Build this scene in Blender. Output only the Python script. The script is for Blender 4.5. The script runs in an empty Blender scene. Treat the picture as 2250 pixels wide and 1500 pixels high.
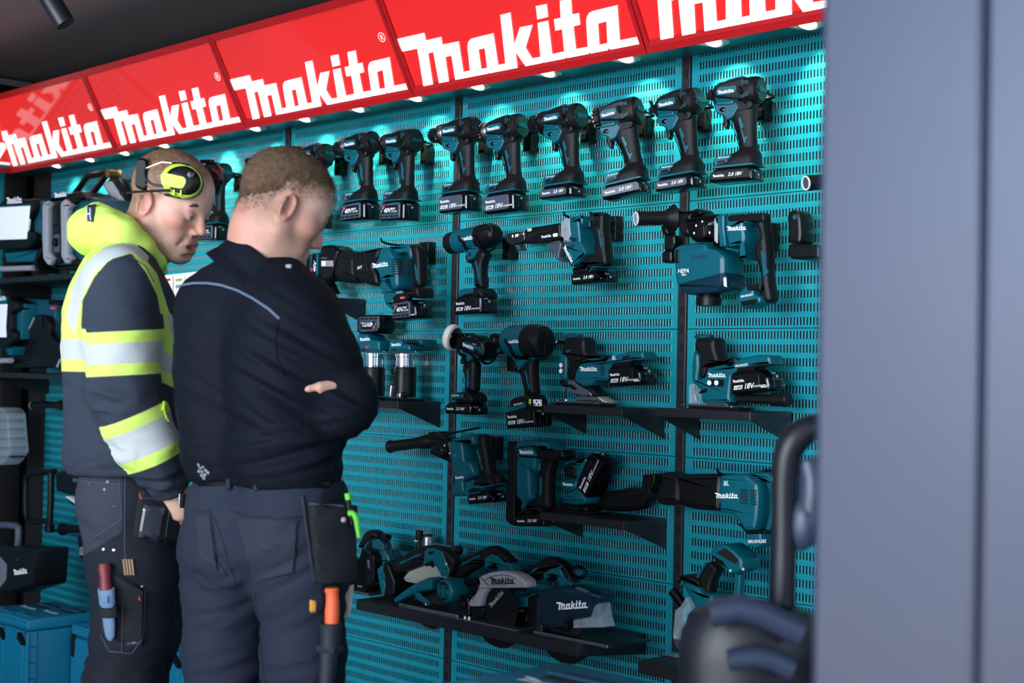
import bpy, bmesh, math, random
import numpy as np
from mathutils import Vector, Matrix, noise as mnoise
from mathutils.geometry import tessellate_polygon
sc = bpy.context.scene
random.seed(4)
PI = math.pi
# ------------------------------------------------------------------ camera
FPX = 3200.0                      # focal length in pixels of the 2250 px wide frame
VA = math.atan2(3068, FPX)        # angle between the view and the tool wall
ROLL = math.radians(1.14)
PIT = math.atan(61.3*math.cos(ROLL)/FPX)
CAM = Vector((0, -3.10, 1.36))
f0 = Vector((-math.cos(VA), math.sin(VA), 0))
r0 = Vector((math.sin(VA), math.cos(VA), 0))
FW = math.cos(PIT)*f0+Vector((0, 0, math.sin(PIT)))
u0 = r0.cross(FW)
RT = math.cos(ROLL)*r0+math.sin(ROLL)*u0
UP = -math.sin(ROLL)*r0+math.cos(ROLL)*u0
cd = bpy.data.cameras.new('camera'); cam = bpy.data.objects.new('camera', cd)
sc.collection.objects.link(cam)
cd.sensor_width = 36; cd.lens = 36*FPX/2250; cd.clip_start = .05; cd.clip_end = 100
cd.dof.use_dof = True; cd.dof.focus_distance = 4.0; cd.dof.aperture_fstop = 4.0
R3 = Matrix((RT, UP, -FW)).transposed()
cam.matrix_world = Matrix.Translation(CAM) @ R3.to_4x4()
sc.camera = cam
# ------------------------------------------------------------------ daylight and exposure
sc.view_settings.view_transform = 'Standard'; sc.view_settings.look = 'None'
sc.view_settings.exposure = 0.0; sc.view_settings.gamma = 1.0
wd = bpy.data.worlds.new('daylight'); sc.world = wd; wd.use_nodes = True
nt = wd.node_tree; nt.nodes.clear()
N = nt.nodes.new; L = nt.links.new
tc = N('ShaderNodeTexCoord'); sx = N('ShaderNodeSeparateXYZ'); L(tc.outputs['Generated'], sx.inputs[0])
ra = N('ShaderNodeValToRGB'); L(sx.outputs['Z'], ra.inputs[0])
mp = N('ShaderNodeMapRange'); mp.inputs[1].default_value = -1; mp.inputs[2].default_value = 1
L(sx.outputs['Z'], mp.inputs[0]); L(mp.outputs[0], ra.inputs[0])
er = ra.color_ramp
er.elements[0].position = .30; er.elements[0].color = (.010, .017, .030, 1)
er.elements[1].position = 1.0; er.elements[1].color = (.55, .66, .88, 1)
for p, c in ((.46, (.03, .045, .07, 1)), (.498, (.07, .10, .16, 1)), (.506, (2.3, 2.7, 3.7, 1)), (.59, (2.6, 3.1, 4.1, 1)), (.64, (.40, .52, .76, 1))):
    e = er.elements.new(p); e.color = c
nz = N('ShaderNodeTexNoise'); nz.inputs['Scale'].default_value = 3.2; nz.inputs['Detail'].default_value = 2
L(tc.outputs['Generated'], nz.inputs['Vector'])
nm = N('ShaderNodeMapRange'); nm.inputs[1].default_value = .53; nm.inputs[2].default_value = .57; nm.inputs[3].default_value = .06; nm.inputs[4].default_value = 2.4
L(nz.outputs['Fac'], nm.inputs[0])
mx = N('ShaderNodeVectorMath'); mx.operation = 'SCALE'; L(ra.outputs[0], mx.inputs[0]); L(nm.outputs[0], mx.inputs['Scale'])
bg = N('ShaderNodeBackground'); bg.inputs[1].default_value = .55; L(mx.outputs[0], bg.inputs[0])
wo = N('ShaderNodeOutputWorld'); L(bg.outputs[0], wo.inputs[0])
# the open front of the stand: soft daylight from outside, behind and left of the camera
al = bpy.data.lights.new('daylight_opening', 'AREA'); al.shape = 'RECTANGLE'; al.size = 5.5; al.size_y = 2.0
al.energy = 66; al.spread = math.radians(52); al.color = (.80, .90, 1.0)
ao = bpy.data.objects.new('daylight_opening', al); sc.collection.objects.link(ao)
ao.location = (-2.4, -5.6, 2.3)
ao.rotation_euler = (Vector((-3.3, 0, 2.0))-ao.location).to_track_quat('-Z', 'Y').to_euler()
ao['kind'] = 'structure'
# added fill lamp brightening the ceiling, standing in for daylight off the ground
al2 = bpy.data.lights.new('ceiling_fill', 'AREA'); al2.shape = 'RECTANGLE'; al2.size = 4; al2.size_y = 2; al2.energy = 130; al2.color = (.95, .93, .95)
ao2 = bpy.data.objects.new('ceiling_fill', al2); sc.collection.objects.link(ao2); ao2.location = (-1.3, -5.2, .25)
ao2.rotation_euler = (Vector((-5.4, -.9, 2.7))-ao2.location).to_track_quat('-Z', 'Y').to_euler(); ao2['kind'] = 'structure'

# ------------------------------------------------------------------ picture point -> point in the place
def ray(px, py): return FW+(px-1125)/FPX*RT-(py-750)/FPX*UP
def onY(px, py, y):
    d = ray(px, py); return CAM+d*((y-CAM.y)/d.y)
def onX(px, py, x):
    d = ray(px, py); return CAM+d*((x-CAM.x)/d.x)
def onZ(px, py, z):
    d = ray(px, py); return CAM+d*((z-CAM.z)/d.z)
def atD(px, py, z): return CAM+ray(px, py)*z

# ------------------------------------------------------------------ materials
def lin(c):
    return tuple((v/255/12.92 if v/255 <= .04045 else ((v/255+.055)/1.055)**2.4) for v in c[:3])+(1.0,)
MATS = {}
def mat(name, col, rough=.5, metal=0, emit=0, var=.06, bump=0.0, bscale=200, coat=0, alpha=1, trans=0, vscale=14, spec=.5, ecol=None, sss=0):
    if name in MATS: return MATS[name]
    m = bpy.data.materials.new(name); m.use_nodes = True; nt = m.node_tree
    b = nt.nodes['Principled BSDF']; c = lin(col)
    b.inputs['Roughness'].default_value = rough; b.inputs['Metallic'].default_value = metal
    b.inputs['Specular IOR Level'].default_value = spec
    if coat: b.inputs['Coat Weight'].default_value = coat; b.inputs['Coat Roughness'].default_value = .08
    if emit:
        b.inputs['Emission Color'].default_value = lin(ecol or col); b.inputs['Emission Strength'].default_value = emit
    if alpha < 1: b.inputs['Alpha'].default_value = alpha
    if trans: b.inputs['Transmission Weight'].default_value = trans; b.inputs['IOR'].default_value = 1.3
    if sss: b.inputs['Subsurface Weight'].default_value = sss; b.inputs['Subsurface Scale'].default_value = .01; b.inputs['Subsurface Radius'].default_value = (1, .35, .2)
    t = nt.nodes.new('ShaderNodeTexCoord'); n = nt.nodes.new('ShaderNodeTexNoise'); n.inputs['Scale'].default_value = vscale; n.inputs['Detail'].default_value = 4
    nt.links.new(t.outputs['Object'], n.inputs['Vector'])
    r = nt.nodes.new('ShaderNodeMix'); r.data_type = 'RGBA'
    r.inputs[6].default_value = tuple(v*(1-var) for v in c[:3])+(1,); r.inputs[7].default_value = tuple(min(1, v*(1+var)) for v in c[:3])+(1,)
    nt.links.new(n.outputs['Fac'], r.inputs[0]); nt.links.new(r.outputs[2], b.inputs['Base Color'])
    if bump:
        n2 = nt.nodes.new('ShaderNodeTexNoise'); n2.inputs['Scale'].default_value = bscale; n2.inputs['Detail'].default_value = 3
        nt.links.new(t.outputs['Object'], n2.inputs['Vector'])
        bp = nt.nodes.new('ShaderNodeBump'); bp.inputs['Strength'].default_value = bump; bp.inputs['Distance'].default_value = .002
        nt.links.new(n2.outputs['Fac'], bp.inputs['Height']); nt.links.new(bp.outputs[0], b.inputs['Normal'])
    MATS[name] = m; return m
TEAL = mat('teal_plastic', (0, 86, 100), .38, spec=.35, bump=.10, bscale=500)
TEALD = mat('dark_teal_plastic', (3, 70, 84), .42, bump=.1, bscale=500)
BLK = mat('black_rubber', (17, 17, 19), .46, spec=.22, bump=.22, bscale=700)
BLKG = mat('gloss_black_plastic', (8, 9, 11), .2, spec=.4)
BLKM = mat('satin_black_plastic', (13, 14, 16), .38, spec=.25, bump=.08)
BRZ = mat('dark_end_cap', (20, 18, 16), .42, spec=.35)
SILV = mat('brushed_silver', (190, 192, 196), .28, 1, bump=.1)
CHRM = mat('polished_steel', (225, 226, 230), .12, 1)
DSTL = mat('dark_steel', (60, 62, 68), .4, .8)
GRY = mat('battery_grey_label', (70, 76, 92), .35)
LGR = mat('light_grey_plastic', (150, 152, 158), .45)
WHT = mat('white_print', (238, 240, 242), .6, var=.01)
REDP = mat('red_print', (200, 40, 60), .5)
ORG = mat('orange_plastic', (235, 105, 60), .45)
LIME = mat('lime_plastic', (190, 232, 60), .4)
FOAM = mat('white_foam', (235, 228, 214), .9, bump=.5, bscale=300)
CLEAR = mat('clear_plastic', (205, 225, 235), .06, alpha=.28, spec=.9)
SMOKE = mat('smoked_clear_plastic', (20, 44, 62), .08, alpha=.62, spec=.8)
BTN = mat('pale_button', (205, 196, 176), .35)
SHELFM = mat('shelf_black_steel', (24, 25, 29), .42, bump=.1, bscale=900)
UPM = mat('upright_steel', (44, 46, 54), .4, .4)
HOLE = mat('dark_hollow', (4, 4, 5), .9)
PRT = mat('grey_print', (130, 140, 150), .6)

# ------------------------------------------------------------------ mesh builder
def smooth_poly(p, n=1):
    for _ in range(n):
        q = []
        for i in range(len(p)):
            a = p[i]; b = p[(i+1) % len(p)]
            q.append((a[0]*.75+b[0]*.25, a[1]*.75+b[1]*.25)); q.append((a[0]*.25+b[0]*.75, a[1]*.25+b[1]*.75))
        p = q
    return p
def area(p): return sum(p[i][0]*p[(i+1) % len(p)][1]-p[(i+1) % len(p)][0]*p[i][1] for i in range(len(p)))/2
def inset(p, d):
    n = len(p); s = 1 if area(p) > 0 else -1; out = []
    for i in range(n):
        a, b, c = Vector(p[i-1]), Vector(p[i]), Vector(p[(i+1) % n])
        e1 = (b-a); e2 = (c-b)
        if e1.length < 1e-9 or e2.length < 1e-9: out.append(tuple(b)); continue
        e1.normalize(); e2.normalize()
        n1 = Vector((-e1.y, e1.x))*s; n2 = Vector((-e2.y, e2.x))*s
        m = n1+n2
        if m.length < 1e-6: m = n1
        m.normalize(); k = d/max(.45, m.dot(n1)); out.append((b.x+m.x*k, b.y+m.y*k))
    return out
LOGO = {'out': [(0.0,0.187),(0.139,0.186),(0.135,0.161),(0.21,0.161),(0.204,0.136),(0.282,0.135),(0.255,0.036),(0.286,0.036),(0.311,0.11),(0.322,0.126),(0.339,0.134),(0.359,0.135),(0.445,0.136),(0.419,0.036),(0.451,0.036),(0.499,0.186),(0.545,0.186),(0.517,0.09),(0.563,0.136),(0.618,0.135),(0.559,0.072),(0.571,0.035),(0.606,0.035),(0.64,0.137),(0.685,0.137),(0.658,0.036),(0.708,0.037),(0.728,0.103),(0.7,0.103),(0.709,0.137),(0.737,0.137),(0.755,0.186),(0.802,0.186),(0.786,0.139),(0.813,0.139),(0.804,0.105),(0.776,0.104),(0.758,0.037),(0.805,0.037),(0.829,0.108),(0.837,0.122),(0.851,0.133),(0.867,0.136),(0.964,0.137),(0.933,0.037),(0.998,0.037),(1.0,0.012),(0.997,0.005),(0.989,0.002),(0.903,0.003),(0.889,0.01),(0.883,0.022),(0.867,0.002),(0.825,0.002),(0.812,0.008),(0.805,0.02),(0.788,0.002),(0.725,0.001),(0.712,0.008),(0.708,0.02),(0.691,0.002),(0.625,0.001),(0.613,0.006),(0.608,0.019),(0.59,0.002),(0.538,0.001),(0.511,0.064),(0.493,0.001),(0.444,0.001),(0.448,0.018),(0.431,0.001),(0.382,0.001),(0.37,0.006),(0.366,0.019),(0.349,0.001),(0.303,0.0),(0.292,0.005),(0.288,0.018),(0.268,0.0),(0.2,0.0),(0.226,0.095),(0.197,0.095),(0.169,0.001),(0.12,0.001),(0.149,0.119),(0.123,0.118),(0.089,0.0),(0.04,0.0),(0.08,0.141),(0.004,0.142)], 'c': [[(0.357,0.096),(0.385,0.096),(0.366,0.034),(0.339,0.034)],[(0.872,0.097),(0.905,0.098),(0.883,0.036),(0.852,0.036)]], 'dot': [(0.655,0.187),(0.701,0.186),(0.69,0.148),(0.644,0.147)]}
class MB:
    def __init__(s): s.v = []; s.f = []; s.m = []; s.mats = []; s.T = Matrix()
    def mi(s, m):
        if m not in s.mats: s.mats.append(m)
        return s.mats.index(m)
    def add(s, vs, fs, m):
        o = len(s.v); k = s.mi(m)
        s.v += [tuple(s.T @ Vector(v)) for v in vs]
        s.f += [tuple(i+o for i in f) for f in fs]; s.m += [k]*len(fs); return s
    def box(s, c, d, m, b=0, rot=None):
        x, y, z = (v/2 for v in d)
        if b <= 0:
            vs = [(i*x, j*y, k*z) for i in (-1, 1) for j in (-1, 1) for k in (-1, 1)]
            fs = [(0, 1, 3, 2), (4, 6, 7, 5), (0, 4, 5, 1), (2, 3, 7, 6), (0, 2, 6, 4), (1, 5, 7, 3)]
        else:
            b = min(b, x*.98, y*.98, z*.98)
            p = [(-x, -z), (x, -z), (x, z), (-x, z)]
            vs, fs = s._prism(s.round(p, b, 3), -y, y, b)
        M = Matrix.Translation(Vector(c))
        if rot: M = M @ rot.to_4x4()
        return s.add([M @ Vector(v) for v in vs], fs, m)
    @staticmethod
    def round(p, r, n=3):
        q = []; N_ = len(p); s_ = 1 if area(p) > 0 else -1
        for i in range(N_):
            a, b, c = Vector(p[i-1]), Vector(p[i]), Vector(p[(i+1) % N_])
            l1 = (a-b).length; l2 = (c-b).length
            if l1 < 1e-7 or l2 < 1e-7: continue
            d1 = (a-b)/l1; d2 = (c-b)/l2
            t = min(r, l1*.48, l2*.48)
            for k in range(n+1):
                u = k/n; A_ = b+d1*t*(1-u)**2; q.append(tuple(b+d1*t*(1-u)**2+d2*t*u**2))
        return q
    @staticmethod
    def _prism(p, y0, y1, b, b1=None, seg=2):
        if area(p) < 0: p = p[::-1]
        if b1 is None: b1 = b
        rings = []
        if b > 0:
            for k in range(seg+1):
                a = PI/2*k/seg; rings.append((b*(1-math.sin(a)), y0+b*(1-math.cos(a))))
        else: rings.append((0, y0))
        if b1 > 0:
            for k in range(seg+1):
                a = PI/2*k/seg; rings.append((b1*(1-math.cos(a)), y1-b1*(1-math.sin(a))))
        else: rings.append((0, y1))
        n = len(p); vs = []; fs = []
        for d, y in rings:
            q = inset(p, d) if d > 1e-7 else p
            vs += [(a, y, c) for a, c in q]
        for k in range(len(rings)-1):
            for i in range(n):
                j = (i+1) % n; fs.append((k*n+i, k*n+j, (k+1)*n+j, (k+1)*n+i))
        tr = tessellate_polygon([[Vector((a, c, 0)) for a, c in p]])
        o = (len(rings)-1)*n
        for t in tr:
            A_, B_, C_ = (Vector(p[i]) for i in t)
            if (B_-A_).cross(C_-A_) < 0: t = (t[0], t[2], t[1])
            fs.append((t[0], t[1], t[2])); fs.append((o+t[0], o+t[2], o+t[1]))
        return vs, fs
    def prism(s, p, y0, y1, m, b=.003, b1=None, r=0, seg=2, rn=3):
        """outline p in x,z pushed through from y0 (front) to y1"""
        if r: p = s.round(p, r, rn)
        vs, fs = s._prism(list(p), y0, y1, b, b1, seg); return s.add(vs, fs, m)
    def loft(s, rings, m, cap=True, closed=True):
        n = len(rings[0]); vs = [v for r in rings for v in r]; fs = []
        for k in range(len(rings)-1):
            for i in range(n if closed else n-1):
                j = (i+1) % n; fs.append((k*n+i, k*n+j, (k+1)*n+j, (k+1)*n+i))
        if cap: fs.append(tuple(range(n-1, -1, -1))); o = (len(rings)-1)*n; fs.append(tuple(o+i for i in range(n)))
        return s.add(vs, fs, m)
    def lathe(s, a, d, prof, m, n=24, cap=True, sy=1):
        """a start, d axis direction; prof list of (t along axis, radius)"""
        d = Vector(d).normalized(); a = Vector(a)
        u = d.orthogonal().normalized() if abs(d.y) > .95 else d.cross(Vector((0, 1, 0))).normalized()
        w = d.cross(u)
        rings = [[a+d*t+(u*math.cos(2*PI*i/n)+w*math.sin(2*PI*i/n)*sy)*r for i in range(n)] for t, r in prof]
        return s.loft(rings, m, cap)
    def cyl(s, a, b, r, m, n=18, r2=None, bev=0):
        a = Vector(a); b = Vector(b); l = (b-a).length; r2 = r if r2 is None else r2
        pr = [(0, r), (l, r2)] if not bev else [(0, r-bev), (bev, r), (l-bev, r2), (l, r2-bev)]
        return s.lathe(a, b-a, pr, m, n)
    def tube(s, pts, r, m, n=10, sub=0, flat=None):
        P_ = [Vector(p) for p in pts]
        for _ in range(sub):
            q = [P_[0]]
            for i in range(len(P_)-1):
                q += [P_[i]*.75+P_[i+1]*.25, P_[i]*.25+P_[i+1]*.75]
            P_ = q+[P_[-1]]
        rs = r if isinstance(r, (list, tuple)) else None
        rings = []; nn = None
        for i, p in enumerate(P_):
            t = (P_[min(i+1, len(P_)-1)]-P_[max(i-1, 0)]).normalized()
            if nn is None: nn = t.orthogonal().normalized()
            nn = (nn-t*nn.dot(t)).normalized(); w = t.cross(nn)
            k = i/(len(P_)-1)
            rr = r if rs is None else rs[0]+(rs[-1]-rs[0])*k if len(rs) == 2 else np.interp(k, np.linspace(0, 1, len(rs)), rs)
            rings.append([p+(nn*math.cos(2*PI*j/n)+w*math.sin(2*PI*j/n))*rr for j in range(n)])
        return s.loft(rings, m)
    def ball(s, c, r, m, n=14, sc_=(1, 1, 1)):
        c = Vector(c)
        rings = [[c+Vector((r*math.sin(a)*math.cos(2*PI*i/n)*sc_[0], r*math.sin(a)*math.sin(2*PI*i/n)*sc_[1], r*math.cos(a)*sc_[2])) for i in range(n)] for a in [.02]+[PI*k/8 for k in range(1, 8)]+[PI-.02]]
        return s.loft(rings, m)
    def poly(s, pts3, m): return s.add(pts3, [tuple(range(len(pts3)))], m)
    def logo(s, c, w, m, y=None, rot=0, ux=(1, 0, 0), uz=(0, 0, 1), th=.0006):
        """the maker's lettering, lower left corner c, width w"""
        c = Vector(c); ux = Vector(ux); uz = Vector(uz)
        if rot:
            q = Matrix.Rotation(rot, 3, ux.cross(uz)); ux = q @ ux; uz = q @ uz
        nn = ux.cross(uz)
        for polys in ([LOGO['out']]+LOGO['c'], [LOGO['dot']]):
            fl = [p for q in polys for p in q]
            tr = tessellate_polygon([[Vector((a, b, 0)) for a, b in q] for q in polys])
            P3 = [c+ux*a*w+uz*b*w*1.0 for a, b in fl]
            fs = []
            for t in tr:
                A_, B_, C_ = (Vector(fl[i]) for i in t)
                if (B_-A_).cross(C_-A_) < 0: t = (t[0], t[2], t[1])
                fs.append(tuple(t))
            s.add([p+nn*th for p in P3], fs, m)
        return s
    def text(s, txt, c, h, m, ux=(1, 0, 0), uz=(0, 0, 1), th=.0007, shear=0, bold=0):
        vs, fs = text_mesh(txt, shear, bold); c = Vector(c); ux = Vector(ux); uz = Vector(uz); nn = ux.cross(uz)
        return s.add([c+ux*v[0]*h+uz*v[1]*h+nn*th for v in vs], fs, m)
    def build(s, name, parent=None, ang=.55, loc=None, flat=False):
        me = bpy.data.meshes.new(name); me.from_pydata(s.v, [], s.f)
        for m in s.mats: me.materials.append(m)
        me.polygons.foreach_set('material_index', s.m)
        me.validate(); 
        if not flat:
            me.polygons.foreach_set('use_smooth', [True]*len(me.polygons))
            try: me.set_sharp_from_angle(angle=ang)
            except Exception: pass
        o = bpy.data.objects.new(name, me); sc.collection.objects.link(o)
        if parent is not None:
            o.parent = parent
        if loc is not None: o.location = loc
        return o
TC = {}
def text_mesh(txt, shear=0, bold=0):
    k = (txt, shear, bold)
    if k not in TC:
        cu = bpy.data.curves.new('t', 'FONT'); cu.body = txt; cu.size = 1.38; cu.shear = shear; cu.resolution_u = 2; cu.offset = bold
        o = bpy.data.objects.new('t', cu); sc.collection.objects.link(o)
        bpy.context.view_layer.update()
        me = bpy.data.meshes.new_from_object(o.evaluated_get(bpy.context.evaluated_depsgraph_get()))
        TC[k] = ([tuple(v.co) for v in me.vertices], [tuple(p.vertices) for p in me.polygons])
        bpy.data.objects.remove(o); bpy.data.curves.remove(cu); bpy.data.meshes.remove(me)
    return TC[k]
def tag(o, label, cat, group=None):
    o['label'] = label; o['category'] = cat
    if group: o['group'] = group
    return o
def thing(name, label, cat, loc=(0, 0, 0), group=None):
    o = bpy.data.objects.new(name, None); sc.collection.objects.link(o); o.location = loc; o.empty_display_size = .05
    return tag(o, label, cat, group)
def struct(o): o['kind'] = 'structure'; return o
def copy_tree(o, parent=None):
    c = o.copy(); sc.collection.objects.link(c); c.parent = parent
    for ch in list(o.children): copy_tree(ch, c)
    return c

# ------------------------------------------------------------------ the room
UX = [-6.41, -5.385, -4.444, -3.501, -2.558, -1.615, -.67]        # upright centres
LWX = -6.55                                                     # left wall plane
ZS = 2.213; YSB = -.165; ZST = 2.524; YST = -.333                # sign bottom and top edges
def slot_mat():
    m = bpy.data.materials.new('perforated_teal_steel'); m.use_nodes = True; nt = m.node_tree; N = nt.nodes.new; L = nt.links.new
    b = nt.nodes['Principled BSDF']; out = nt.nodes['Material Output']
    uv = N('ShaderNodeUVMap'); uv.uv_map = 'panel'; sp = N('ShaderNodeSeparateXYZ'); L(uv.outputs[0], sp.inputs[0])
    def M(op, a, bb=None, c=None):
        n = N('ShaderNodeMath'); n.operation = op
        for i, v in enumerate((a, bb, c)):
            if v is None: continue
            if isinstance(v, (int, float)): n.inputs[i].default_value = v
            else: L(v, n.inputs[i])
        return n.outputs[0]
    px, pz = .010, .035
    fx = M('SUBTRACT', M('MODULO', sp.outputs[0], px), px/2)
    fz = M('SUBTRACT', M('MODULO', sp.outputs[1], pz), pz/2)
    dz = M('MAXIMUM', M('SUBTRACT', M('ABSOLUTE', fz), .0085), 0.0)
    d = M('SQRT', M('ADD', M('MULTIPLY', fx, fx), M('MULTIPLY', dz, dz)))
    at = N('ShaderNodeAttribute'); at.attribute_name = 'msk'; 
    u2 = N('ShaderNodeUVMap'); u2.uv_map = 'edge'; s2 = N('ShaderNodeSeparateXYZ'); L(u2.outputs[0], s2.inputs[0])
    ins = M('MULTIPLY', M('GREATER_THAN', s2.outputs[0], .022), M('GREATER_THAN', s2.outputs[1], .004))
    hole = M('MULTIPLY', M('LESS_THAN', d, .0020), ins)
    rim = N('ShaderNodeMapRange'); rim.inputs[1].default_value = .0020; rim.inputs[2].default_value = .0034; L(d, rim.inputs[0])
    hgt = M('MAXIMUM', rim.outputs[0], M('SUBTRACT', 1.0, ins))
    bp = N('ShaderNodeBump'); bp.inputs['Strength'].default_value = .8; bp.inputs['Distance'].default_value = .0012; L(hgt, bp.inputs['Height'])
    tcn = N('ShaderNodeTexCoord'); nz = N('ShaderNodeTexNoise'); nz.inputs['Scale'].default_value = 1.3; L(tcn.outputs['Object'], nz.inputs['Vector'])
    n2 = N('ShaderNodeTexNoise'); n2.inputs['Scale'].default_value = 60; L(tcn.outputs['Object'], n2.inputs['Vector'])
    mc = N('ShaderNodeMix'); mc.data_type = 'RGBA'; mc.inputs[6].default_value = lin((22, 130, 146)); mc.inputs[7].default_value = lin((26, 142, 154)); L(nz.outputs['Fac'], mc.inputs[0])
    L(mc.outputs[2], b.inputs['Base Color']); L(bp.outputs[0], b.inputs['Normal'])
    rr = N('ShaderNodeMapRange'); rr.inputs[3].default_value = .13; rr.inputs[4].default_value = .2; L(n2.outputs['Fac'], rr.inputs[0]); L(rr.outputs[0], b.inputs['Roughness'])
    b.inputs['Specular IOR Level'].default_value = .5; b.inputs['Coat Weight'].default_value = .12; b.inputs['Coat Roughness'].default_value = .40; b.inputs['Coat IOR'].default_value = 1.6
    tr = N('ShaderNodeBsdfTransparent'); ms = N('ShaderNodeMixShader'); L(hole, ms.inputs[0]); L(b.outputs[0], ms.inputs[1]); L(tr.outputs[0], ms.inputs[2]); L(ms.outputs[0], out.inputs[0])
    return m
SLOT = slot_mat()
def panel_wall(name, spans, zs, place):
    """perforated steel panels; spans = pairs along the wall, zs = seam heights; place(a, z) -> point"""
    vs = []; fs = []; uvp = []; uve = []
    for a0, a1 in spans:
        w = a1-a0; off = (w % .010)/2
        for z0, z1 in zip(zs[:-1], zs[1:]):
            z0_ = z0+.001; z1_ = z1-.001
            nx = 2; xs = [0, w/2, w]; zz = [z0_, (z0_+z1_)/2, z1_]
            for i in range(2):
                for j in range(2):
                    o = len(vs)
                    for x, z in ((xs[i], zz[j]), (xs[i+1], zz[j]), (xs[i+1], zz[j+1]), (xs[i], zz[j+1])):
                        vs.append(place(a0+x, z)); uvp.append((x-off+.010, z-z0+.0)); uve.append((min(x, w-x), min(z-z0_, z1_-z)+.001))
                    fs.append((o, o+1, o+2, o+3))
    me = bpy.data.meshes.new(name); me.from_pydata(vs, [], fs)
    for nm, dat in (('panel', uvp), ('edge', uve)):
        l = me.uv_layers.new(name=nm)
        for i, lp in enumerate(me.loops): l.data[i].uv = dat[lp.vertex_index]
    me.materials.append(SLOT); o = bpy.data.objects.new(name, me); sc.collection.objects.link(o); return struct(o)
ZP = [.04, .43, .78, 1.13, 1.48, 1.83, 2.235]
panel_wall('wall_back', [(UX[i]+.017, UX[i+1]-.017) for i in range(6)], ZP, lambda a, z: (a, 0, z))
panel_wall('wall_left', [(.12+.9*i, 1.02+.9*i-.03) for i in range(2)], ZP, lambda a, z: (LWX, -a, z))
b = MB(); b.box((-3.6, .045, 1.35), (6.4, .03, 2.7), HOLE); struct(b.build('trim_1'))
b = MB(); b.box((LWX-.05, -.9, 1.35), (.04, 1.9, 2.7), HOLE); struct(b.build('trim_2'))
for i, x in enumerate(UX):
    b = MB(); b.box((x, .006, 1.15), (.03 if i else .16, .024, 2.2), UPM if i else HOLE, .002)
    if i:
        z = .08
        while z < 2.2: b.box((x+.001, -.0065, z), (.011, .002, .024), HOLE); z += .05
    struct(b.build('trim_%d' % (i+3)))
b = MB(); b.box((LWX+.012, -.075, 1.15), (.03, .1, 2.2), HOLE, .002); struct(b.build('trim_10'))
FLR = mat('floor_vinyl', (70, 74, 80), .55, bump=.2, bscale=40, vscale=4, var=.2)
b = MB(); b.box((-3.3, -2.2, -.02), (7.2, 4.6, .04), FLR); struct(b.build('floor'))
CEIL = mat('ceiling_panel', (128, 124, 126), .5, bump=.15, bscale=3, vscale=2, var=.06)
b = MB(); b.box((-3.4, -1.3, 2.70), (6.5, 2.8, .04), CEIL); struct(b.build('ceiling'))
b = MB(); b.box((LWX-.01, -1.1, 2.655), (.03, 2.2, .03), LGR, .002); struct(b.build('trim_11'))
# soffit under the signs
SOF = mat('soffit_teal', (10, 92, 96), .35)
b = MB()
b.box((-3.62, -.080, ZS+.022), (6.0, .168, .012), SOF)
b.box((LWX+.10, -.95, ZS+.022), (.19, 1.6, .012), SOF); b.build('trim_12')['kind'] = 'structure'

# ------------------------------------------------------------------ backlit signs
def sign_mat():
    m = bpy.data.materials.new('backlit_red_acrylic'); m.use_nodes = True; nt = m.node_tree; b = nt.nodes['Principled BSDF']
    b.inputs['Base Color'].default_value = lin((190, 20, 26)); b.inputs['Roughness'].default_value = .06; b.inputs['Specular IOR Level'].default_value = .8
    t = nt.nodes.new('ShaderNodeTexCoord'); n = nt.nodes.new('ShaderNodeTexNoise'); n.inputs['Scale'].default_value = 2.5; nt.links.new(t.outputs['Object'], n.inputs['Vector'])
    r = nt.nodes.new('ShaderNodeMapRange'); r.inputs[3].default_value = .40; r.inputs[4].default_value = .57; nt.links.new(n.outputs['Fac'], r.inputs[0])
    b.inputs['Emission Color'].default_value = lin((238, 62, 58)); nt.links.new(r.outputs[0], b.inputs['Emission Strength']); return m
SRED = sign_mat()
SWHT = mat('backlit_white_lettering', (245, 244, 240), .1, emit=.82, var=.01)
SFRM = mat('glow_tinted_red_frame', (178, 26, 30), .3)  # frame colour brightened to carry the glow spilling from the lit face
dv = Vector((0, YST-YSB, ZST-ZS)); SL = dv.length; dv.normalize()
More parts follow.
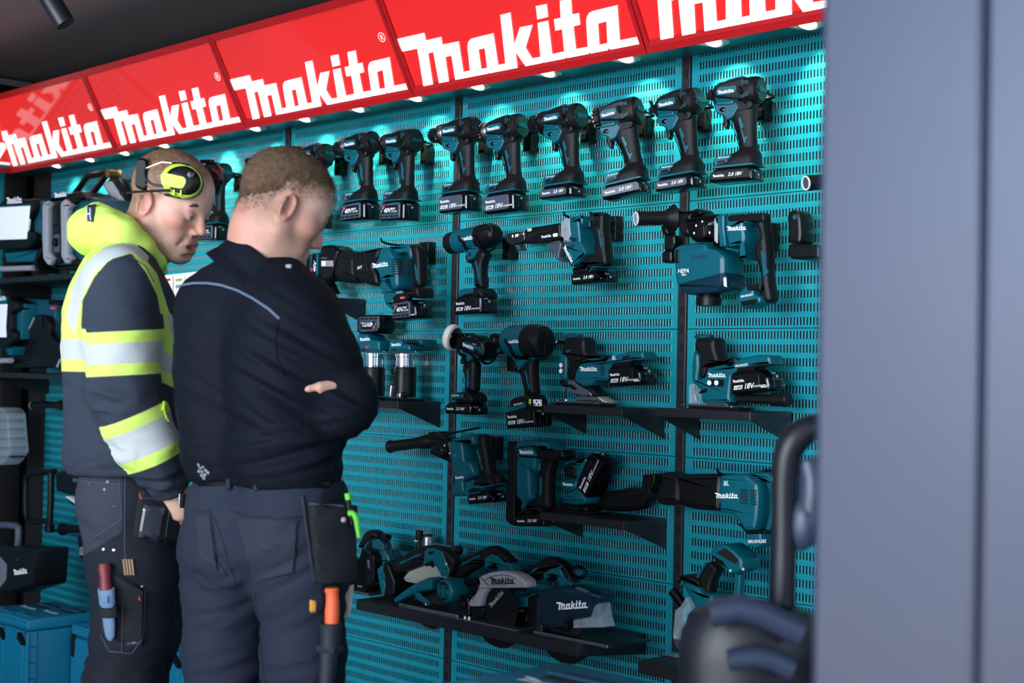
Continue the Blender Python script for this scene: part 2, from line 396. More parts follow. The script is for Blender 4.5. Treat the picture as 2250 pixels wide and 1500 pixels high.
def sign(x0, x1, label, corner=False, side=None, letters=True):
    w = x1-x0
    g = thing('backlit_sign', label, 'sign', (x0, YSB, ZS), 'backlit red signs above the tool wall')
    uz = dv; ux = Vector((1, 0, 0)); nn = ux.cross(uz)       # nn points out to the room
    def Q(a, s, d=0): return ux*a+uz*s+nn*d
    fr = .026
    b = MB()
    rect = lambda a0, a1, s0, s1, r: MB.round([(a0, s0), (a1, s0), (a1, s1), (a0, s1)], r, 4)
    e = .0
    inner = rect(fr*.6, w-fr*.6, fr*.75, SL-fr, .012)
    b.loft([[Q(a, s, .004) for a, s in inner], [Q(a, s, .0045) for a, s in inner]], SRED); face = b.build('acrylic_face', g, flat=True)
    b = MB()
    outer = rect(0.0015, w-.0015, 0, SL, .001)
    n = len(inner)
    b.loft([[Q(a, s, .0) for a, s in outer], [Q(a, s, .012) for a, s in outer], [Q(a, s, .012) for a, s in inner], [Q(a, s, .0) for a, s in inner]], SFRM, cap=False)
    # the box behind the face
    box = [Q(0, 0, 0), Q(0, SL, 0), Vector((0, YST-YSB+.14, ZST-ZS)), Vector((0, -.02, .01))]
    b.loft([[p+Vector((.0015, 0, 0)) for p in box], [p+Vector((w-.0015, 0, 0)) for p in box]], SFRM)
    b.build('sign_frame', g, flat=True)
    b = MB(); lw = w*.967
    if letters:
        b.logo(Q(w*.014, .0147, .0075), lw, SWHT, ux=ux, uz=uz, th=.0); b.build('lettering', g, flat=True)
        b = MB(); cx, cs = w*.943, .205
        ring = [(cx+math.cos(a)*r, cs+math.sin(a)*r) for r in (.0135, .0155) for a in [2*PI*k/28 for k in range(28)]]
        b.add([Q(a, s, .0072) for a, s in ring], [(k, (k+1) % 28, 28+(k+1) % 28, 28+k) for k in range(28)], SWHT)
        b.text('R', Q(cx-.0062, cs-.0080, .0072), .0165, SWHT, ux=ux, uz=uz, th=0); b.build('registered_mark', g, flat=True)
    return g
SX = [-6.385, -5.40, -4.457, -3.516, -2.552, -1.60, -.65]
nms = ['leftmost backlit red sign on the tool wall, next to the corner', 'second backlit red sign from the corner, above the man with ear defenders',
       'third backlit red sign from the corner, above the man in dark clothes', 'fourth backlit red sign from the corner, the last one seen whole',
       'rightmost backlit red sign, cut off by the picture edge and the grey panel']
for i in range(5): sign(SX[i], SX[i+1], nms[i])
# the same sign box turns the corner onto the left wall
g = sign(0, .945, 'backlit red sign on the side wall left of the corner')
g.rotation_euler = (0, 0, PI/2); g.location = (LWX+.165, YSB-.945, ZS)
# ------------------------------------------------------------------ downlights in the soffit
DLX = [-6.089, -5.782, -5.482, -5.165, -4.844, -4.52, -4.211, -3.905, -3.603, -3.306, -3.002, -2.697, -2.39, -2.095, -1.79]
LEDM = mat('led_lens', (255, 244, 225), .3, emit=9, var=0)
DLW = mat('downlight_white_trim', (200, 202, 200), .4)
def downlight(x):
    g = thing('downlight', 'round white recessed downlight with a tilted lens in the soffit', 'light', (x, -.105, ZS+.016))
    b = MB(); n = 32
    prof = [(.034, -.003), (.046, -.004), (.048, 0), (.048, .002), (.034, .002)]
    b.loft([[(r*math.cos(2*PI*i/n), r*math.sin(2*PI*i/n), z) for i in range(n)] for r, z in prof]+[[(.034*math.cos(2*PI*i/n), .034*math.sin(2*PI*i/n), -.003) for i in range(n)]], DLW, cap=False); b.build('trim_ring', g)
    b = MB(); T = Matrix.Rotation(-.42, 4, 'X'); b.T = Matrix.Translation((0, .004, .006)) @ T
    b.lathe((0, 0, 0), (0, 0, -1), [(-.02, .034), (.004, .033), (.006, .026)], DLW, 28); b.build('tilting_body', g)
    b = MB(); b.T = Matrix.Translation((0, .004, .006)) @ T
    b.lathe((0, 0, 0), (0, 0, -1), [(.0062, .0255), (.0075, .024), (.0082, .001)], LEDM, 24); b.build('lens', g)
    return g
dl0 = None
for i, x in enumerate(DLX):
    if dl0 is None: dl0 = d = downlight(x)
    else: d = copy_tree(dl0); d.location.x = x
    d['group'] = 'recessed downlights in the soffit'
    d['label'] = ('round white downlight in the soffit, number %d counted from the corner' % (i+1)) if 0 else 'round white recessed downlight in the soffit over the tool wall'
    l = bpy.data.lights.new('downlight_beam', 'SPOT'); l.energy = 10; l.spot_size = 1.45; l.spot_blend = .75; l.color = (1, .90, .66); l.shadow_soft_size = .02
    lo = bpy.data.objects.new('downlight_beam', l); sc.collection.objects.link(lo); lo.parent = d; lo.location = (0, .008, -.012)
    lo.rotation_euler = (math.radians(34), 0, 0)
# ------------------------------------------------------------------ tool building kit
def sup(cx, cy, z, rx, ry, e=2.4, n=24, tilt=0):
    out = []
    for i in range(n):
        a = 2*PI*i/n; c, s_ = math.cos(a), math.sin(a)
        x = math.copysign(abs(c)**(2/e), c)*rx; y = math.copysign(abs(s_)**(2/e), s_)*ry
        out.append((cx+x*math.cos(tilt), cy+y, z+x*math.sin(tilt)))
    return out
def supx(x, cy, cz, ry, rz, e=2.4, n=24):
    return [(x, cy+b_, cz+c_) for b_, c_, _ in [(math.copysign(abs(math.cos(2*PI*i/n))**(2/e), math.cos(2*PI*i/n))*ry, math.copysign(abs(math.sin(2*PI*i/n))**(2/e), math.sin(2*PI*i/n))*rz, 0) for i in range(n)]]
class Tool:
    """a thing whose parts are drawn in zoom-frame points and carried to real points on the plane they lie in"""
    def __init__(s, name, label, cat, at_, yc, frame, group=None, wallx=None):
        s.fr = frame; s.yc = yc; s.wx = wallx
        o = s.W(at_, 0); s.o = o
        s.root = thing(name, label, cat, o, group)
    def W(s, p, y):
        ox, oy, k = s.fr
        return onY(ox+p[0]/k, oy+p[1]/k, s.yc+y)
    def q(s, pts, y): return [((w := s.W(p, y)).x-s.o.x, w.z-s.o.z) for p in pts]
    def q1(s, p, y): w = s.W(p, y); return Vector((w.x-s.o.x, y, w.z-s.o.z))
    def prism(s, mb, pts, y0, y1, m, b=.005, r=.005, ty=None):
        mb.prism(s.q(pts, y0 if ty is None else ty), y0, y1, m, b, None, r); return mb
    def part(s, name, pts, y0, y1, m, b=.005, r=.005, parent=None, ty=None, sq=None):
        mb = MB(); p = s.q(pts, y0 if ty is None else ty)
        if sq is None: sq = .9 if name in ('grip', 'foot', 'dust_unit', 'motor_housing', 'body', 'top_housing') else 0
        if sq:      # the drawn outline includes the side that faces the camera: take that depth off the far edge
            x0 = min(a for a, _ in p); x1 = max(a for a, _ in p); xm = x0+.35*(x1-x0); d = min(sq*((y1-y0)-1.3*b), .42*(x1-x0))
            p = [(a-d*max(0, min(1, (a-xm)/(x1-xm))), c) for a, c in p]
        mb.prism(p, y0, y1, m, b, None, r); return mb.build(name, parent or s.root)
    def logo(s, mb, pl, pr, y, m=None):
        a = s.q1(pl, y); c = s.q1(pr, y); d = c-a; mb.logo(a, d.length, m or WHT, ux=d.normalized(), uz=Vector((-d.z, 0, d.x)).normalized()); return mb
    def text(s, mb, txt, pl, pr, h, y, m=None, shear=.2):
        a = s.q1(pl, y); c = s.q1(pr, y); d = (c-a).normalized(); mb.text(txt, a, h, m or WHT, ux=d, uz=Vector((-d.z, 0, d.x)), shear=shear, bold=.02); return mb
def batt(parent, M, kind='tall', grey=True, button=False, flip=False):
    """slide battery; x from -L (left) to 0 (right), top at z 0, half width .036; the labelled side faces -y"""
    L_ = .121; h = {'tall': .058, 'slim': .036, 'xgt': .062}[kind]; hw = .036
    mb = MB(); mb.T = M
    out = [(-L_, -h), (-L_, -.014), (-L_+.016, 0), (-.012, 0), (0, -.010), (0, -h)]
    if button: out = [(-L_, -h), (-L_, -.010), (-L_+.010, 0), (-.034, 0), (-.004, -.022), (0, -h+.012), (-.004, -h)]
    mb.prism(out, -hw, hw, BLKG, .007, r=.006)
    for yy in (-.016, .012):
        mb.box((.0005, yy, -h*.55), (.002, .0022, h*.6), DSTL)
    o = mb.build('battery', parent)
    mb = MB(); mb.T = M; f = -hw-.0012
    lm = GRY if grey else BLKM
    x0, x1 = -L_+.003, -.020
    if button: x0, x1 = -L_+.003, -.030
    w = x1-x0; z1, z0 = -.009, -h+.006
    if kind != 'xgt':
        mb.prism([(x0, z0), (x1, z0), (x1, z1), (x0, z1)], f, f+.006, lm, .0012, r=.008)
        mb.build('battery_label_plate', o)
        mb = MB(); mb.T = M
        if kind == 'tall':
            mb.logo((x0+.006, f-.0006, z0+.024), w*.42, WHT)
            mb.prism([(x0+.007, z0+.006), (x0+.007+w*.30, z0+.006), (x0+.010+w*.30, z0+.016), (x0+.010, z0+.016)], f-.0006, f+.001, WHT, 0)
            mb.text('6.0Ah', (x0+.0115, f-.0012, z0+.0078), .0065, lm, shear=.25, bold=.02)
            mb.text('18V', (x0+.012+w*.31, f-.0006, z0+.006), .0135, WHT, shear=.3, bold=.03)
            mb.text('LITHIUM-ION', (x0+.012+w*.60, f-.0006, z0+.007), .0052, WHT, shear=.25, bold=.02)
        else:
            mb.logo((x0+.008, f-.0006, z0+.007), w*.34, WHT)
            mb.text('2.0 18V', (x0+.014+w*.38, f-.0006, z0+.007), .0088, WHT, shear=.3, bold=.035)
        mb.build('battery_print', o, flat=True)
    else:
        mb.prism([(x0-.001, z0), (x1, z0), (x1, z1), (x1-.012, z1+.004), (x0+.004, z1)], f-.001, f+.008, GRY, .002, r=.004)
        mb.prism([(x0+.004, z0+.014), (x1-.008, z0+.014), (x1-.005, z0+.020), (x1-.005, z1-.003), (x0+.010, z1-.003), (x0+.004, z1-.009)], f-.0018, f+.001, TEAL, .0006, r=.002)
        mb.prism([(x0+.006, z0+.016), (x1-.010, z0+.016), (x1-.007, z0+.021), (x1-.007, z1-.005), (x0+.011, z1-.005), (x0+.006, z1-.010)], f-.0022, f+.001, BLKM, .0004, r=.002)
        for k in range(4): mb.box((x0+.012+k*w*.24, f-.002, z0+.007), (w*.17, .002, .006), HOLE)
        mb.build('battery_label_plate', o)
        mb = MB(); mb.T = M; g = f-.0026
        mb.text('40V', (x0+.022, g, z0+.019), .0150, WHT, shear=.3, bold=.03)
        mb.text('MAX', (x0+.022+w*.36, g, z0+.027), .0075, WHT, shear=.2, bold=.02)
        mb.text('LITHIUM', (x0+.022+w*.36, g, z0+.019), .0055, WHT, shear=.2, bold=.02)
        mb.prism([(x0+.010, z1-.012), (x0+.025, z1-.012), (x0+.028, z1-.006), (x0+.013, z1-.006)], g, g+.001, REDP, 0)
        mb.tube([(x0+.010, g, z0+.020), (x0+.013, g, z0+.030), (x0+.024, g, z0+.036)], .0007, WHT, 5)
        mb.build('battery_print', o, flat=True)
    mb = MB(); mb.T = M
    if button:
        mb.prism([(-.0285, -.0145), (-.0065, -.0305), (-.0025, -.0275), (-.0245, -.0115)], -.020, .020, BTN, .001)
        mb.build('release_button', o)
        mb = MB(); mb.T = M
        if kind != 'slim': mb.logo((-.0275, f+.0010, -h+.010), .022, WHT)
    mb.cyl((.001, -.004, -.021), (.0022, -.004, -.021), .0035, BTN, 14)
    for k in range(4): mb.box((.0012, -.024+.0045*k, -.013), (.0014, .0025, .004), PRT)
    mb.build('charge_indicator', o)
    return o
ALTX = {}
def pistol(name, label, px, py, kind, bk, rz=4, ry=0, ring=SILV, grey=True, group='cordless drivers and drills hanging in the top row', cap='bow', yc=-.125, s=1.0, chuck=True):
    o = onY(px, py, yc)
    g = thing(name, label, 'power drill' if kind != 'impact' else 'impact driver', o, group)
    g.rotation_euler = (0, -math.radians(ry), math.radians(rz)); g.scale = (s, s, s)
    imp = kind == 'impact'; comp = kind == 'compact'
    R_ = .0365 if not imp else .034
    xn = -.118 if imp else (-.112 if comp else -.122)       # where the nose or clutch begins
    # motor housing
    mb = MB()
    mb.loft([supx(xn, 0, 0, .026, .027), supx(xn+.006, 0, 0, .029, .031), supx(xn+.03, 0, 0, .031, .033), supx(-.04, 0, 0, .032, R_-.001)], TEAL)
    mb.prism([(xn+.008, .024), (xn+.03, .034), (-.045, .040), (-.035, .030)], -.016, .016, TEAL, .004, r=.004)
    hs = mb.build('motor_housing', g)
    mb = MB()
    mb.loft([supx(-.058, 0, .0, .030, R_-.004), supx(-.05, 0, 0, .0335, R_), supx(-.016, 0, 0, .035, R_+.001), supx(-.005, 0, 0, .034, R_), supx(0, 0, 0, .029, R_-.005)], BLK)
    mb.prism([(xn+.004, -.013), (xn+.004, .014), (xn+.020, .024), (-.050, .031), (-.030, .030), (-.030, -.026), (-.06, -.022)], -.0345, .0345, BLKM, .006, r=.006)
    mb.prism([(-.07, -.02), (-.02, -.02), (-.012, -.034), (-.018, -.05), (-.086, -.055), (-.086, -.035)], -.021, .021, BLK, .009, r=.01)
    mb.build('rubber_overmould', hs)
    mb = MB()
    mb.prism([(xn+.012, -.009), (-.058, -.009), (-.050, .000), (-.052, .012), (xn+.018, .012), (xn+.008, .002)], -.0362, -.030, TEAL, .0012, r=.003)
    for k in range(4):
        mb.box((-.034+.0052*k, -.0346, .018-.001*k), (.0028, .004, .009), TEALD, 0); mb.box((-.034+.0052*k, -.0346, -.017+.001*k), (.0028, .004, .010), TEALD, 0)
    mb.build('name_panel', hs)
    mb = MB(); mb.logo((xn+.015, -.0365, -.006), -.060-(xn+.015)+.004, WHT, rot=.02); mb.build('lettering', hs, flat=True)
    # end cap
    mb = MB()
    mb.lathe((-.004, 0, 0), (1, 0, 0), [(0, R_-.004), (.004, R_-.003), (.007, R_-.006), (.0075, .004)], BRZ, 28)
    if cap == 'hex':
        mb.loft([[(x, r*math.cos(a)*.95, r*math.sin(a)) for a in [PI/6+PI/3*k for k in range(6)]] for x, r in ((.003, R_-.008), (.006, R_-.010), (.0065, R_-.018))], BRZ)
    for sy in (-1, 1): mb.cyl((.001, sy*(R_-.003), 0), (.006, sy*(R_-.003), 0), .004, BLKM, 10)
    mb.build('end_cap', hs)
    mb = MB()
    if cap == 'bow': p = [(-.024, -.006), (-.016, -.008), (-.008, -.006), (.008, -.006), (.016, -.008), (.024, -.006), (.024, .006), (.016, .008), (.008, .006), (-.008, .006), (-.016, .008), (-.024, .006)]
    else: p = [(-.028, 0), (-.02, -.0075), (.02, -.0075), (.028, 0), (.02, .0075), (-.02, .0075)]
    p = [(a*.85, c*.9) for a, c in p]
    n = len(p); mb.add([(x, a, c) for x in (.003, .0062 if cap != 'hex' else .0085) for a, c in p], [tuple(range(n, 2*n))]+[(i, (i+1) % n, n+(i+1) % n, n+i) for i in range(n)], TEALD)
    mb.build('cap_plate', hs)
    # front end
    mb = MB()
    if imp:
        mb.lathe((xn+.004, 0, 0), (-1, 0, 0), [(0, .029), (.004, .028), (.012, .022), (.018, .016), (.019, .013)], BLK, 28)
        mb.build('nose_cover', g)
        mb = MB(); mb.lathe((xn-.014, 0, 0), (-1, 0, 0), [(0, .0145), (.006, .0130), (.012, .0105), (.020, .0095), (.021, .004)], DSTL, 24); mb.build('bit_holder', g)
    elif comp:
        mb.lathe((xn+.004, 0, 0), (-1, 0, 0), [(0, .031), (.002, .033), (.020, .032), (.024, .027), (.025, .012)], BLKM, 32)
        for k in range(20):
            a = 2*PI*k/20; mb.box((xn-.008, math.cos(a)*.033, math.sin(a)*.033), (.016, .003, .003), BLKM)
        for k in range(5):
            a = PI+.35*(k-2); mb.text(str(k+1), (xn-.016, math.cos(a)*.0348, math.sin(a)*.0348-.002), .007, WHT)
        mb.build('clutch_dial', g)
        mb = MB(); mb.lathe((xn-.018, 0, 0), (-1, 0, 0), [(0, .012), (.008, .010), (.016, .009), (.018, .004)], DSTL, 20); mb.build('bit_holder', g)
    else:
        mb.lathe((xn+.006, 0, 0), (-1, 0, 0), [(0, .030), (.003, .0315), (.018, .0315), (.021, .029)], ring, 32)
        mb.build('gear_ring', g)
        mb = MB(); mb.lathe((xn-.014, 0, 0), (-1, 0, 0), [(0, .0295), (.002, .0305), (.016, .029), (.020, .026)], BLKM, 32)
        for k in range(7):
            a = PI+.30*(k-3)-.3; mb.box((xn-.024, math.cos(a)*.0300, math.sin(a)*.0300), (.004, .0012, .0022), WHT)
        for k in range(24):
            a = 2*PI*k/24; mb.box((xn-.024, math.cos(a)*.0298, math.sin(a)*.0298), (.010, .0022, .0022), BLKM)
        mb.build('clutch_dial', g)
        mb = MB(); mb.lathe((xn-.033, 0, 0), (-1, 0, 0), [(0, .024), (.003, .0245), (.012, .0235), (.013, .0222), (.014, .0232), (.030, .0205), (.037, .0150), (.038, .0095)], BLKG if 0 else BLKM, 28)
        for k in range(14):
            a = 2*PI*k/14; mb.box((xn-.055, math.cos(a)*.0222, math.sin(a)*.0222), (.018, .0028, .0028), BLKM)
        mb.lathe((xn-.070, 0, 0), (-1, 0, 0), [(0, .0125), (.004, .011), (.0045, .005)], DSTL, 20)
        mb.build('keyless_chuck', g)
    # trigger area
    mb = MB()
    mb.prism([(xn-.002, -.026), (-.060, -.026), (-.050, -.040), (-.068, -.066), (-.086, -.072), (-.092, -.060), (xn+.004, -.052), (xn-.003, -.040)], -.0235, .0235, TEAL, .004, r=.005)
    mb.prism([(xn+.004, -.022), (-.060, -.022), (-.064, -.034), (xn+.004, -.032)], -.029, .029, TEAL, .005, r=.004)
    mb.build('trigger_housing', g)
    mb = MB(); mb.lathe((-.094, -.0225, -.044), (0, -1, 0), [(0, .0065), (.003, .0062), (.0045, .003)], BLKG, 16); mb.lathe((-.100, -.0225, -.044), (0, -1, 0), [(0, .005), (.002, .0046), (.003, .002)], BLKG, 14)
    mb.build('direction_switch', g)
    mb = MB(); mb.prism([(-.104, -.052), (-.092, -.055), (-.088, -.078), (-.094, -.092), (-.101, -.086), (-.103, -.068)], -.010, .010, BLKM, .004, r=.004); mb.build('trigger', g)
    # grip
    mb = MB(); rings = []
    for k in range(9):
        t = k/8; z = -.040-.108*t; cx = -.052+.018*t+.003*math.sin(t*PI); rx = np.interp(t, [0, .2, .5, .8, 1], [.040, .035, .0275, .0235, .0245]); ry_ = np.interp(t, [0, .3, .7, 1], [.018, .0165, .0165, .0175])
        rings.append(sup(cx, 0, z, rx, ry_, 2.5, 24, .10))
    mb.loft(rings, BLK); 
    for k in range(4): mb.tube([(-.074+.0050*k+.0, -.0142-.0009*k, -.082), (-.062+.0046*k, -.0148-.0006*k, -.112), (-.053+.0042*k, -.0156-.0005*k, -.140)], .0011, BLKM, 6)
    gr = mb.build('grip', g)
    mb = MB()
    if bk == 'xgt': p = [(-.063, -.070), (-.057, -.068), (-.046, -.096), (-.050, -.104), (-.043, -.120), (-.049, -.128), (-.055, -.118), (-.060, -.104)]
    else: p = [(-.066, -.070), (-.060, -.066), (-.049, -.092), (-.055, -.096), (-.047, -.118), (-.036, -.117), (-.047, -.138), (-.054, -.112)]
    p = [(a+.011-.03*(-.07-c), c) for a, c in p]
    mb.prism(p, -.0182, -.010, TEAL, .0008, r=.001); mb.build('grip_inlay', gr)
    # foot
    mb = MB()
    mb.loft([sup(-.034, 0, -.143, .0245, .0178, 2.4), sup(-.034, 0, -.150, .026, .020, 2.5), sup(-.042, 0, -.160, .040, .028, 2.8), sup(-.052, 0, -.168, .050, .032, 3.4), sup(-.058, 0, -.176, .0535, .0335, 4), sup(-.058, 0, -.190, .0545, .034, 5)], BLK)
    ft = mb.build('foot', g)
    mb = MB()
    mb.prism([(-.114, -.190), (-.116, -.172), (-.106, -.163), (-.068, -.160), (-.066, -.170), (-.080, -.176), (-.082, -.184), (-.104, -.186)], -.0350, .0350, TEAL, .003, r=.003)
    mb.prism([(-.117, -.194), (-.115, -.188), (-.006, -.188), (-.004, -.193)], -.0355, .0355, TEAL, .001, r=.001)
    mb.build('foot_trim', ft)
    mb = MB(); mb.prism([(-.106, -.182), (-.104, -.176), (-.080, -.174), (-.074, -.182)], -.0362, -.03, BLKM, .0008, r=.001); mb.box((-.078, -.0364, -.178), (.006, .001, .006), TEAL)
    if bk == 'xgt': mb.prism([(-.107, -.184), (-.094, -.183), (-.092, -.178), (-.105, -.179)], -.0368, -.03, REDP, 0)
    mb.build('foot_switch', ft)
    mb = MB(); mb.text('BRUSHLESS', (-.102, -.0352, -.1700), .0045, WHT, shear=.1); mb.build('foot_print', ft, flat=True)
    batt(g, Matrix.Translation((-.006, 0, -.194)), bk, grey)
    return g
def hook(label, X, zc, yc=-.125, xs=(-.135, -.030), R_=.041, bx=None):
    """black block clipped in the wall with two curved arms the tool lies in"""
    g = thing('tool_hook', label, 'hook', (X, 0, zc), 'black cradle hooks clipped in the perforated wall')
    bx = -.072 if bx is None else bx
    mb = MB(); mb.prism([(bx-.017, -.058), (bx+.017, -.058), (bx+.017, -.004), (bx+.010, .006), (bx-.017, .006)], -.034, -.0015, BLKM, .002, r=.002)
    mb.box((bx, -.036, -.040), (.024, .004, .020), BLKM, .001); mb.box((bx-.006, -.036, -.002), (.016, .01, .010), BLKG, .002)
    mb.cyl((bx-.010, -.030, .004), (bx-.010, -.040, .004), .005, DSTL, 12)
    mb.build('wall_block', g)
    mb = MB(); mb.tube([(min(xs), -.030, -.002), (max(xs), -.030, -.002)], .0036, BLKG, 8); mb.build('cross_bar', g)
    for x in xs:
        pts = [(x-.004, yc-R_-.012, .006), (x-.002, yc-R_-.005, -.010)]
        for k in range(7):
            a = PI+PI*.86*(k+.6)/7; pts.append((x, yc+R_*math.cos(a), R_*math.sin(a)))
        pts += [(x, yc+R_+.012, .003), (x, yc+R_+.034, .004), (x, -.030, -.002)]
        mb = MB(); mb.tube(pts, .0034, BLKG, 8, 1); o = mb.build('cradle_arm', g)
        mb = MB(); mb.tube(pts[:6], .0048, BLK, 8, 1); mb.build('rubber_sleeve', o)
    return g
def hook_for(t, label, **k):
    o = t.location; return hook(label, o.x, o.z, **k)

XG = []
rows = [
 ('cordless_drill', 'drill with a hexagonal dark end cap partly hidden between the two mens heads', 497, 378, 'impact', 'xgt', 6, 0, SILV, True, 'hex'),
 ('impact_driver', 'impact driver with a slotted end cap just right of the dark haired mans head', 722, 337, 'impact', 'xgt', 4, 0, SILV, True, 'bow'),
 ('hammer_drill', 'pointed-nose drill on a tall battery, second right of the dark haired mans head', 822, 312, 'hammer', 'xgt', 4, 2, SILV, True, 'bow'),
 ('hammer_drill', 'drill with a dark gear ring, third right of the dark haired mans head', 915, 308, 'hammer', 'xgt', 2, -1, DSTL, True, 'bow'),
 ('hammer_drill', 'large drill with a wide silver ring and 6.0Ah battery, hanging over an upright', 1046, 282, 'hammer', 'tall', 5, 2, SILV, True, 'hexp'),
 ('hammer_drill', 'drill with faceted shiny end cap, thin silver ring and tall 6.0Ah battery', 1147, 276, 'hammer', 'tall', 5, 3, SILV, True, 'hexp'),
 ('hammer_drill', 'drill with black numbered clutch and slim grey battery, third from the second upright', 1276, 254, 'hammer', 'slim', 3, 2, BLKM, True, 'hexp'),
 ('cordless_screwdriver', 'stubby chuckless screwdriver with a numbered dial, tilted more than its neighbours', 1404, 240, 'compact', 'slim', 16, 9, SILV, True, 'hexp'),
 ('impact_driver', 'impact driver with hexagonal shiny end cap hanging over the right-hand upright', 1536, 220, 'impact', 'slim', 6, 4, SILV, True, 'hex'),
 ('impact_driver', 'rightmost impact driver of the top row, with an all black slim battery', 1672, 197, 'impact', 'slim', 10, 1, SILV, False, 'hexp'),
]
for nm, lb, px, py, kd, bk, rz, ry, ring, grey, cp in rows:
    t = pistol(nm, lb, px, py, kd, bk, rz, ry, ring, grey, cap=cp)
    XG.append(t)
    hook_for(t, 'black hook under '+' '.join(lb.split(',')[0].split()[:12]), xs=(-.118 if kd != 'hammer' else -.138, -.028))
# ------------------------------------------------------------------ shelves in the wall
def shelf(label, x0, x1, z, dep=.18, name='display_shelf', th=.022, drop=.085):
    g = thing(name, label, 'shelf', (x0, 0, z), None)
    w = x1-x0
    mb = MB(); mb.box((w/2, -dep/2-.001, -th/2), (w, dep-.004, th), SHELFM, .0015); mb.build('shelf_board', g)
    for x in (.002, w-.002):
        mb = MB(); mb.T = Matrix(((0, 1, 0, x), (1, 0, 0, 0), (0, 0, 1, 0), (0, 0, 0, 1)))
        mb.prism([(-dep+.004, -th+.001), (-.002, -th+.001), (-.002, -drop), (-.012, -drop+.004)], -.0015, .0015, SHELFM, 0); mb.build('bracket', g)
    return g
ZA = onY(1366, 897, -.18).z
shelf('narrow black shelf carrying the two compact routers', onY(700, 880, -.18).x, onY(874, 881, -.18).x, onY(874, 882, -.18).z)
shelf('small black shelf under the jigsaw left of the right-hand upright', onY(1193, 893, -.18).x, onY(1366, 897, -.18).x, ZA)
shelf('small black shelf under the jigsaw right of the right-hand upright', onY(1441, 900, -.18).x, onY(1648, 905, -.18).x, onY(1648, 905, -.18).z)
ZC = onY(1370, 1146, -.18).z
shelf('black shelf carrying the palm sander', onY(1185, 1122, -.18).x, onY(1370, 1146, -.18).x, ZC)
shelf('empty narrow black shelf behind the shoulder of the man in dark clothes', onY(640, 650, -.18).x, onY(712, 652, -.18).x, onY(712, 652, -.18).z)
YB = -.28
ZB = onY(1269, 1417, YB).z
g = shelf('long black lower shelf carrying the row of circular saws', onY(782, 1318, YB).x, onY(1269, 1417, YB).x, ZB, dep=.28, name='long_display_shelf', th=.032, drop=.06)
g = shelf('black lower shelf right of the last upright with the glass cutter on it', onY(1400, 1420, YB).x+.02, -1.75, ZB-.002, dep=.30, name='long_display_shelf', th=.032, drop=.06)

def tool(*a, **k): return Tool(*a, **k)
Z1 = (660, 480, 5.0); Z2 = (1080, 440, 6.82); Z3 = (1370, 420, 5.0); Z4 = (760, 680, 4.6875); Z5 = (1180, 700, 3.75); Z6 = (840, 920, 3.516); Z7 = (760, 1140, 3.516); Z7b = (770, 1150, 7.5); Z8 = (1360, 1000, 3.0)
def battat(t, parent, pbl, pbr, kind, **k):
    """battery whose label face lower edge runs between two frame points on its front plane"""
    a = t.q1(pbl, -.036); c = t.q1(pbr, -.036); d = (c-a); ang = math.atan2(d.z, d.x)
    h = {'tall': .058, 'slim': .036, 'xgt': .062}[kind]
    M = Matrix.Translation((a.x, 0, a.z)) @ Matrix.Rotation(-ang, 4, 'Y') @ Matrix.Translation((.121, 0, h))
    return batt(t.root, M, kind, **k)
def small_hook(label, px, py, fr):
    w = onY(fr[0]+px/fr[2], fr[1]+py/fr[2], -.02)
    g = thing('tool_hook', label, 'hook', (w.x, 0, w.z), 'black cradle hooks clipped in the perforated wall')
    mb = MB(); mb.prism([(-.018, -.040), (.018, -.040), (.018, .030), (-.018, .030)], -.034, -.0015, BLKM, .002, r=.002)
    for k in (-.02, 0, .02): mb.box((0, -.036, k-.005), (.030, .004, .006), BLKM, .001)
    mb.build('wall_block', g)
    mb = MB(); mb.tube([(0, -.03, .02), (-.02, -.06, .018), (-.04, -.12, .014), (-.05, -.17, .02), (-.052, -.175, .034)], .0036, BLKG, 8, 1); mb.build('cradle_arm', g)
    mb = MB(); mb.cyl((-.008, -.034, .024), (-.008, -.044, .024), .006, DSTL, 12); mb.build('lock_screw', g)
    return g

# ---- large reciprocating saw
t = tool('reciprocating_saw', 'large reciprocating saw with black rubber nose and teal D-handle in the middle row', 'power saw', (900, 500), -.125, Z1)
t.part('blade_clamp_boot', [(350, 620), (350, 550), (372, 490), (380, 400), (418, 348), (470, 342), (500, 356), (560, 372), (600, 400), (610, 640), (575, 690), (500, 706), (420, 695), (365, 665)], -.042, .042, BLK, .022, .012)
t.part('gear_case', [(560, 378), (640, 358), (760, 333), (872, 312), (845, 440), (792, 520), (832, 600), (852, 700), (835, 738), (770, 738), (650, 695), (590, 650), (560, 600)], -.043, .043, BLKM, .012, .01)
mb = MB(); t.prism(mb, [(585, 505), (720, 482), (745, 585), (620, 600)], -.0452, -.03, BLK, .002, .004); t.text(mb, 'AVT', (625, 560), (690, 545), .0098, -.046)
for k in range(3): t.prism(mb, [(600+46*k, 375-8*k), (612+46*k, 373-8*k), (618+46*k, 460-8*k), (606+46*k, 462-8*k)], -.0446, -.03, BLK, .001, .001)
mb.tube([t.q1((465, 580), -.046), t.q1((500, 620), -.050), t.q1((570, 650), -.047), t.q1((610, 680), -.044)], .003, BLK, 8, 1); mb.build('side_panel', t.root)
h = t.part('motor_housing', [(865, 325), (900, 312), (960, 314), (1010, 340), (1070, 385), (1105, 420), (1150, 455), (1190, 500), (1200, 600), (1205, 740), (1150, 775), (1060, 782), (985, 650), (920, 690), (862, 690), (850, 600), (785, 525), (840, 440)], -.041, .041, TEAL, .012, .006)
mb = MB()
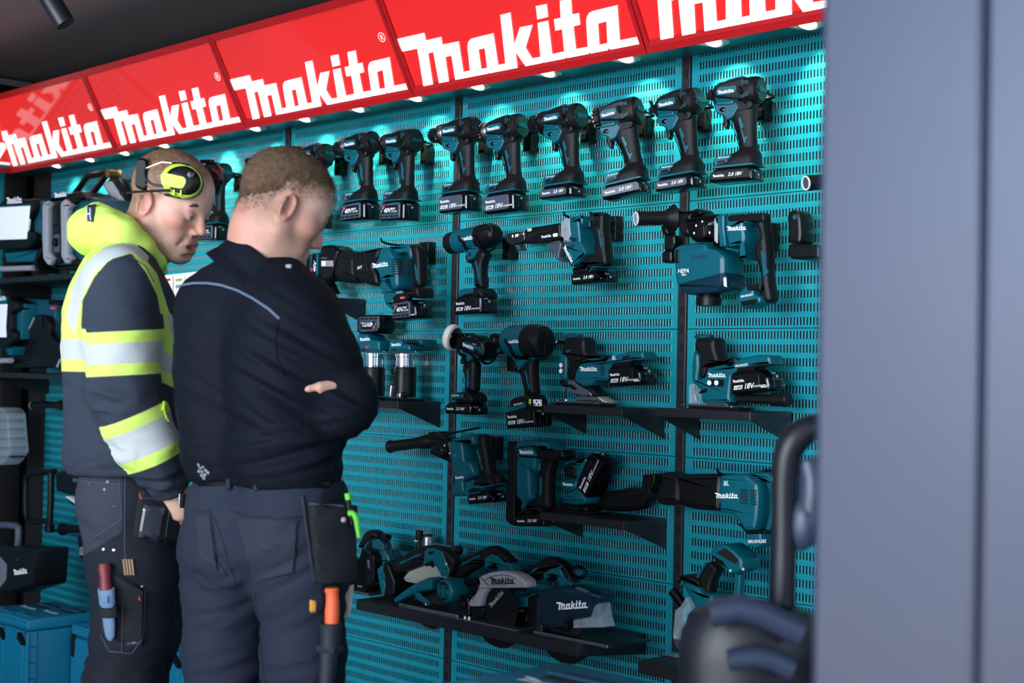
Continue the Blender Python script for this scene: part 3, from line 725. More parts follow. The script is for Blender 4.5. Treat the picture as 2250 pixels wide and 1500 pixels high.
for k in range(7):
    z = 440+27*k
    t.prism(mb, [(1000, z), (1090, z+2), (1090, z+14), (1000, z+12)], -.0416, -.035, HOLE, 0, 0); t.prism(mb, [(1120, z+4), (1186, z+8), (1186, z+20), (1120, z+16)], -.0416, -.035, HOLE, 0, 0)
mb.build('air_vents', h)
mb = MB(); t.logo(mb, (790, 545), (968, 522), -.0416); mb.build('lettering', h, flat=True)
t.part('lower_frame', [(848, 680), (912, 680), (1000, 788), (1150, 782), (1155, 815), (1080, 850), (1015, 905), (1020, 925), (1160, 925), (1185, 885), (1188, 935), (1010, 960), (1000, 1005), (930, 950), (895, 830)], -.034, .034, TEAL, .008, .004)
t.part('handle_frame', [(960, 318), (1080, 292), (1180, 282), (1215, 300), (1225, 420), (1190, 480), (1180, 400), (1150, 368), (1075, 385), (1020, 370)], -.020, .020, TEAL, .007, .006)
gp = t.part('grip', [(1170, 282), (1255, 278), (1310, 305), (1338, 375), (1348, 500), (1362, 745), (1225, 748), (1222, 610), (1212, 500), (1222, 430), (1210, 380), (1185, 350)], -.019, .019, BLK, .011, .01)
mb = MB(); t.prism(mb, [(1246, 510), (1262, 508), (1290, 590), (1278, 605), (1294, 660), (1275, 690), (1262, 610)], -.0205, -.012, TEAL, .0008, .001, ); mb.build('grip_inlay', gp)
t.part('foot', [(1110, 782), (1232, 745), (1362, 745), (1408, 785), (1414, 862), (1230, 858), (1195, 870), (1150, 850)], -.034, .034, BLK, .008, .006)
mb = MB(); t.prism(mb, [(1008, 870), (1060, 828), (1195, 838), (1215, 852), (1160, 908), (1030, 920)], -.0362, -.02, BLKM, .002, .003); t.prism(mb, [(1092, 862), (1140, 852), (1155, 860), (1148, 880), (1100, 884)], -.0375, -.03, REDP, 0, 0); t.text(mb, 'XGT', (1102, 880), (1150, 872), .0042, -.0380)
t.text(mb, 'BRUSHLESS', (1055, 820), (1140, 810), .0042, -.0352); mb.build('foot_switch', t.root)
battat(t, t.root, (1008, 1120), (1245, 1095), 'xgt', button=True)
small_hook('black hook block behind the large reciprocating saw', 1400, 360, Z1)

# ---- charger / twin battery thing left of it, half behind the mans face
t = tool('cordless_band_tool', 'black battery tool half hidden behind the face of the man in dark clothes', 'power tool', (300, 500), -.125, Z1)
t.part('body', [(40, 520), (60, 440), (110, 380), (215, 375), (215, 700), (60, 700), (0, 690)], -.040, .030, BLKM, .010, .008)
h = t.part('battery', [(215, 300), (300, 285), (380, 300), (418, 350), (375, 520), (350, 620), (330, 680), (205, 690), (205, 380)], -.040, .034, BLKG, .010, .008)
mb = MB(); t.prism(mb, [(118, 380), (190, 372), (182, 620), (140, 660), (95, 610)], -.0445, -.03, TEAL, .002, .004); t.prism(mb, [(130, 390), (180, 384), (172, 612), (142, 640), (108, 600)], -.0452, -.03, BLKM, .001, .003)
t.text(mb, '40V', (168, 590), (180, 440), .016, -.0458); t.prism(mb, [(110, 545), (132, 540), (128, 600), (108, 600)], -.0458, -.03, REDP, 0, 0); mb.build('battery_label', h)
mb = MB(); t.prism(mb, [(228, 462), (360, 462), (360, 525), (228, 525)], -.0408, -.03, LGR, 0, 0)
t.prism(mb, [(236, 468), (272, 468), (272, 519), (236, 519)], -.0412, -.03, WHT, 0, 0)
w = t.q1((306, 493), -.0412); mb.lathe(w, (0, -1, 0), [(0, .0055), (.0004, .0055), (.0004, .0040), (0, .0040)], REDP, 20, cap=False)
t.text(mb, 'LI-ION BATTERY', (228, 440), (360, 438), .0034, -.0410, PRT); mb.build('warning_label', h)
t.part('lower_block', [(120, 700), (260, 690), (320, 820), (240, 830), (170, 760)], -.02, .03, BLK, .006, .004)

# ---- heat gun
t = tool('heat_gun', 'teal heat gun with black nozzle and finned black rear in the middle row', 'heat gun', (1950, 220), -.125, Z1)
c = t.q1((1700, 250), 0)
def axis_parts(t, pa, pb, segs, ya=0):
    """segs: list of (name, material, [(fraction, radius)...])"""
    a = t.q1(pa, ya); b_ = t.q1(pb, 0); d = b_-a; out = []
    for nm, m, pr in segs:
        mb = MB(); L_ = d.length; mb.lathe(a, d, [(f*L_, r) for f, r in pr], m, 32); out.append(mb.build(nm, t.root))
    return out
axis_parts(t, (1640, 275), (2165, 170), [
 ('nozzle', BLK, [(0, .030), (.03, .034), (.10, .0345), (.20, .0345), (.21, .033), (.25, .033)]),
 ('barrel', TEAL, [(.16, .0335), (.20, .036), (.55, .036), (.72, .036), (.8, .034)]),
 ('rear_cover', BLKM, [(.66, .0372), (.70, .038), (.86, .0375), (.95, .032), (1.0, .022), (1.01, .01)])])
mb = MB(); t.logo(mb, (1752, 250), (1912, 225), -.0372, ); mb.build('lettering', t.root, flat=True)
mb = MB()
for k in range(5): t.prism(mb, [(1930, 165+13*k), (2040, 150+13*k), (2040, 157+13*k), (1930, 172+13*k)], -.0392, -.03, BLK, 0, 0)
for a in range(10):
    q = t.q1((2120, 180), 0); mb.cyl(q+Vector((.010, .012*math.cos(a*.628), .012*math.sin(a*.628))), q+Vector((.010, .026*math.cos(a*.628), .026*math.sin(a*.628))), .0014, BLKG, 6)
mb.build('rear_fins', t.root)
mb = MB(); q = t.q1((2070, 120), -.02); mb.tube([q+Vector((-.012, 0, -.01)), q+Vector((-.008, 0, .012)), q+Vector((.010, 0, .014)), q+Vector((.016, 0, -.01))], .0016, CHRM, 8, 2); mb.build('hanging_loop', t.root)
t.part('trigger_housing', [(1765, 320), (1925, 300), (1960, 330), (1900, 430), (1880, 450), (1850, 460), (1820, 410), (1790, 350)], -.022, .022, TEAL, .006, .006)
mb = MB(); mb.lathe(t.q1((1868, 395), -.021), (0, -1, 0), [(0, .0055), (.003, .005), (.004, .003)], BLKG, 14); t.prism(mb, [(1815, 400), (1838, 400), (1850, 440), (1838, 490), (1825, 480)], -.008, .008, DSTL, .002, .002); mb.build('trigger', t.root)
gp = t.part('grip', [(1890, 430), (1950, 345), (2050, 345), (2070, 400), (2025, 470), (2010, 560), (2020, 700), (2040, 760), (1895, 760), (1900, 690), (1885, 560), (1855, 490), (1850, 465)], -.0175, .0175, BLK, .011, .01)
mb = MB(); t.prism(mb, [(1914, 465), (1930, 460), (1960, 570), (1955, 600), (1978, 620), (1958, 700), (1945, 650)], -.0185, -.01, TEAL, .0008, .001); mb.build('grip_inlay', gp)
t.part('foot', [(1735, 820), (1745, 790), (1895, 755), (2040, 755), (2120, 815), (2128, 858), (2085, 868), (1740, 872)], -.034, .034, BLK, .008, .005)
t.part('foot_trim', [(1735, 840), (1748, 785), (1812, 765), (1895, 768), (1893, 815), (1800, 835), (1740, 872)], -.0352, .030, TEAL, .002, .003)
battat(t, t.root, (1690, 1060), (1915, 1045), 'tall', grey=False)
hook_o = onY(660+2165/5, 480+250/5, -.125)
hook('black cradle hook under the heat gun', onY(1080, 520, -.125).x, onY(1075, 522, -.125).z, xs=(-.085, -.02), R_=.042, bx=-.03)

# ---- auto feed screwdriver
t = tool('collated_screwdriver', 'cordless screwdriver with long black screw feed nose and teal body', 'screwdriver', (1400, 400), -.125, Z2)
t.part('feed_nose', [(212, 500), (410, 468), (500, 470), (500, 600), (420, 640), (300, 672), (212, 620)], -.018, .018, DSTL, .004, .004)
mb = MB()
t.prism(mb, [(275, 520), (345, 505), (345, 555), (275, 565)], -.0188, -.01, HOLE, .0005, .003); t.prism(mb, [(290, 595), (410, 570), (405, 620), (300, 640)], -.0188, -.01, HOLE, .0005, .003)
for a, c_ in ((305, 535), (355, 528), (380, 522)): t.prism(mb, [(a, c_-18), (a+22, c_-22), (a+22, c_+20), (a, c_+24)], -.0192, -.01, WHT, 0, .001)
t.prism(mb, [(415, 492), (480, 478), (480, 520), (415, 532)], -.0186, -.01, CHRM, .001, .001); mb.build('nose_scale', t.root)
t.part('nose_tip', [(330, 680), (400, 660), (440, 745), (380, 752)], -.014, .014, GRY, .003, .002)
t.part('feed_case', [(490, 440), (600, 405), (1020, 335), (1040, 560), (960, 600), (760, 640), (500, 650)], -.026, .026, BLKM, .005, .005)
mb = MB(); t.prism(mb, [(530, 425), (595, 415), (598, 460), (535, 470)], -.0272, -.02, BTN, .001, .002); t.prism(mb, [(560, 500), (880, 430), (885, 455), (600, 520), (545, 590), (520, 590)], -.0266, -.02, HOLE, .0004, .002)
t.logo(mb, (745, 570), (898, 545), -.0268); t.prism(mb, [(915, 500), (990, 488), (992, 540), (918, 550)], -.0268, -.02, WHT, .0003, .004); mb.build('feed_case_panel', t.root)
t.part('belt_guide', [(795, 630), (1000, 590), (1045, 640), (1035, 720), (1005, 840), (1110, 925), (1035, 915), (975, 895), (925, 780), (830, 700)], -.016, .016, GRY, .004, .004)
t.part('silver_collar', [(1028, 345), (1105, 258), (1185, 240), (1175, 360), (1200, 520), (1145, 600), (1160, 620), (1070, 640), (1070, 560), (1030, 550)], -.033, .033, LGR, .005, .004)
h = t.part('motor_housing', [(1125, 262), (1180, 240), (1420, 212), (1520, 215), (1545, 300), (1480, 400), (1440, 380), (1370, 300), (1400, 400), (1450, 560), (1550, 790), (1440, 830), (1400, 860), (1320, 900), (1300, 700), (1240, 600), (1150, 600), (1145, 480), (1150, 360)], -.032, .032, TEAL, .007, .004)
mb = MB(); mb.text('BL', t.q1((1085, 460), -.0338), .008, PRT); mb.build('collar_print', t.root, flat=True)
h2 = t.part('lower_housing', [(1042, 660), (1150, 625), (1240, 605), (1330, 610), (1430, 800), (1330, 860), (1290, 930), (1200, 1000)], -.0345, .0345, TEAL, .007, .005)
mb = MB(); t.logo(mb, (1070, 700), (1200, 950), -.0352); mb.build('lettering', h2, flat=True)
mb = MB()
for k in range(5): t.prism(mb, [(1140+20*k, 705-11*k), (1152+20*k, 700-11*k), (1158+20*k, 730-11*k), (1146+20*k, 736-11*k)], -.0352, -.03, HOLE, 0, 0); t.prism(mb, [(1120+16*k, 840+30*k), (1132+16*k, 834+30*k), (1140+16*k, 856+30*k), (1128+16*k, 862+30*k)], -.0352, -.03, HOLE, 0, 0)
mb.build('air_vents', h2)
gp = t.part('grip', [(1425, 205), (1560, 170), (1700, 170), (1742, 200), (1735, 420), (1765, 560), (1775, 760), (1800, 830), (1800, 960), (1720, 980), (1240, 985), (1310, 900), (1320, 860), (1440, 825), (1560, 800), (1560, 640), (1530, 470), (1500, 400), (1545, 290), (1520, 225)], -.0185, .0185, BLK, .010, .008)
mb = MB(); t.prism(mb, [(1585, 420), (1605, 418), (1635, 490), (1625, 520), (1665, 640), (1635, 735), (1610, 600)], -.0195, -.01, TEAL, .0008, .001); mb.build('grip_inlay', gp)
mb = MB(); mb.lathe(t.q1((1558, 335), -.0182), (0, -1, 0), [(0, .0085), (.002, .0085), (.002, .0065), (.004, .005), (.0042, .001)], BLKM, 20); mb.lathe(t.q1((1358, 250), -.031), (0, -1, 0), [(0, .004), (.002, .004), (.0025, .001)], BLKG, 12); mb.build('lock_button', gp)
t.part('trigger', [(1445, 300), (1470, 300), (1480, 400), (1455, 410)], -.009, .009, DSTL, .003, .003)
t.part('foot', [(1195, 1020), (1310, 960), (1460, 975), (1800, 955), (1790, 1000), (1500, 985), (1450, 1080), (1215, 1115)], -.034, .034, BLKM, .006, .004)
t.part('foot_trim', [(1212, 1112), (1452, 1080), (1500, 985), (1790, 1000), (1790, 1012), (1510, 1000), (1462, 1092), (1215, 1130)], -.035, .035, TEAL, .001, .001)
battat(t, t.root, (1185, 1270), (1610, 1225), 'slim', grey=False, button=True)
small_hook('black hook block behind the collated screwdriver', 1840, 400, Z2)

# ---- rotary hammer with dust extractor
t = tool('rotary_hammer', 'rotary hammer with a teal dust extractor unit and a white-ended side handle', 'rotary hammer', (1200, 400), -.135, Z3)
h = axis_parts(t, (140, 300), (640, 290), [('side_handle', BLK, [(0, .017), (.02, .019), (.10, .019), (.60, .0185), (.70, .024), (.80, .034), (.83, .036), (.86, .030), (1.0, .018)])], -.11)[0]
a_ = t.q1((140, 300), -.11); dd_ = (a_-t.q1((640, 290), 0)).normalized(); mb = MB(); mb.lathe(a_-dd_*.001, dd_, [(0, .0165), (.002, .0165), (.003, .0155), (.0032, .001)], LGR, 28)
mb.lathe(a_-dd_*.001, dd_, [(.0005, .0178), (.0035, .0178), (.0035, .0150), (.0005, .0150)], WHT, 28, cap=False); mb.build('handle_end_ring', h)
t.part('handle_clamp', [(560, 215), (740, 210), (780, 185), (840, 200), (860, 250), (740, 270), (720, 480), (640, 500), (600, 420)], -.030, .030, BLKM, .008, .006)
t.part('chuck', [(400, 380), (430, 360), (470, 370), (500, 470), (440, 500), (410, 460)], -.018, .018, BLKM, .008, .008)
t.part('dust_inlet', [(440, 480), (560, 480), (570, 570), (530, 650), (440, 650)], -.020, .020, BLKM, .006, .005)
t.part('inlet_knob', [(412, 680), (440, 650), (530, 650), (530, 780), (440, 790), (415, 770)], -.018, .018, BLKM, .006, .006)
h = t.part('gear_case', [(650, 300), (760, 270), (860, 250), (1040, 245), (1040, 600), (960, 600), (960, 555), (750, 555), (700, 480)], -.040, .040, BLKG, .012, .01)
mb = MB(); mb.lathe(t.q1((870, 430), -.040), (0, -1, 0), [(0, .021), (.004, .020), (.005, .012), (.006, .001)], BLKM, 26); t.prism(mb, [(852, 370), (885, 370), (890, 500), (850, 500)], -.048, -.04, BLKM, .002, .004); mb.build('mode_dial', h)
mb = MB(); t.text(mb, 'AVT', (925, 380), (990, 370), .0085, -.0405, PRT)
for a, c_ in ((865, 335), (798, 378), (775, 460), (945, 455)): t.prism(mb, [(a-8, c_-14), (a+8, c_-14), (a+8, c_+14), (a-8, c_+14)], -.0405, -.03, WHT, 0, .002)
mb.build('dial_marks', h, flat=True)
t.part('collar_band', [(1022, 262), (1105, 250), (1105, 400), (1125, 610), (1050, 612), (1030, 400)], -.043, .043, TEAL, .005, .004)
h = t.part('motor_housing', [(1120, 250), (1540, 215), (1548, 235), (1545, 350), (1400, 335), (1490, 495), (1420, 600), (1428, 760), (1395, 700), (1370, 580), (1150, 620), (1110, 430)], -.040, .040, TEAL, .010, .006)
mb = MB(); t.prism(mb, [(1145, 265), (1530, 235), (1545, 330), (1390, 330), (1145, 335)], -.0412, -.03, BLKM, .003, .006); mb.build('overmould', h)
mb = MB(); t.logo(mb, (1135, 435), (1350, 425), -.0406); mb.build('lettering', h, flat=True)
gp = t.part('grip', [(1400, 240), (1548, 225), (1550, 350), (1590, 500), (1625, 700), (1640, 900), (1660, 1020), (1700, 1130), (1702, 1215), (1460, 1235), (1480, 1130), (1500, 1080), (1490, 900), (1460, 800), (1420, 700), (1420, 600), (1490, 500), (1440, 360)], -.021, .021, BLK, .012, .01)
mb = MB(); t.prism(mb, [(1505, 655), (1530, 650), (1560, 740), (1540, 760), (1580, 890), (1535, 965), (1525, 830)], -.0222, -.012, TEAL, .0008, .001); mb.build('grip_inlay', gp)
t.part('trigger', [(1345, 590), (1385, 590), (1395, 740), (1355, 740)], -.010, .010, DSTL, .003, .003)
t.part('foot', [(1240, 1150), (1340, 1030), (1460, 1035), (1500, 1130), (1700, 1150), (1700, 1225), (1500, 1230), (1310, 1290), (1250, 1230)], -.036, .036, TEAL, .006, .005)
mb = MB(); t.prism(mb, [(1345, 1035), (1500, 1015), (1505, 1085), (1360, 1095)], -.0372, -.03, BLKM, .002, .004); t.prism(mb, [(1280, 1210), (1470, 1180), (1470, 1215), (1310, 1270)], -.0372, -.03, BLKM, .002, .004); t.text(mb, 'BRUSHLESS', (1290, 1170), (1440, 1140), .0055, -.0372); mb.build('foot_panel', t.root)
h = t.part('dust_unit', [(530, 640), (575, 590), (770, 565), (960, 565), (1000, 610), (1140, 620), (1330, 690), (1340, 900), (1320, 1020), (1200, 1100), (900, 1120), (700, 1140), (600, 1100), (560, 1000), (545, 800)], -.050, .040, TEAL, .014, .010)
mb = MB(); t.prism(mb, [(575, 1010), (1090, 880), (1130, 920), (1140, 1080), (1000, 1120), (700, 1135), (620, 1110)], -.053, .035, SMOKE, .010, .008); mb.build('dust_window', h)
mb = MB(); t.prism(mb, [(565, 640), (612, 640), (612, 790), (565, 790)], -.0525, -.03, BLKM, .003, .004); mb.build('side_latch', h)
mb = MB(); t.logo(mb, (730, 750), (935, 735), -.0510, TEALD); t.text(mb, 'HEPA', (595, 900), (705, 895), .0115, -.0510); t.text(mb, 'filter', (640, 928), (700, 926), .006, -.0510); mb.build('lettering', h, flat=True)
mb = MB(); a_ = t.q1((940, 1130), 0); mb.lathe(a_, (0, 0, -1), [(0, .028), (.010, .030), (.011, .034), (.030, .033), (.032, .02)], BLKM, 30); mb.build('bottom_cap', h)
small_hook('black hook block behind the rotary hammer with dust unit', 1605, 480, Z3)
# ---- loose accessories at the right edge of the wall
t = tool('side_handle', 'round white-ringed handle end sticking out at the right edge of the wall', 'handle', (0, 0), -.10, (1772, 402, 1))
axis_parts(t, (0, 0), (60, -6), [('grip', BLK, [(0, .017), (.05, .019), (.5, .018), (1, .017)])], -.07)
a_ = t.q1((0, 0), -.07); dd_ = (a_-t.q1((60, -6), 0)).normalized()
mb = MB(); mb.lathe(a_, dd_, [(0, .0175), (.003, .0175), (.003, .0145), (0, .0145)], WHT, 28, cap=False); mb.lathe(a_, dd_, [(0, .0145), (.001, .0145), (.0011, .001)], GRY, 20); mb.build('end_ring', t.root)
t = tool('depth_stop_bracket', 'dark angled bracket with a round eye at the right edge of the wall', 'bracket', (1880, 400), -.06, Z3)
t.part('eye_plate', [(1790, 300), (1800, 230), (1860, 195), (1920, 215), (1945, 290), (1955, 480), (1940, 580), (1800, 575), (1805, 380)], -.03, .03, BLKM, .008, .01)
t.part('foot_block', [(1805, 580), (1945, 575), (1980, 580), (2150, 590), (2150, 740), (1830, 745), (1805, 700)], -.05, .04, BLKM, .006, .006)
mb = MB(); mb.lathe(t.q1((1885, 285), -.030), (0, -1, 0), [(0, .006), (.002, .006), (.0021, .001)], TEAL, 16); mb.build('eye_bush', t.root)
# ---- two compact routers on the narrow shelf
ZR = onY(874, 882, -.18).z
def router(label, at_, dx, withbatt, knob):
    """x offsets are in zoom points of frame Z4 relative to the right-hand router"""
    t = tool('compact_router', label, 'router', at_, -.095, Z4)
    P = lambda l: [(a+dx, c) for a, c in l]
    c0 = t.q1((612+dx, 700), 0)
    bz = ZR-t.o.z
    mb = MB(); mb.box((c0.x, 0, bz+.0035), (.092, .086, .006), BLKM, .003); mb.build('base_plate', t.root)
    zz = lambda c: t.q1((612+dx, c), 0).z
    mb = MB()
    mb.prism([(c0.x-.034, bz+.007), (c0.x+.036, bz+.007), (c0.x+.036, bz+.012), (c0.x-.034, bz+.013)], -.041, .036, SILV, .003, r=.003)
    mb.prism([(c0.x-.036, bz+.010), (c0.x-.024, bz+.010), (c0.x-.022, bz+.03), (c0.x-.020, bz+.050), (c0.x-.032, bz+.056)], -.040, .033, SILV, .004, r=.003)
    mb.prism([(c0.x+.006, bz+.010), (c0.x+.030, bz+.010), (c0.x+.030, bz+.028), (c0.x+.012, bz+.028)], -.044, -.010, SILV, .004, r=.004)
    mb.build('metal_foot', t.root)
    mb = MB(); a_ = Vector((c0.x+.026, -.030, bz+.018)); mb.lathe(a_, (1, -.3, 0), [(0, .011), (.010, .012), (.014, .010), (.015, .003)], BLKM, 20); mb.build('locking_knob', t.root)
    mb = MB(); mb.lathe((c0.x, 0, bz+.012), (0, 0, 1), [(0, .0335), (.004, .036), (zz(600)-bz-.014, .036), (zz(590)-bz-.012, .034)], BLKM, 36)
    mb.build('motor_sleeve', t.root)
    mb = MB(); mb.lathe((c0.x, 0, zz(594)), (0, 0, 1), [(0, .034), (.003, .034), (.005, .0315), (zz(490)-zz(594), .0315), (zz(484)-zz(594), .034), (zz(455)-zz(594), .034)], CHRM, 36); mb.build('chrome_band', t.root)
    if knob:
        mb = MB(); mb.cyl((c0.x-.036, -.01, zz(640)), (c0.x-.052, -.014, zz(640)), .009, BLKM, 14, bev=.002); mb.build('clamp_lever', t.root)
    mb = MB(); mb.prism(t.q(P([(430, 440), (715, 440), (715, 425), (430, 425)]), -.038), -.038, .034, SILV, .002, r=.002); mb.build('metal_rim', t.root)
    h = t.part('top_housing', P([(432, 430), (440, 330), (465, 302), (590, 308), (620, 352), (778, 358), (790, 428)]) if not withbatt else P([(432, 430), (440, 300), (445, 245), (540, 250), (610, 312), (778, 318), (792, 428)]), -.038, .034, TEAL, .006, .006, sq=.95)
    mb = MB(); dz = 0 if not withbatt else -55
    t.logo(mb, (465+dx, 378+dz), (572+dx, 372+dz), -.0386)
    mb.build('lettering', h, flat=True)
    mb = MB(); t.prism(mb, P([(480, 400), (515, 400), (515, 425), (480, 425)]), -.0385, -.03, HOLE, 0, 0); mb.build('dial_slot', h)
    mb = MB()
    if withbatt: t.prism(mb, P([(520, 372), (560, 370), (556, 392), (516, 394)]), -.0388, -.03, REDP, 0, 0)
    else:
        t.prism(mb, P([(600, 345), (760, 345), (770, 305), (600, 305)]), -.030, .026, TEALD, .004, .004); t.prism(mb, P([(620, 318), (740, 320), (736, 345), (632, 342)]), -.0305, -.02, HOLE, 0, .002)
        t.prism(mb, P([(765, 360), (785, 360), (780, 308), (760, 308)]), -.034, .030, TEAL, .003, .002)
    mb.build('battery_socket' if not withbatt else 'model_badge', h)
    if withbatt:
        a = t.q1((430+dx, 235), -.036); M = Matrix.Translation((a.x+.095, 0, a.z-.006)) @ Matrix.Rotation(PI, 4, 'Y') @ Matrix.Translation((.0, 0, 0))
        # upside down battery on top; its label reads upside down
        M = Matrix.Translation((a.x-.002, 0, a.z-.004)) @ Matrix.Rotation(PI, 4, 'Y')
        batt(t.root, M, 'xgt', True)
    return t
router('compact router without a battery, standing on the narrow black shelf', (612, 880), 0, False, True)
router('compact router with a large upside-down battery on top, beside the dark-clothed mans elbow', (290, 880), -322, True, False)

# ---- mini polisher
t = tool('cordless_polisher', 'small polisher with a round white foam pad and slim battery', 'polisher', (1400, 400), -.125, Z4)
ax0 = t.q1((1090, 290), -.01); ax1 = t.q1((1400, 420), 0)
pd = Vector((-.80, -.35, .42)).normalized()
mb = MB(); c_ = t.q1((1108, 290), -.02)
pd = Vector((-.93, -.28, .22)).normalized()
mb.lathe(c_-pd*.008, pd, [(0, .030), (.004, .040), (.018, .0405), (.024, .037), (.025, .01)], FOAM, 40); mb.build('foam_pad', t.root)
mb = MB(); mb.lathe(c_-pd*.018, pd, [(0, .018), (.006, .032), (.0105, .033), (.011, .030)], BLKG, 36)
mb.build('backing_disc', t.root)
h = t.part('gear_head', [(1100, 330), (1130, 260), (1200, 235), (1245, 250), (1200, 330), (1150, 420), (1110, 400)], -.024, .024, BLKM, .008, .008)
mb = MB(); w = t.q1((1130, 295), -.0245); mb.lathe(w, (0, -1, 0), [(0, .0068), (.002, .0065), (.0025, .003)], BLKM, 20); mb.box(w+Vector((0, -.0028, 0)), (.006, .001, .0012), HOLE); mb.box(w+Vector((0, -.0028, 0)), (.0012, .001, .006), HOLE); mb.build('spindle_screw', h)
h = t.part('motor_housing', [(1165, 400), (1205, 300), (1240, 255), (1320, 262), (1460, 315), (1490, 400), (1480, 480), (1400, 525), (1330, 515), (1270, 470), (1180, 430)], -.030, .030, BLKM, .011, .008, sq=.6)
mb = MB(); t.prism(mb, [(1190, 370), (1212, 325), (1345, 375), (1322, 440)], -.0316, -.02, TEAL, .001, .003); t.prism(mb, [(1220, 290), (1260, 262), (1360, 300), (1330, 335)], -.0285, -.01, TEAL, .003, .004)
t.prism(mb, [(1296, 345), (1335, 352), (1338, 362), (1300, 358)], -.0316, -.02, LGR, .0005, .001); mb.build('name_panel', h)
mb = MB(); t.logo(mb, (1197, 370), (1312, 412), -.0322); mb.build('lettering', h, flat=True)
mb = MB(); e0 = t.q1((1420, 440), -.010); mb.prism([(e0.x-.014, e0.z-.014), (e0.x+.004, e0.z-.020), (e0.x+.012, e0.z+.002), (e0.x+.004, e0.z+.018), (e0.x-.012, e0.z+.018)], -.0325, -.02, TEALD, .002, r=.004); mb.build('end_plate', h)
t.part('trigger_housing', [(1178, 400), (1215, 420), (1290, 480), (1285, 520), (1240, 540), (1190, 550), (1200, 480)], -.022, .022, TEAL, .006, .005)
mb = MB(); mb.lathe(t.q1((1230, 478), -.0215), (0, -1, 0), [(0, .0048), (.003, .0045), (.004, .002)], BLKG, 12); t.prism(mb, [(1175, 520), (1195, 480), (1190, 560), (1178, 555)], -.007, .007, BLKM, .002, .002); mb.build('trigger', t.root)
gp = t.part('grip', [(1190, 555), (1250, 525), (1300, 500), (1345, 540), (1345, 640), (1335, 760), (1335, 850), (1200, 850), (1215, 760), (1200, 640)], -.0175, .0175, BLK, .011, .01, sq=.5)
mb = MB(); mb.lathe(t.q1((1236, 568), -.0172), (0, -1, 0), [(0, .0078), (.002, .0078), (.002, .0062), (.004, .005), (.0042, .001)], BLKM, 20)
t.prism(mb, [(1243, 618), (1256, 616), (1268, 700), (1258, 730), (1272, 770), (1240, 825)], -.0185, -.01, TEAL, .0008, .001); mb.build('grip_inlay', gp)
t.part('foot', [(1070, 925), (1085, 870), (1120, 852), (1200, 850), (1330, 850), (1415, 900), (1418, 965), (1080, 960)], -.034, .034, BLK, .008, .006)
mb = MB(); t.prism(mb, [(1070, 930), (1082, 866), (1105, 850), (1125, 866), (1205, 870), (1205, 915), (1100, 918), (1080, 945)], -.0355, .03, TEAL, .002, .003); t.prism(mb, [(1082, 930), (1130, 930), (1125, 958), (1085, 958)], -.036, -.03, TEAL, .001, .002); mb.build('foot_trim', t.root)
mb = MB(); t.text(mb, 'BRUSHLESS', (1090, 893), (1190, 890), .0048, -.0362); mb.build('foot_print', t.root, flat=True)
battat(t, t.root, (1015, 1072), (1235, 1082), 'slim', grey=False)
o = onY(760+1400/4.6875, 680+440/4.6875, -.125)
hook('black cradle hook under the small polisher', o.x+.03, o.z+.002, xs=(-.08, -.005), R_=.036, bx=.0)

# ---- blower
t = tool('cordless_blower', 'rounded teal blower with a black spoked fan inlet and 6.0Ah battery', 'blower', (1900, 330), -.13, Z4)
axis_parts(t, (1520, 320), (2060, 330), [
 ('nozzle', BLKM, [(0, .020), (.02, .022), (.10, .022), (.12, .019), (.22, .019), (.30, .028), (.34, .034)]),
 ('motor_housing', TEAL, [(.24, .026), (.30, .040), (.38, .047), (.64, .049), (.74, .047)]),
 ('fan_cover', BLK, [(.70, .048), (.74, .0505), (.88, .050), (.97, .045), (1.0, .036)])])
mb = MB(); f = t.q1((2060, 330), 0)
mb.lathe(f+Vector((-.003, 0, 0)), (1, 0, 0), [(0, .036), (.001, .036), (.0012, .002)], HOLE, 30)
mb.lathe(f, (1, 0, 0), [(0, .008), (.004, .008), (.005, .004)], BLKM, 18)
for k in range(12):
    a = k*PI/6; mb.cyl(f+Vector((.001, .006*math.cos(a), .006*math.sin(a))), f+Vector((0, .037*math.cos(a+.35), .037*math.sin(a+.35))), .0013, BLKM, 6)
mb.lathe(f, (1, 0, 0), [(-.001, .0215), (.0012, .0215), (.0012, .0200), (-.001, .0200)], BLKM, 30, cap=False)
mb.build('fan_grille', t.root)
mb = MB(); t.logo(mb, (1652, 350), (1782, 341), -.0503); mb.build('lettering', t.root, flat=True)
mb = MB(); q = t.q1((1930, 185), -.0); mb.tube([q+Vector((-.008, 0, -.006)), q+Vector((0, 0, .010)), q+Vector((.008, 0, .008)), q+Vector((.012, 0, -.01))], .0014, CHRM, 8, 2); mb.build('hanging_loop', t.root)
t.part('trigger_housing', [(1700, 480), (1760, 490), (1910, 480), (1960, 500), (1850, 540), (1760, 640), (1735, 540)], -.026, .026, TEAL, .007, .006)
mb = MB(); mb.lathe(t.q1((1778, 508), -.0255), (0, -1, 0), [(0, .005), (.003, .0047), (.004, .002)], BLKG, 12); t.prism(mb, [(1730, 540), (1752, 545), (1755, 600), (1735, 615)], -.007, .007, BLKM, .002, .002); mb.build('trigger', t.root)
gp = t.part('grip', [(1760, 560), (1800, 520), (1900, 500), (1950, 505), (1930, 600), (1945, 740), (1960, 880), (1830, 890), (1815, 800), (1785, 680), (1755, 630)], -.018, .018, BLK, .011, .01, sq=.5)
mb = MB(); mb.lathe(t.q1((1803, 590), -.0178), (0, -1, 0), [(0, .0085), (.002, .0085), (.002, .0065), (.004, .005), (.0042, .001)], BLKM, 20)
t.prism(mb, [(1835, 635), (1852, 632), (1878, 710), (1870, 740), (1900, 780), (1880, 835), (1860, 740)], -.019, -.01, TEAL, .0008, .001); mb.build('grip_inlay', gp)
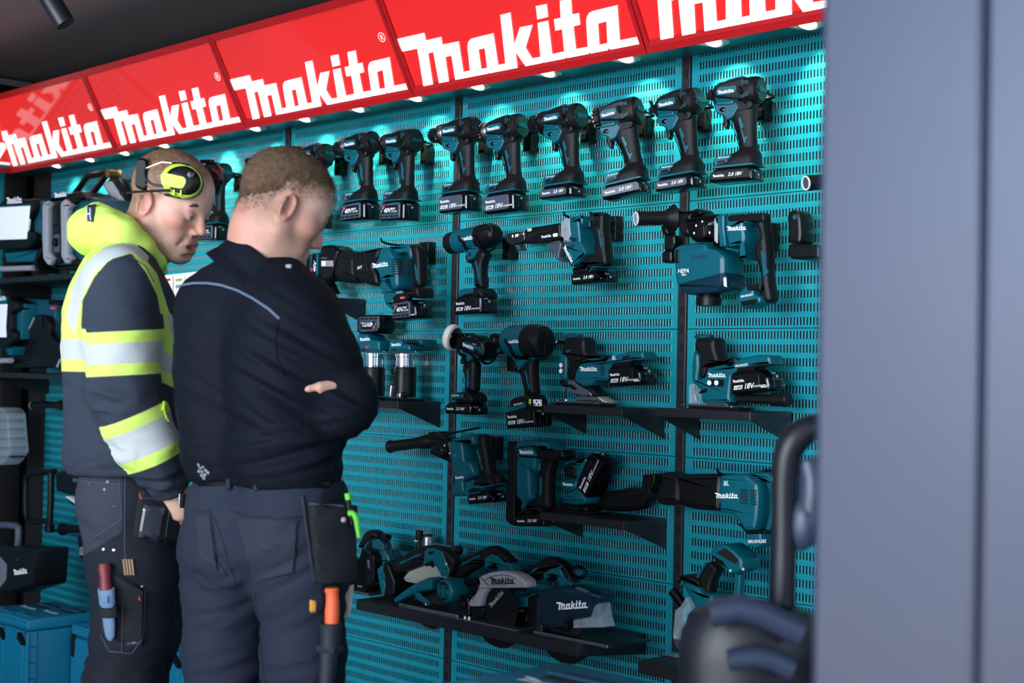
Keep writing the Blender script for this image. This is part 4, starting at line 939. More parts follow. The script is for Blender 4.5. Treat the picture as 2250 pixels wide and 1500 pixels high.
t.part('foot', [(1675, 1020), (1680, 940), (1720, 905), (1830, 885), (1960, 875), (2040, 930), (2050, 1020), (1990, 1030), (1700, 1060)], -.036, .036, BLK, .008, .006)
mb = MB(); t.prism(mb, [(1675, 1000), (1680, 975), (1700, 1000), (1850, 970), (1850, 1000), (1830, 1012), (1700, 1052), (1690, 1050)], -.0375, -.02, TEAL, .002, .003); t.prism(mb, [(1718, 975), (1845, 950), (1850, 975), (1722, 1000)], -.038, -.02, TEAL, .001, .002); mb.build('foot_trim', t.root)
mb = MB(); t.text(mb, 'BRUSHLESS', (1730, 990), (1840, 968), .0055, -.0386); mb.build('foot_print', t.root, flat=True)
mb = MB(); t.prism(mb, [(1925, 925), (2000, 925), (2005, 995), (1935, 990)], -.0368, -.03, WHT, 0, .002)
for a, c_ in ((1945, 975), (1965, 945), (1985, 978)): mb.lathe(t.q1((a, c_), -.0369), (0, -1, 0), [(0, .0030), (.0004, .0030), (.0005, .001)], HOLE, 12)
mb.prism([(t.q1((2010, 925), 0).x-.012, t.q1((2010, 925), -.037).z-.014), (t.q1((2010, 925), 0).x-.012+.0085, t.q1((2010, 925), -.037).z-.014), (t.q1((2010, 925), 0).x-.012+.0085, t.q1((2010, 925), -.037).z), (t.q1((2010, 925), 0).x-.012, t.q1((2010, 925), -.037).z)], -.0372, -.0366, mat('yellow_label', (220, 200, 40), .5), 0)
mb.build('warning_label', t.root)
battat(t, t.root, (1650, 1228), (1890, 1210), 'tall', grey=False)
o = onY(760+2060/4.6875, 680+330/4.6875, -.13)
hook('black cradle hook under the teal blower', o.x, o.z, yc=-.13, xs=(-.10, -.02), R_=.052, bx=.0)

# ---- jigsaw left
def flat_plate(t, nm, zt, x0, x1, y0, y1, m, th=.004, par=None):
    mb = MB(); mb.box(((x0+x1)/2, (y0+y1)/2, zt+th/2), (x1-x0, y1-y0, th), m, .001); return mb.build(nm, par or t.root)
t = tool('jigsaw', 'cordless jigsaw with two white side buttons near its nose, left small shelf', 'jigsaw', (350, 712), -.095, Z5)
zb = ZA-t.o.z
bx0 = t.q1((110, 690), -.035).x; bx1 = t.q1((490, 700), -.035).x
flat_plate(t, 'rubber_base_cover', zb, bx0+.02, bx1+.012, -.034, .034, BLKM, .007)
mb = MB(); mb.box(((bx0+bx1)/2, 0, zb+.0095), (bx1-bx0, .068, .004), SILV, .001); mb.box((bx0+.004, -.01, zb+.013), (.012, .05, .006), CHRM, .002)
t.prism(mb, [(310, 675), (315, 640), (470, 640), (520, 680), (500, 690)], -.028, .028, SILV, .003, .003); t.prism(mb, [(470, 650), (490, 640), (575, 690), (540, 690)], -.020, .028, BTN, .002, .002); mb.build('base_plate', t.root)
t.part('gear_bracket', [(245, 505), (300, 505), (340, 545), (440, 600), (450, 635), (390, 640), (290, 620), (250, 575)], -.022, .022, SILV, .004, .003)
t.part('rear_leg', [(400, 560), (430, 565), (490, 620), (470, 640), (430, 610)], -.024, .024, DSTL, .003, .003)
mb = MB(); t.prism(mb, [(180, 505), (245, 505), (240, 560), (210, 565), (190, 545)], -.020, .020, BLKM, .004, .004); t.prism(mb, [(245, 540), (262, 538), (310, 570), (300, 588), (250, 560)], -.030, -.015, BLKM, .003, .003); mb.build('blade_guard', t.root)
mb = MB(); q0 = t.q1((238, 560), -.002); mb.box((q0.x, 0, (q0.z+zb+.008)/2), (.007, .0014, q0.z-zb-.004), CHRM); mb.build('saw_blade', t.root)
t.part('front_housing', [(178, 500), (180, 310), (195, 285), (240, 310), (246, 400), (240, 500)], -.030, .030, TEAL, .006, .006)
h = t.part('motor_housing', [(300, 500), (310, 440), (345, 372), (400, 360), (560, 350), (600, 310), (700, 285), (760, 268), (890, 265), (905, 290), (910, 340), (800, 345), (765, 375), (745, 405), (610, 430), (590, 500), (560, 515), (470, 510), (450, 550), (380, 562), (310, 520)], -.030, .030, TEAL, .008, .006, sq=.25)
mb = MB()
for k in range(5): t.prism(mb, [(523, 372+20*k), (555, 370+20*k), (555, 380+20*k), (523, 382+20*k)], -.0304, -.02, HOLE, 0, 0)
mb.build('air_vents', h)
mb = MB(); t.logo(mb, (352, 432), (498, 432), -.0306); t.text(mb, 'BL', (618, 340), (680, 332), .011, -.0306); mb.build('lettering', h, flat=True)
mb = MB(); t.prism(mb, [(705, 310), (760, 300), (760, 330), (705, 338)], -.0312, -.02, HOLE, 0, .002); t.prism(mb, [(610, 395), (625, 365), (700, 355), (800, 342), (770, 370), (740, 395), (690, 398)], -.0310, -.02, BLKM, .001, .002); mb.build('speed_dial', h)
gp = t.part('front_grip', [(205, 180), (240, 145), (380, 150), (402, 180), (398, 230), (412, 290), (560, 298), (590, 318), (560, 352), (350, 368), (310, 430), (300, 500), (245, 500), (248, 330), (185, 290), (215, 240)], -.027, .027, BLK, .011, .010, sq=.35)
mb = MB()
for k in range(4): t.prism(mb, [(250, 400+22*k), (275, 410+22*k), (300, 398+22*k), (300, 408+22*k), (275, 421+22*k), (250, 410+22*k)], -.0280, -.02, BLKM, .0005, 0)
t.prism(mb, [(370, 345), (420, 330), (500, 322), (530, 340), (460, 348)], -.0275, -.01, TEAL, .002, .003); t.prism(mb, [(230, 275), (255, 258), (292, 248), (262, 272), (250, 282)], -.0275, -.02, TEAL, .0005, .001); mb.build('grip_inlay', gp)
mb = MB()
q = t.q1((305, 150), 0)
mb.loft([sup(q.x-.002, 0, q.z-.004, .026, .024, 2.2), sup(q.x-.002, 0, q.z+.002, .028, .026, 2.2), sup(q.x-.001, 0, q.z+.007, .024, .021, 2.2), sup(q.x, 0, q.z+.009, .010, .010, 2)], TEALD); mb.build('grip_cap', gp)
mb = MB()
for c_ in (383, 430): mb.lathe(t.q1((198, c_), -.030), (0, -1, 0), [(0, .0070), (.0015, .0068), (.002, .005), (.0022, .001)], WHT, 20)
t.prism(mb, [(178, 362), (195, 355), (215, 362), (218, 450), (205, 458), (180, 450)], -.0308, -.02, BLKM, .001, .006); mb.build('side_buttons', t.root)
battat(t, t.root, (588, 565), (842, 545), 'tall', grey=False, button=True)
# ---- jigsaw right
t = tool('jigsaw', 'jigsaw with a dust tube and clear blade guard, right small shelf', 'jigsaw', (1450, 755), -.095, Z5)
zb = onY(1648, 905, -.18).z-t.o.z
bx0 = t.q1((1172, 730), -.035).x; bx1 = t.q1((1600, 740), -.035).x
flat_plate(t, 'rubber_base_cover', zb, bx0+.03, bx1+.02, -.034, .034, BLKM, .007)
mb = MB(); mb.box(((bx0+bx1)/2, 0, zb+.0095), (bx1-bx0, .068, .004), SILV, .001); t.prism(mb, [(1390, 720), (1400, 685), (1550, 690), (1600, 740), (1560, 750), (1545, 715)], -.028, .028, SILV, .003, .003); mb.build('base_plate', t.root)
mb = MB(); t.prism(mb, [(1245, 700), (1250, 540), (1300, 535), (1300, 620), (1320, 700)], -.022, .022, CLEAR, .003, .004); mb.build('clear_guard', t.root)
mb = MB(); q0 = t.q1((1290, 560), 0); mb.box((q0.x, 0, (q0.z+zb+.008)/2), (.007, .0014, q0.z-zb-.004), CHRM); mb.build('saw_blade', t.root)
h = t.part('motor_housing', [(1272, 520), (1270, 380), (1285, 260), (1330, 290), (1335, 400), (1320, 500), (1380, 480), (1400, 400), (1600, 390), (1630, 350), (1700, 320), (1830, 295), (1940, 300), (1950, 345), (1960, 380), (1850, 385), (1800, 400), (1780, 440), (1610, 470), (1590, 640), (1600, 690), (1400, 695), (1350, 690), (1345, 600), (1300, 540)], -.030, .030, TEAL, .008, .006, sq=.2)
mb = MB(); t.logo(mb, (1408, 482), (1556, 482), -.0306); t.text(mb, 'BRUSHLESS', (1632, 400), (1740, 385), .0060, -.0306); mb.build('lettering', h, flat=True)
mb = MB(); t.prism(mb, [(1400, 500), (1545, 500), (1540, 560), (1400, 555)], -.0312, -.02, BLKM, .001, .006)
for c_ in (1420, 1478): mb.lathe(t.q1((c_, 528), -.0312), (0, -1, 0), [(0, .0068), (.0015, .0066), (.002, .005), (.0022, .001)], WHT, 20)
mb.build('side_buttons', t.root)
mb = MB(); t.prism(mb, [(1325, 605), (1375, 575), (1395, 580), (1385, 605), (1335, 618)], -.036, -.025, BLKM, .003, .003); mb.build('orbital_lever', t.root)
mb = MB(); t.prism(mb, [(1640, 450), (1650, 405), (1700, 400), (1800, 380), (1960, 372), (1960, 385), (1800, 400), (1780, 435)], -.0312, -.02, BLKM, .001, .002); mb.build('overmould', h)
gp = t.part('front_grip', [(1296, 170), (1310, 150), (1450, 155), (1470, 180), (1465, 230), (1495, 310), (1500, 325), (1670, 325), (1695, 345), (1640, 370), (1600, 390), (1400, 400), (1375, 480), (1330, 500), (1325, 430), (1340, 300), (1285, 250)], -.027, .027, BLK, .011, .010, sq=.35)
mb = MB(); q = t.q1((1385, 150), 0)
mb.loft([sup(q.x-.002, 0, q.z-.004, .025, .023, 2.2), sup(q.x-.002, 0, q.z+.002, .027, .025, 2.2), sup(q.x-.001, 0, q.z+.006, .023, .020, 2.2), sup(q.x, 0, q.z+.008, .010, .010, 2)], TEALD); t.prism(mb, [(1415, 415), (1460, 395), (1540, 378), (1580, 400), (1480, 412)], -.0275, -.01, TEAL, .002, .003); mb.build('grip_cap', gp)
battat(t, t.root, (1600, 628), (1870, 600), 'tall', grey=False, button=True)
axis_parts(t, (1600, 655), (2075, 668), [('dust_tube', BLK, [(0, .010), (.25, .011), (.70, .012), (.72, .016), (.98, .018), (1, .016)])])
# ---- fourth row: small rotary hammer
t = tool('rotary_hammer', 'compact rotary hammer with a thin depth rod and black side handle', 'rotary hammer', (780, 300), -.125, Z6)
a_ = t.q1((50, 215), -.03); 
axis_parts(t, (55, 215), (400, 170), [('side_handle', BLK, [(0, .018), (.02, .0205), (.06, .0195), (.12, .0175), (.60, .017), (.75, .021), (.90, .023), (1.0, .015)])])
mb = MB(); mb.cyl(t.q1((440, 128), -.01), t.q1((752, 68), .0), .0035, BLKM, 10); mb.build('depth_rod', t.root)
t.part('handle_clamp', [(350, 100), (400, 110), (430, 92), (440, 120), (520, 160), (500, 200), (380, 210), (340, 150)], -.024, .024, BLKM, .007, .006)
h = t.part('gear_case', [(360, 240), (400, 200), (430, 165), (520, 160), (540, 250), (535, 350), (480, 325), (420, 300), (365, 275)], -.034, .034, BLKM, .010, .008)
mb = MB(); mb.lathe(t.q1((488, 262), -.034), (0, -1, 0), [(0, .017), (.004, .016), (.005, .008), (.006, .001)], BLKG, 24)
for a, c_ in ((480, 205), (460, 240), (520, 265)): t.prism(mb, [(a-5, c_-6), (a+5, c_-6), (a+5, c_+6), (a-5, c_+6)], -.0345, -.03, WHT, 0, 0)
mb.build('mode_dial', h)
h = t.part('motor_housing', [(515, 200), (520, 155), (690, 125), (720, 130), (730, 200), (690, 215), (685, 180), (620, 190), (640, 320), (690, 330), (720, 380), (735, 440), (630, 480), (640, 560), (625, 598), (535, 600), (530, 520), (555, 490), (545, 400), (530, 330)], -.036, .036, TEAL, .008, .005, sq=.2)
mb = MB(); t.logo(mb, (563, 465), (632, 458), -.0366); t.text(mb, 'BL', (552, 290), (580, 286), .0075, -.0366, PRT); mb.build('lettering', h, flat=True)
gp = t.part('grip', [(690, 130), (740, 118), (785, 125), (792, 180), (820, 300), (840, 430), (900, 440), (935, 500), (900, 530), (740, 520), (660, 530), (740, 470), (735, 400), (715, 250), (700, 200)], -.0185, .0185, BLK, .011, .008, sq=.6)
mb = MB(); t.prism(mb, [(722, 236), (735, 232), (762, 320), (755, 350), (782, 370), (768, 405), (748, 340)], -.0195, -.01, TEAL, .0008, .001); mb.build('grip_inlay', gp)
mb = MB(); mb.lathe(t.q1((645, 163), -.034), (0, -1, 0), [(0, .0042), (.003, .004), (.004, .002)], BLKG, 12); mb.build('direction_switch', t.root)
t.part('foot', [(625, 585), (640, 490), (720, 450), (870, 440), (930, 480), (945, 530), (820, 520), (790, 530), (760, 580), (660, 600)], -.034, .034, BLK, .007, .004)
mb = MB(); t.prism(mb, [(628, 585), (645, 490), (700, 470), (715, 480), (700, 510), (770, 520), (930, 495), (930, 502), (780, 532), (740, 575), (660, 598)], -.0352, .02, TEAL, .001, .002); t.prism(mb, [(660, 555), (690, 535), (770, 535), (740, 560), (670, 575)], -.0362, -.03, BLKM, .001, .002); mb.build('foot_trim', t.root)
battat(t, t.root, (658, 662), (822, 648), 'slim', grey=False, button=True)
small_hook('black hook block behind the compact rotary hammer', 872, 210, Z6)
# ---- stapler
t = tool('cordless_stapler', 'upright stapler with a long black magazine down its left side', 'stapler', (1180, 400), -.125, Z6)
t.part('magazine', [(965, 170), (1015, 175), (1030, 200), (1030, 400), (1020, 700), (1025, 815), (985, 800), (950, 760), (950, 700), (965, 400)], -.016, .016, BLKM, .004, .004)
t.part('magazine_foot', [(945, 750), (985, 770), (1050, 815), (1030, 830), (985, 815), (950, 780)], -.012, .012, BLK, .003, .004)
h = t.part('top_housing', [(1025, 200), (1035, 170), (1080, 165), (1350, 180), (1385, 220), (1395, 240), (1230, 235), (1215, 320), (1195, 400), (1175, 420), (1160, 400), (1070, 370), (1030, 300)], -.034, .034, TEAL, .009, .006)
mb = MB(); t.prism(mb, [(1032, 225), (1045, 215), (1180, 195), (1230, 245), (1390, 240), (1400, 300), (1330, 330), (1215, 310), (1050, 300)], -.036, .02, BLKM, .006, .005); mb.build('overmould', h)
mb = MB(); t.prism(mb, [(1048, 230), (1155, 215), (1195, 270), (1190, 292), (1060, 280)], -.0375, -.03, TEAL, .001, .003); mb.build('name_panel', h)
mb = MB(); t.logo(mb, (1057, 270), (1170, 272), -.0380); mb.build('lettering', h, flat=True)
t.part('front_column', [(1030, 310), (1160, 330), (1150, 400), (1160, 560), (1180, 620), (1110, 650), (1080, 700), (1060, 700), (1075, 640), (1030, 600)], -.028, .028, TEAL, .007, .006, sq=.3)
gp = t.part('grip', [(1240, 300), (1330, 320), (1300, 420), (1290, 560), (1300, 700), (1200, 710), (1090, 690), (1110, 650), (1180, 630), (1190, 560), (1200, 450), (1190, 400)], -.0185, .0185, BLK, .010, .008, sq=.4)
mb = MB(); t.prism(mb, [(1215, 450), (1228, 448), (1232, 520), (1225, 540), (1235, 565), (1210, 615), (1212, 540)], -.0195, -.01, TEAL, .0008, .001); t.prism(mb, [(1185, 350), (1215, 340), (1215, 400), (1185, 415)], -.022, .022, TEAL, .004, .004); mb.build('grip_inlay', gp)
t.part('foot', [(1030, 745), (1045, 715), (1100, 690), (1290, 690), (1330, 700), (1320, 745), (1190, 712), (1160, 745)], -.034, .034, BLK, .006, .004)
battat(t, t.root, (1025, 832), (1195, 832), 'slim', grey=False)
# ---- sander on its shelf
t = tool('palm_sander', 'teal palm sander with a tilted black battery and a dark dust box behind', 'sander', (1480, 730), -.095, Z6)
zb = ZC-t.o.z; x0 = t.q1((1315, 710), -.04).x; x1 = t.q1((1510, 730), -.04).x+.035
mb = MB(); mb.box(((x0+x1)/2, 0, zb+.003), (x1-x0, .085, .005), BLKG, .001); mb.box(((x0+x1)/2, 0, zb+.0068), (x1-x0+.003, .088, .0015), CHRM, 0); mb.box(((x0+x1)/2, 0, zb+.015), (x1-x0-.01, .072, .013), BLKM, .004)
for k in (-.035, .035): mb.cyl(((x0+x1)/2+k, -.036, zb+.016), ((x0+x1)/2+k, -.044, zb+.016), .006, BLKM, 12)
mb.build('sanding_base', t.root)
h = t.part('body', [(1375, 650), (1385, 590), (1440, 560), (1490, 540), (1500, 460), (1480, 380), (1385, 360), (1400, 325), (1460, 310), (1620, 305), (1590, 350), (1540, 450), (1530, 540), (1600, 620), (1590, 660), (1480, 670)], -.036, .036, TEAL, .012, .01, sq=.2)
mb = MB(); t.prism(mb, [(1390, 370), (1480, 380), (1500, 420), (1500, 460), (1400, 450)], -.032, .032, BLK, .008, .006); t.prism(mb, [(1385, 350), (1400, 320), (1450, 305), (1585, 305), (1560, 318), (1440, 325)], -.034, .034, BLK, .006, .004)
for k in range(3): t.prism(mb, [(1425+20*k, 360), (1432+20*k, 335), (1440+20*k, 335), (1433+20*k, 360)], -.0370, -.03, HOLE, 0, 0); t.prism(mb, [(1410+22*k, 600), (1426+22*k, 598), (1426+22*k, 605), (1410+22*k, 607)], -.0370, -.03, HOLE, 0, 0)
mb.build('overmould', h)
t.part('front_panel', [(1400, 470), (1500, 465), (1500, 540), (1440, 560), (1405, 570)], -.038, .038, TEAL, .008, .006, parent=h)
mb = MB(); t.logo(mb, (1392, 512), (1476, 520), -.0390); mb.build('lettering', h, flat=True)
a = t.q1((1580, 608), -.036); M = Matrix.Translation((a.x-.002, 0, a.z+.002)) @ Matrix.Rotation(-math.radians(62), 4, 'Y') @ Matrix.Translation((.121, 0, .0))
M = Matrix.Translation((a.x, 0, a.z)) @ Matrix.Rotation(-math.radians(60), 4, 'Y') @ Matrix.Translation((.118, 0, .058))
batt(t.root, M, 'tall', False)
t.part('dust_box', [(1660, 600), (1700, 570), (1900, 530), (2040, 545), (2065, 590), (2010, 690), (1900, 715), (1740, 715), (1665, 680)], .010, .055, BLKM, .014, .012, ty=.01)
# ---- second reciprocating saw
t = tool('reciprocating_saw', 'teal and black reciprocating saw lying across the right-hand upright, lower row', 'power saw', (700, 250), -.125, Z8)
t.part('saw_shoe', [(155, 125), (235, 120), (235, 180), (200, 240), (230, 250), (200, 300), (170, 270), (150, 200)], -.022, .022, BLKM, .004, .006)
t.part('blade_clamp_boot', [(235, 240), (265, 200), (270, 120), (300, 108), (360, 125), (400, 135), (400, 320), (300, 335), (240, 320)], -.036, .036, BLK, .016, .010)
t.part('gear_case', [(370, 130), (450, 125), (665, 125), (670, 250), (660, 370), (500, 360), (400, 335)], -.040, .040, BLKM, .012, .008)
h = t.part('motor_housing', [(660, 130), (850, 120), (880, 150), (940, 190), (950, 300), (940, 420), (920, 500), (845, 500), (790, 440), (745, 385), (660, 370), (655, 290), (630, 280), (630, 240), (655, 235)], -.040, .040, TEAL, .010, .006, sq=.2)
mb = MB(); t.logo(mb, (635, 282), (788, 285), -.0406); t.text(mb, 'BL', (690, 200), (760, 196), .012, -.0406); mb.build('lettering', h, flat=True)
mb = MB()
for k in range(7): t.prism(mb, [(800, 222+15*k), (850, 224+15*k), (850, 231+15*k), (800, 229+15*k)], -.0405, -.03, HOLE, 0, 0); t.prism(mb, [(866, 226+15*k), (905, 230+15*k), (905, 237+15*k), (866, 233+15*k)], -.0405, -.03, HOLE, 0, 0)
mb.build('air_vents', h)
t.part('handle_frame', [(850, 120), (960, 112), (1010, 130), (1030, 200), (1020, 400), (985, 500), (955, 500), (985, 380), (985, 240), (960, 170), (880, 165)], -.020, .020, TEAL, .007, .006)
t.part('foot', [(840, 520), (980, 500), (1010, 520), (1010, 600), (905, 618), (855, 600)], -.034, .034, TEAL, .006, .005)
mb = MB(); t.text(mb, 'BRUSHLESS', (852, 578), (945, 576), .008, -.0346); mb.build('foot_print', t.root, flat=True)
t.part('foot_overmould', [(780, 450), (800, 455), (860, 500), (960, 495), (960, 520), (845, 525)], -.035, .035, BLKM, .004, .003)
small_hook('black hook block behind the lower reciprocating saw', 1000, 170, Z8)
# ------------------------------------------------------------------ circular saws on the long lower shelf
Z2b = (980, 1170, 7.145); Z3b = (1080, 1200, 7.143)
# teal saw
t = tool('circular_saw', 'teal circular saw with its round motor housing facing the room and no battery', 'circular saw', (900, 1200), -.19, Z7b)
zb = ZB-t.o.z; xL = t.q1((735, 1400), -.09).x; 
mb = MB(); x0 = onZ(868, 1337, ZB).x-t.o.x
mb.prism([(x0-.02, zb+.000), (x0+.25, zb), (x0+.25, zb+.010), (x0-.02, zb+.010)], -.075, .06, DSTL, .001); mb.prism([(x0-.018, zb+.0005), (x0+.25, zb+.0005), (x0+.25, zb+.012), (x0-.018, zb+.012)], -.078, -.072, SILV, .001); mb.prism([(x0-.006, zb+.004), (x0+.016, zb+.004), (x0+.016, zb+.008), (x0-.006, zb+.008)], -.0785, -.07, HOLE, 0)
mb.build('base_plate', t.root)
h = t.part('front_guard', [(860, 900), (960, 770), (1100, 700), (1250, 670), (1450, 640), (1550, 800), (1600, 1000), (1100, 1000), (900, 960)], -.005, .04, mat('cream_guard', (150, 148, 140), .5), .006, .006)
gp = t.part('handle', [(740, 660), (780, 620), (900, 540), (1050, 440), (1250, 360), (1400, 345), (1550, 380), (1680, 470), (1760, 560), (1800, 620), (1740, 800), (1700, 880), (1560, 850), (1500, 690), (1440, 620), (1380, 640), (1300, 700), (1260, 680), (1000, 780), (800, 830), (760, 760)], -.020, .020, BLK, .010, .008, sq=0, ty=0)
mb = MB(); t.prism(mb, [(1300, 430), (1340, 395), (1450, 395), (1600, 450), (1660, 620), (1720, 760), (1690, 880), (1580, 850), (1490, 690), (1430, 610), (1360, 630), (1270, 690), (1300, 560)], -.0215, .012, TEAL, .003, .004, ty=-.0)
t.prism(mb, [(865, 690), (925, 600), (975, 605), (1095, 540), (1120, 520), (1240, 480), (1240, 515), (1100, 570), (960, 640)], -.0208, -.01, TEAL, .001, .001, ty=0)
for k in range(4): t.prism(mb, [(880+12*k, 715+22*k), (1245, 540+26*k), (1248, 550+26*k), (884+12*k, 727+22*k)], -.0208, -.015, BLKM, 0, 0, ty=0)
mb.build('handle_trim', gp)
mb = MB()
for a, c_ in ((1328, 425), (1665, 730), (1605, 835), (810, 700)): mb.lathe(t.q1((a, c_), 0)+Vector((0, -.0215, 0)), (0, -1, 0), [(0, .0028), (.0008, .0026), (.001, .001)], BLKG, 12)
t.prism(mb, [(1375, 460), (1455, 440), (1470, 475), (1395, 505)], -.0235, -.02, BLKG, .001, .002, ty=0); mb.build('switches_and_screws', gp)
mb = MB(); t.text(mb, 'BL', (1560, 685), (1660, 680), .0085, -.0222); mb.build('lettering', gp, flat=True)
t.part('trigger', [(1280, 700), (1340, 650), (1440, 640), (1390, 730), (1345, 690)], -.010, .010, BLK, .003, .003, ty=0, sq=0)
t.part('battery_shoe', [(580, 740), (660, 640), (700, 620), (760, 680), (860, 940), (850, 1150), (800, 1190), (660, 1180), (620, 1000)], -.032, .032, BLKM, .006, .005, sq=0, ty=0)
mb = MB(); t.prism(mb, [(575, 735), (650, 670), (690, 650), (670, 780), (720, 1000), (690, 1185), (650, 1150), (610, 960)], -.035, .032, TEAL, .004, .003, ty=0); t.prism(mb, [(640, 790), (690, 770), (720, 900), (672, 925)], -.0360, -.03, TEALD, .001, .002, ty=0); mb.build('battery_rail', t.root)
h = t.part('motor_bridge', [(760, 1240), (830, 1170), (980, 1060), (1150, 960), (1330, 880), (1420, 900), (1400, 1080), (1310, 1110), (1200, 1110), (1000, 1200), (900, 1250), (780, 1310)], -.055, .0, TEAL, .008, .006, sq=0, ty=-.04)
c_ = t.q1((1560, 1110), -.075)
mb = MB(); mb.lathe(c_+Vector((0, .065, 0)), (0, -1, 0), [(0, .034), (.03, .036), (.055, .0365), (.066, .034), (.070, .028), (.071, .002)], TEAL, 40, )
h = mb.build('motor_housing', t.root)
mb = MB()
for k in range(8):
    for s_ in (-1, 1):
        zz = -.0215+.006*k; w_ = .010
        if abs(zz) > .004: mb.box(c_+Vector((s_*.014, -.0070, zz)), (w_, .003, .0028), HOLE)
for k in (-1, 0, 1):
    for s_ in (-1, 1): mb.box(c_+Vector((.006*k, -.0068, s_*.023)), (.0024, .004, .009), HOLE)
mb.lathe(c_+Vector((0, -.006, 0)), (0, -1, 0), [(0, .0095), (.003, .009), (.0035, .006), (.002, .005), (.002, .001)], TEAL, 24); mb.build('motor_grille', h)
mb = MB(); t.prism(mb, [(1040, 1160), (1100, 1125), (1150, 1180), (1230, 1240), (1290, 1290), (1290, 1350), (1230, 1360), (1180, 1300), (1100, 1260)], -.088, -.078, TEAL, .003, .004); q = t.q1((1262, 1322), -.0885); mb.lathe(q, (0, -1, 0), [(0, .0065), (.003, .006), (.0032, .004), (.002, .0035), (.002, .001)], CHRM, 18); mb.build('depth_lever', t.root)
mb = MB(); q = t.q1((1400, 1000), 0); mb.lathe(Vector((q.x-.03, .010, zb+.03)), (0, 1, 0), [(0, .072), (.002, .072)], DSTL, 48); mb.build('saw_blade', t.root)
# guards and blades that hang through the shelf slot
for nm, px in (('teal saw', 950), ):
    pass
# silver guard saw
t = tool('circular_saw', 'circular saw with a silver metal guard and black dust spout, second on the long shelf', 'circular saw', (600, 700), -.165, Z2b)
zb = ZB-t.o.z; fl = onZ(1005, 1361, ZB)-t.o
mb = MB(); mb.prism([(fl.x-.01, zb), (fl.x+.24, zb), (fl.x+.24, zb+.004), (fl.x-.01, zb+.004)], -.105, .075, SILV, .001)
for a in (.012, .03): mb.cyl((fl.x+a, -.09, zb+.004), (fl.x+a, -.09, zb+.012), .005, CHRM, 12)
mb.build('base_plate', t.root)
gp = t.part('handle', [(130, 700), (140, 590), (200, 480), (330, 380), (560, 280), (700, 205), (790, 200), (900, 260), (1000, 350), (1080, 470), (1040, 480), (900, 560), (830, 500), (740, 580), (680, 540), (620, 500), (400, 610), (290, 700)], -.020, .020, BLK, .010, .008, sq=0, ty=0)
mb = MB(); t.prism(mb, [(690, 380), (800, 320), (900, 350), (980, 440), (1090, 480), (1130, 560), (1140, 660), (900, 650), (890, 540), (850, 480), (800, 490), (720, 540), (680, 520), (680, 430)], -.0215, .016, TEAL, .004, .004, ty=0)
t.prism(mb, [(285, 530), (340, 450), (370, 455), (500, 390), (520, 370), (610, 345), (610, 375), (500, 410), (380, 480)], -.0208, -.01, TEAL, .001, .001, ty=0)
mb.lathe(t.q1((860, 305), 0)+Vector((0, -.020, 0)), (0, -1, 0), [(0, .0068), (.0024, .0068), (.0024, .0055), (.0035, .005), (.004, .002)], BLKG, 20); mb.build('handle_trim', gp)
t.part('trigger', [(700, 530), (760, 470), (850, 470), (770, 580)], -.009, .009, BLK, .003, .003, ty=0, sq=0)
h = t.part('blade_guard', [(350, 1160), (350, 1080), (400, 1020), (470, 920), (530, 800), (500, 705), (600, 650), (720, 612), (860, 598), (1000, 615), (1120, 660), (1250, 760), (1260, 870), (680, 870), (600, 950), (550, 1060), (520, 1160)], -.075, -.030, LGR, .006, .006, sq=0)
mb = MB(); t.logo(mb, (695, 808), (1080, 806), -.0758, HOLE); mb.build('lettering', h, flat=True)
mb = MB()
for p in ([(590, 750), (700, 680), (860, 655), (1000, 670), (1100, 720), (1100, 728), (1000, 680), (860, 665), (702, 690), (596, 758)], [(540, 705), (548, 700), (665, 818), (655, 825)], [(655, 818), (960, 818), (960, 826), (655, 826)], [(405, 1080), (440, 980), (530, 868), (690, 868), (690, 876), (535, 876), (448, 985), (413, 1080)]): t.prism(mb, p, -.0755, -.07, HOLE, 0, 0)
mb.build('guard_grooves', h)
mb = MB(); q = t.q1((880, 1130), -.06); mb.lathe(Vector((q.x, -.062, zb+.045)), (0, 1, 0), [(0, .066), (.002, .066)], BLKM, 48)
w = Vector((q.x-.043, -.0635, zb+.040)); mb.logo(w, .075, LGR, rot=.75); mb.build('saw_blade', t.root)
mb = MB(); a = t.q1((95, 820), -.035); b_ = t.q1((540, 770), -.035)
mb.lathe(a, b_-a, [(0, .0135), (0, .0165), (.02, .0168), (.04, .015), ((b_-a).length, .013)], BLKG, 28, cap=False); mb.lathe(a+Vector((.006, 0, 0)), (1, 0, 0), [(0, .014), (.001, .001)], HOLE, 20); t.prism(mb, [(350, 860), (520, 780), (530, 900), (400, 1000), (360, 960)], -.05, -.02, BLKG, .005, .005); mb.build('dust_spout', t.root)
mb = MB(); t.prism(mb, [(180, 1060), (240, 1050), (290, 1080), (280, 1190), (190, 1190)], -.075, -.055, BLKM, .005, .005); t.prism(mb, [(165, 980), (200, 975), (330, 1000), (330, 1040), (180, 1010)], -.075, -.06, BLKM, .004, .004); t.prism(mb, [(300, 980), (345, 1010), (365, 1200), (350, 1350), (330, 1350), (335, 1150)], -.07, -.055, DSTL, .003, .003); mb.build('depth_clamp', t.root)
t.part('lower_guard', [(370, 1170), (600, 1180), (580, 1320), (390, 1330)], -.070, -.02, BLKM, .008, .008, sq=0)
t.part('motor_housing', [(700, 900), (1100, 900), (1100, 1200), (760, 1200)], -.02, .07, TEALD, .014, .02, sq=0)
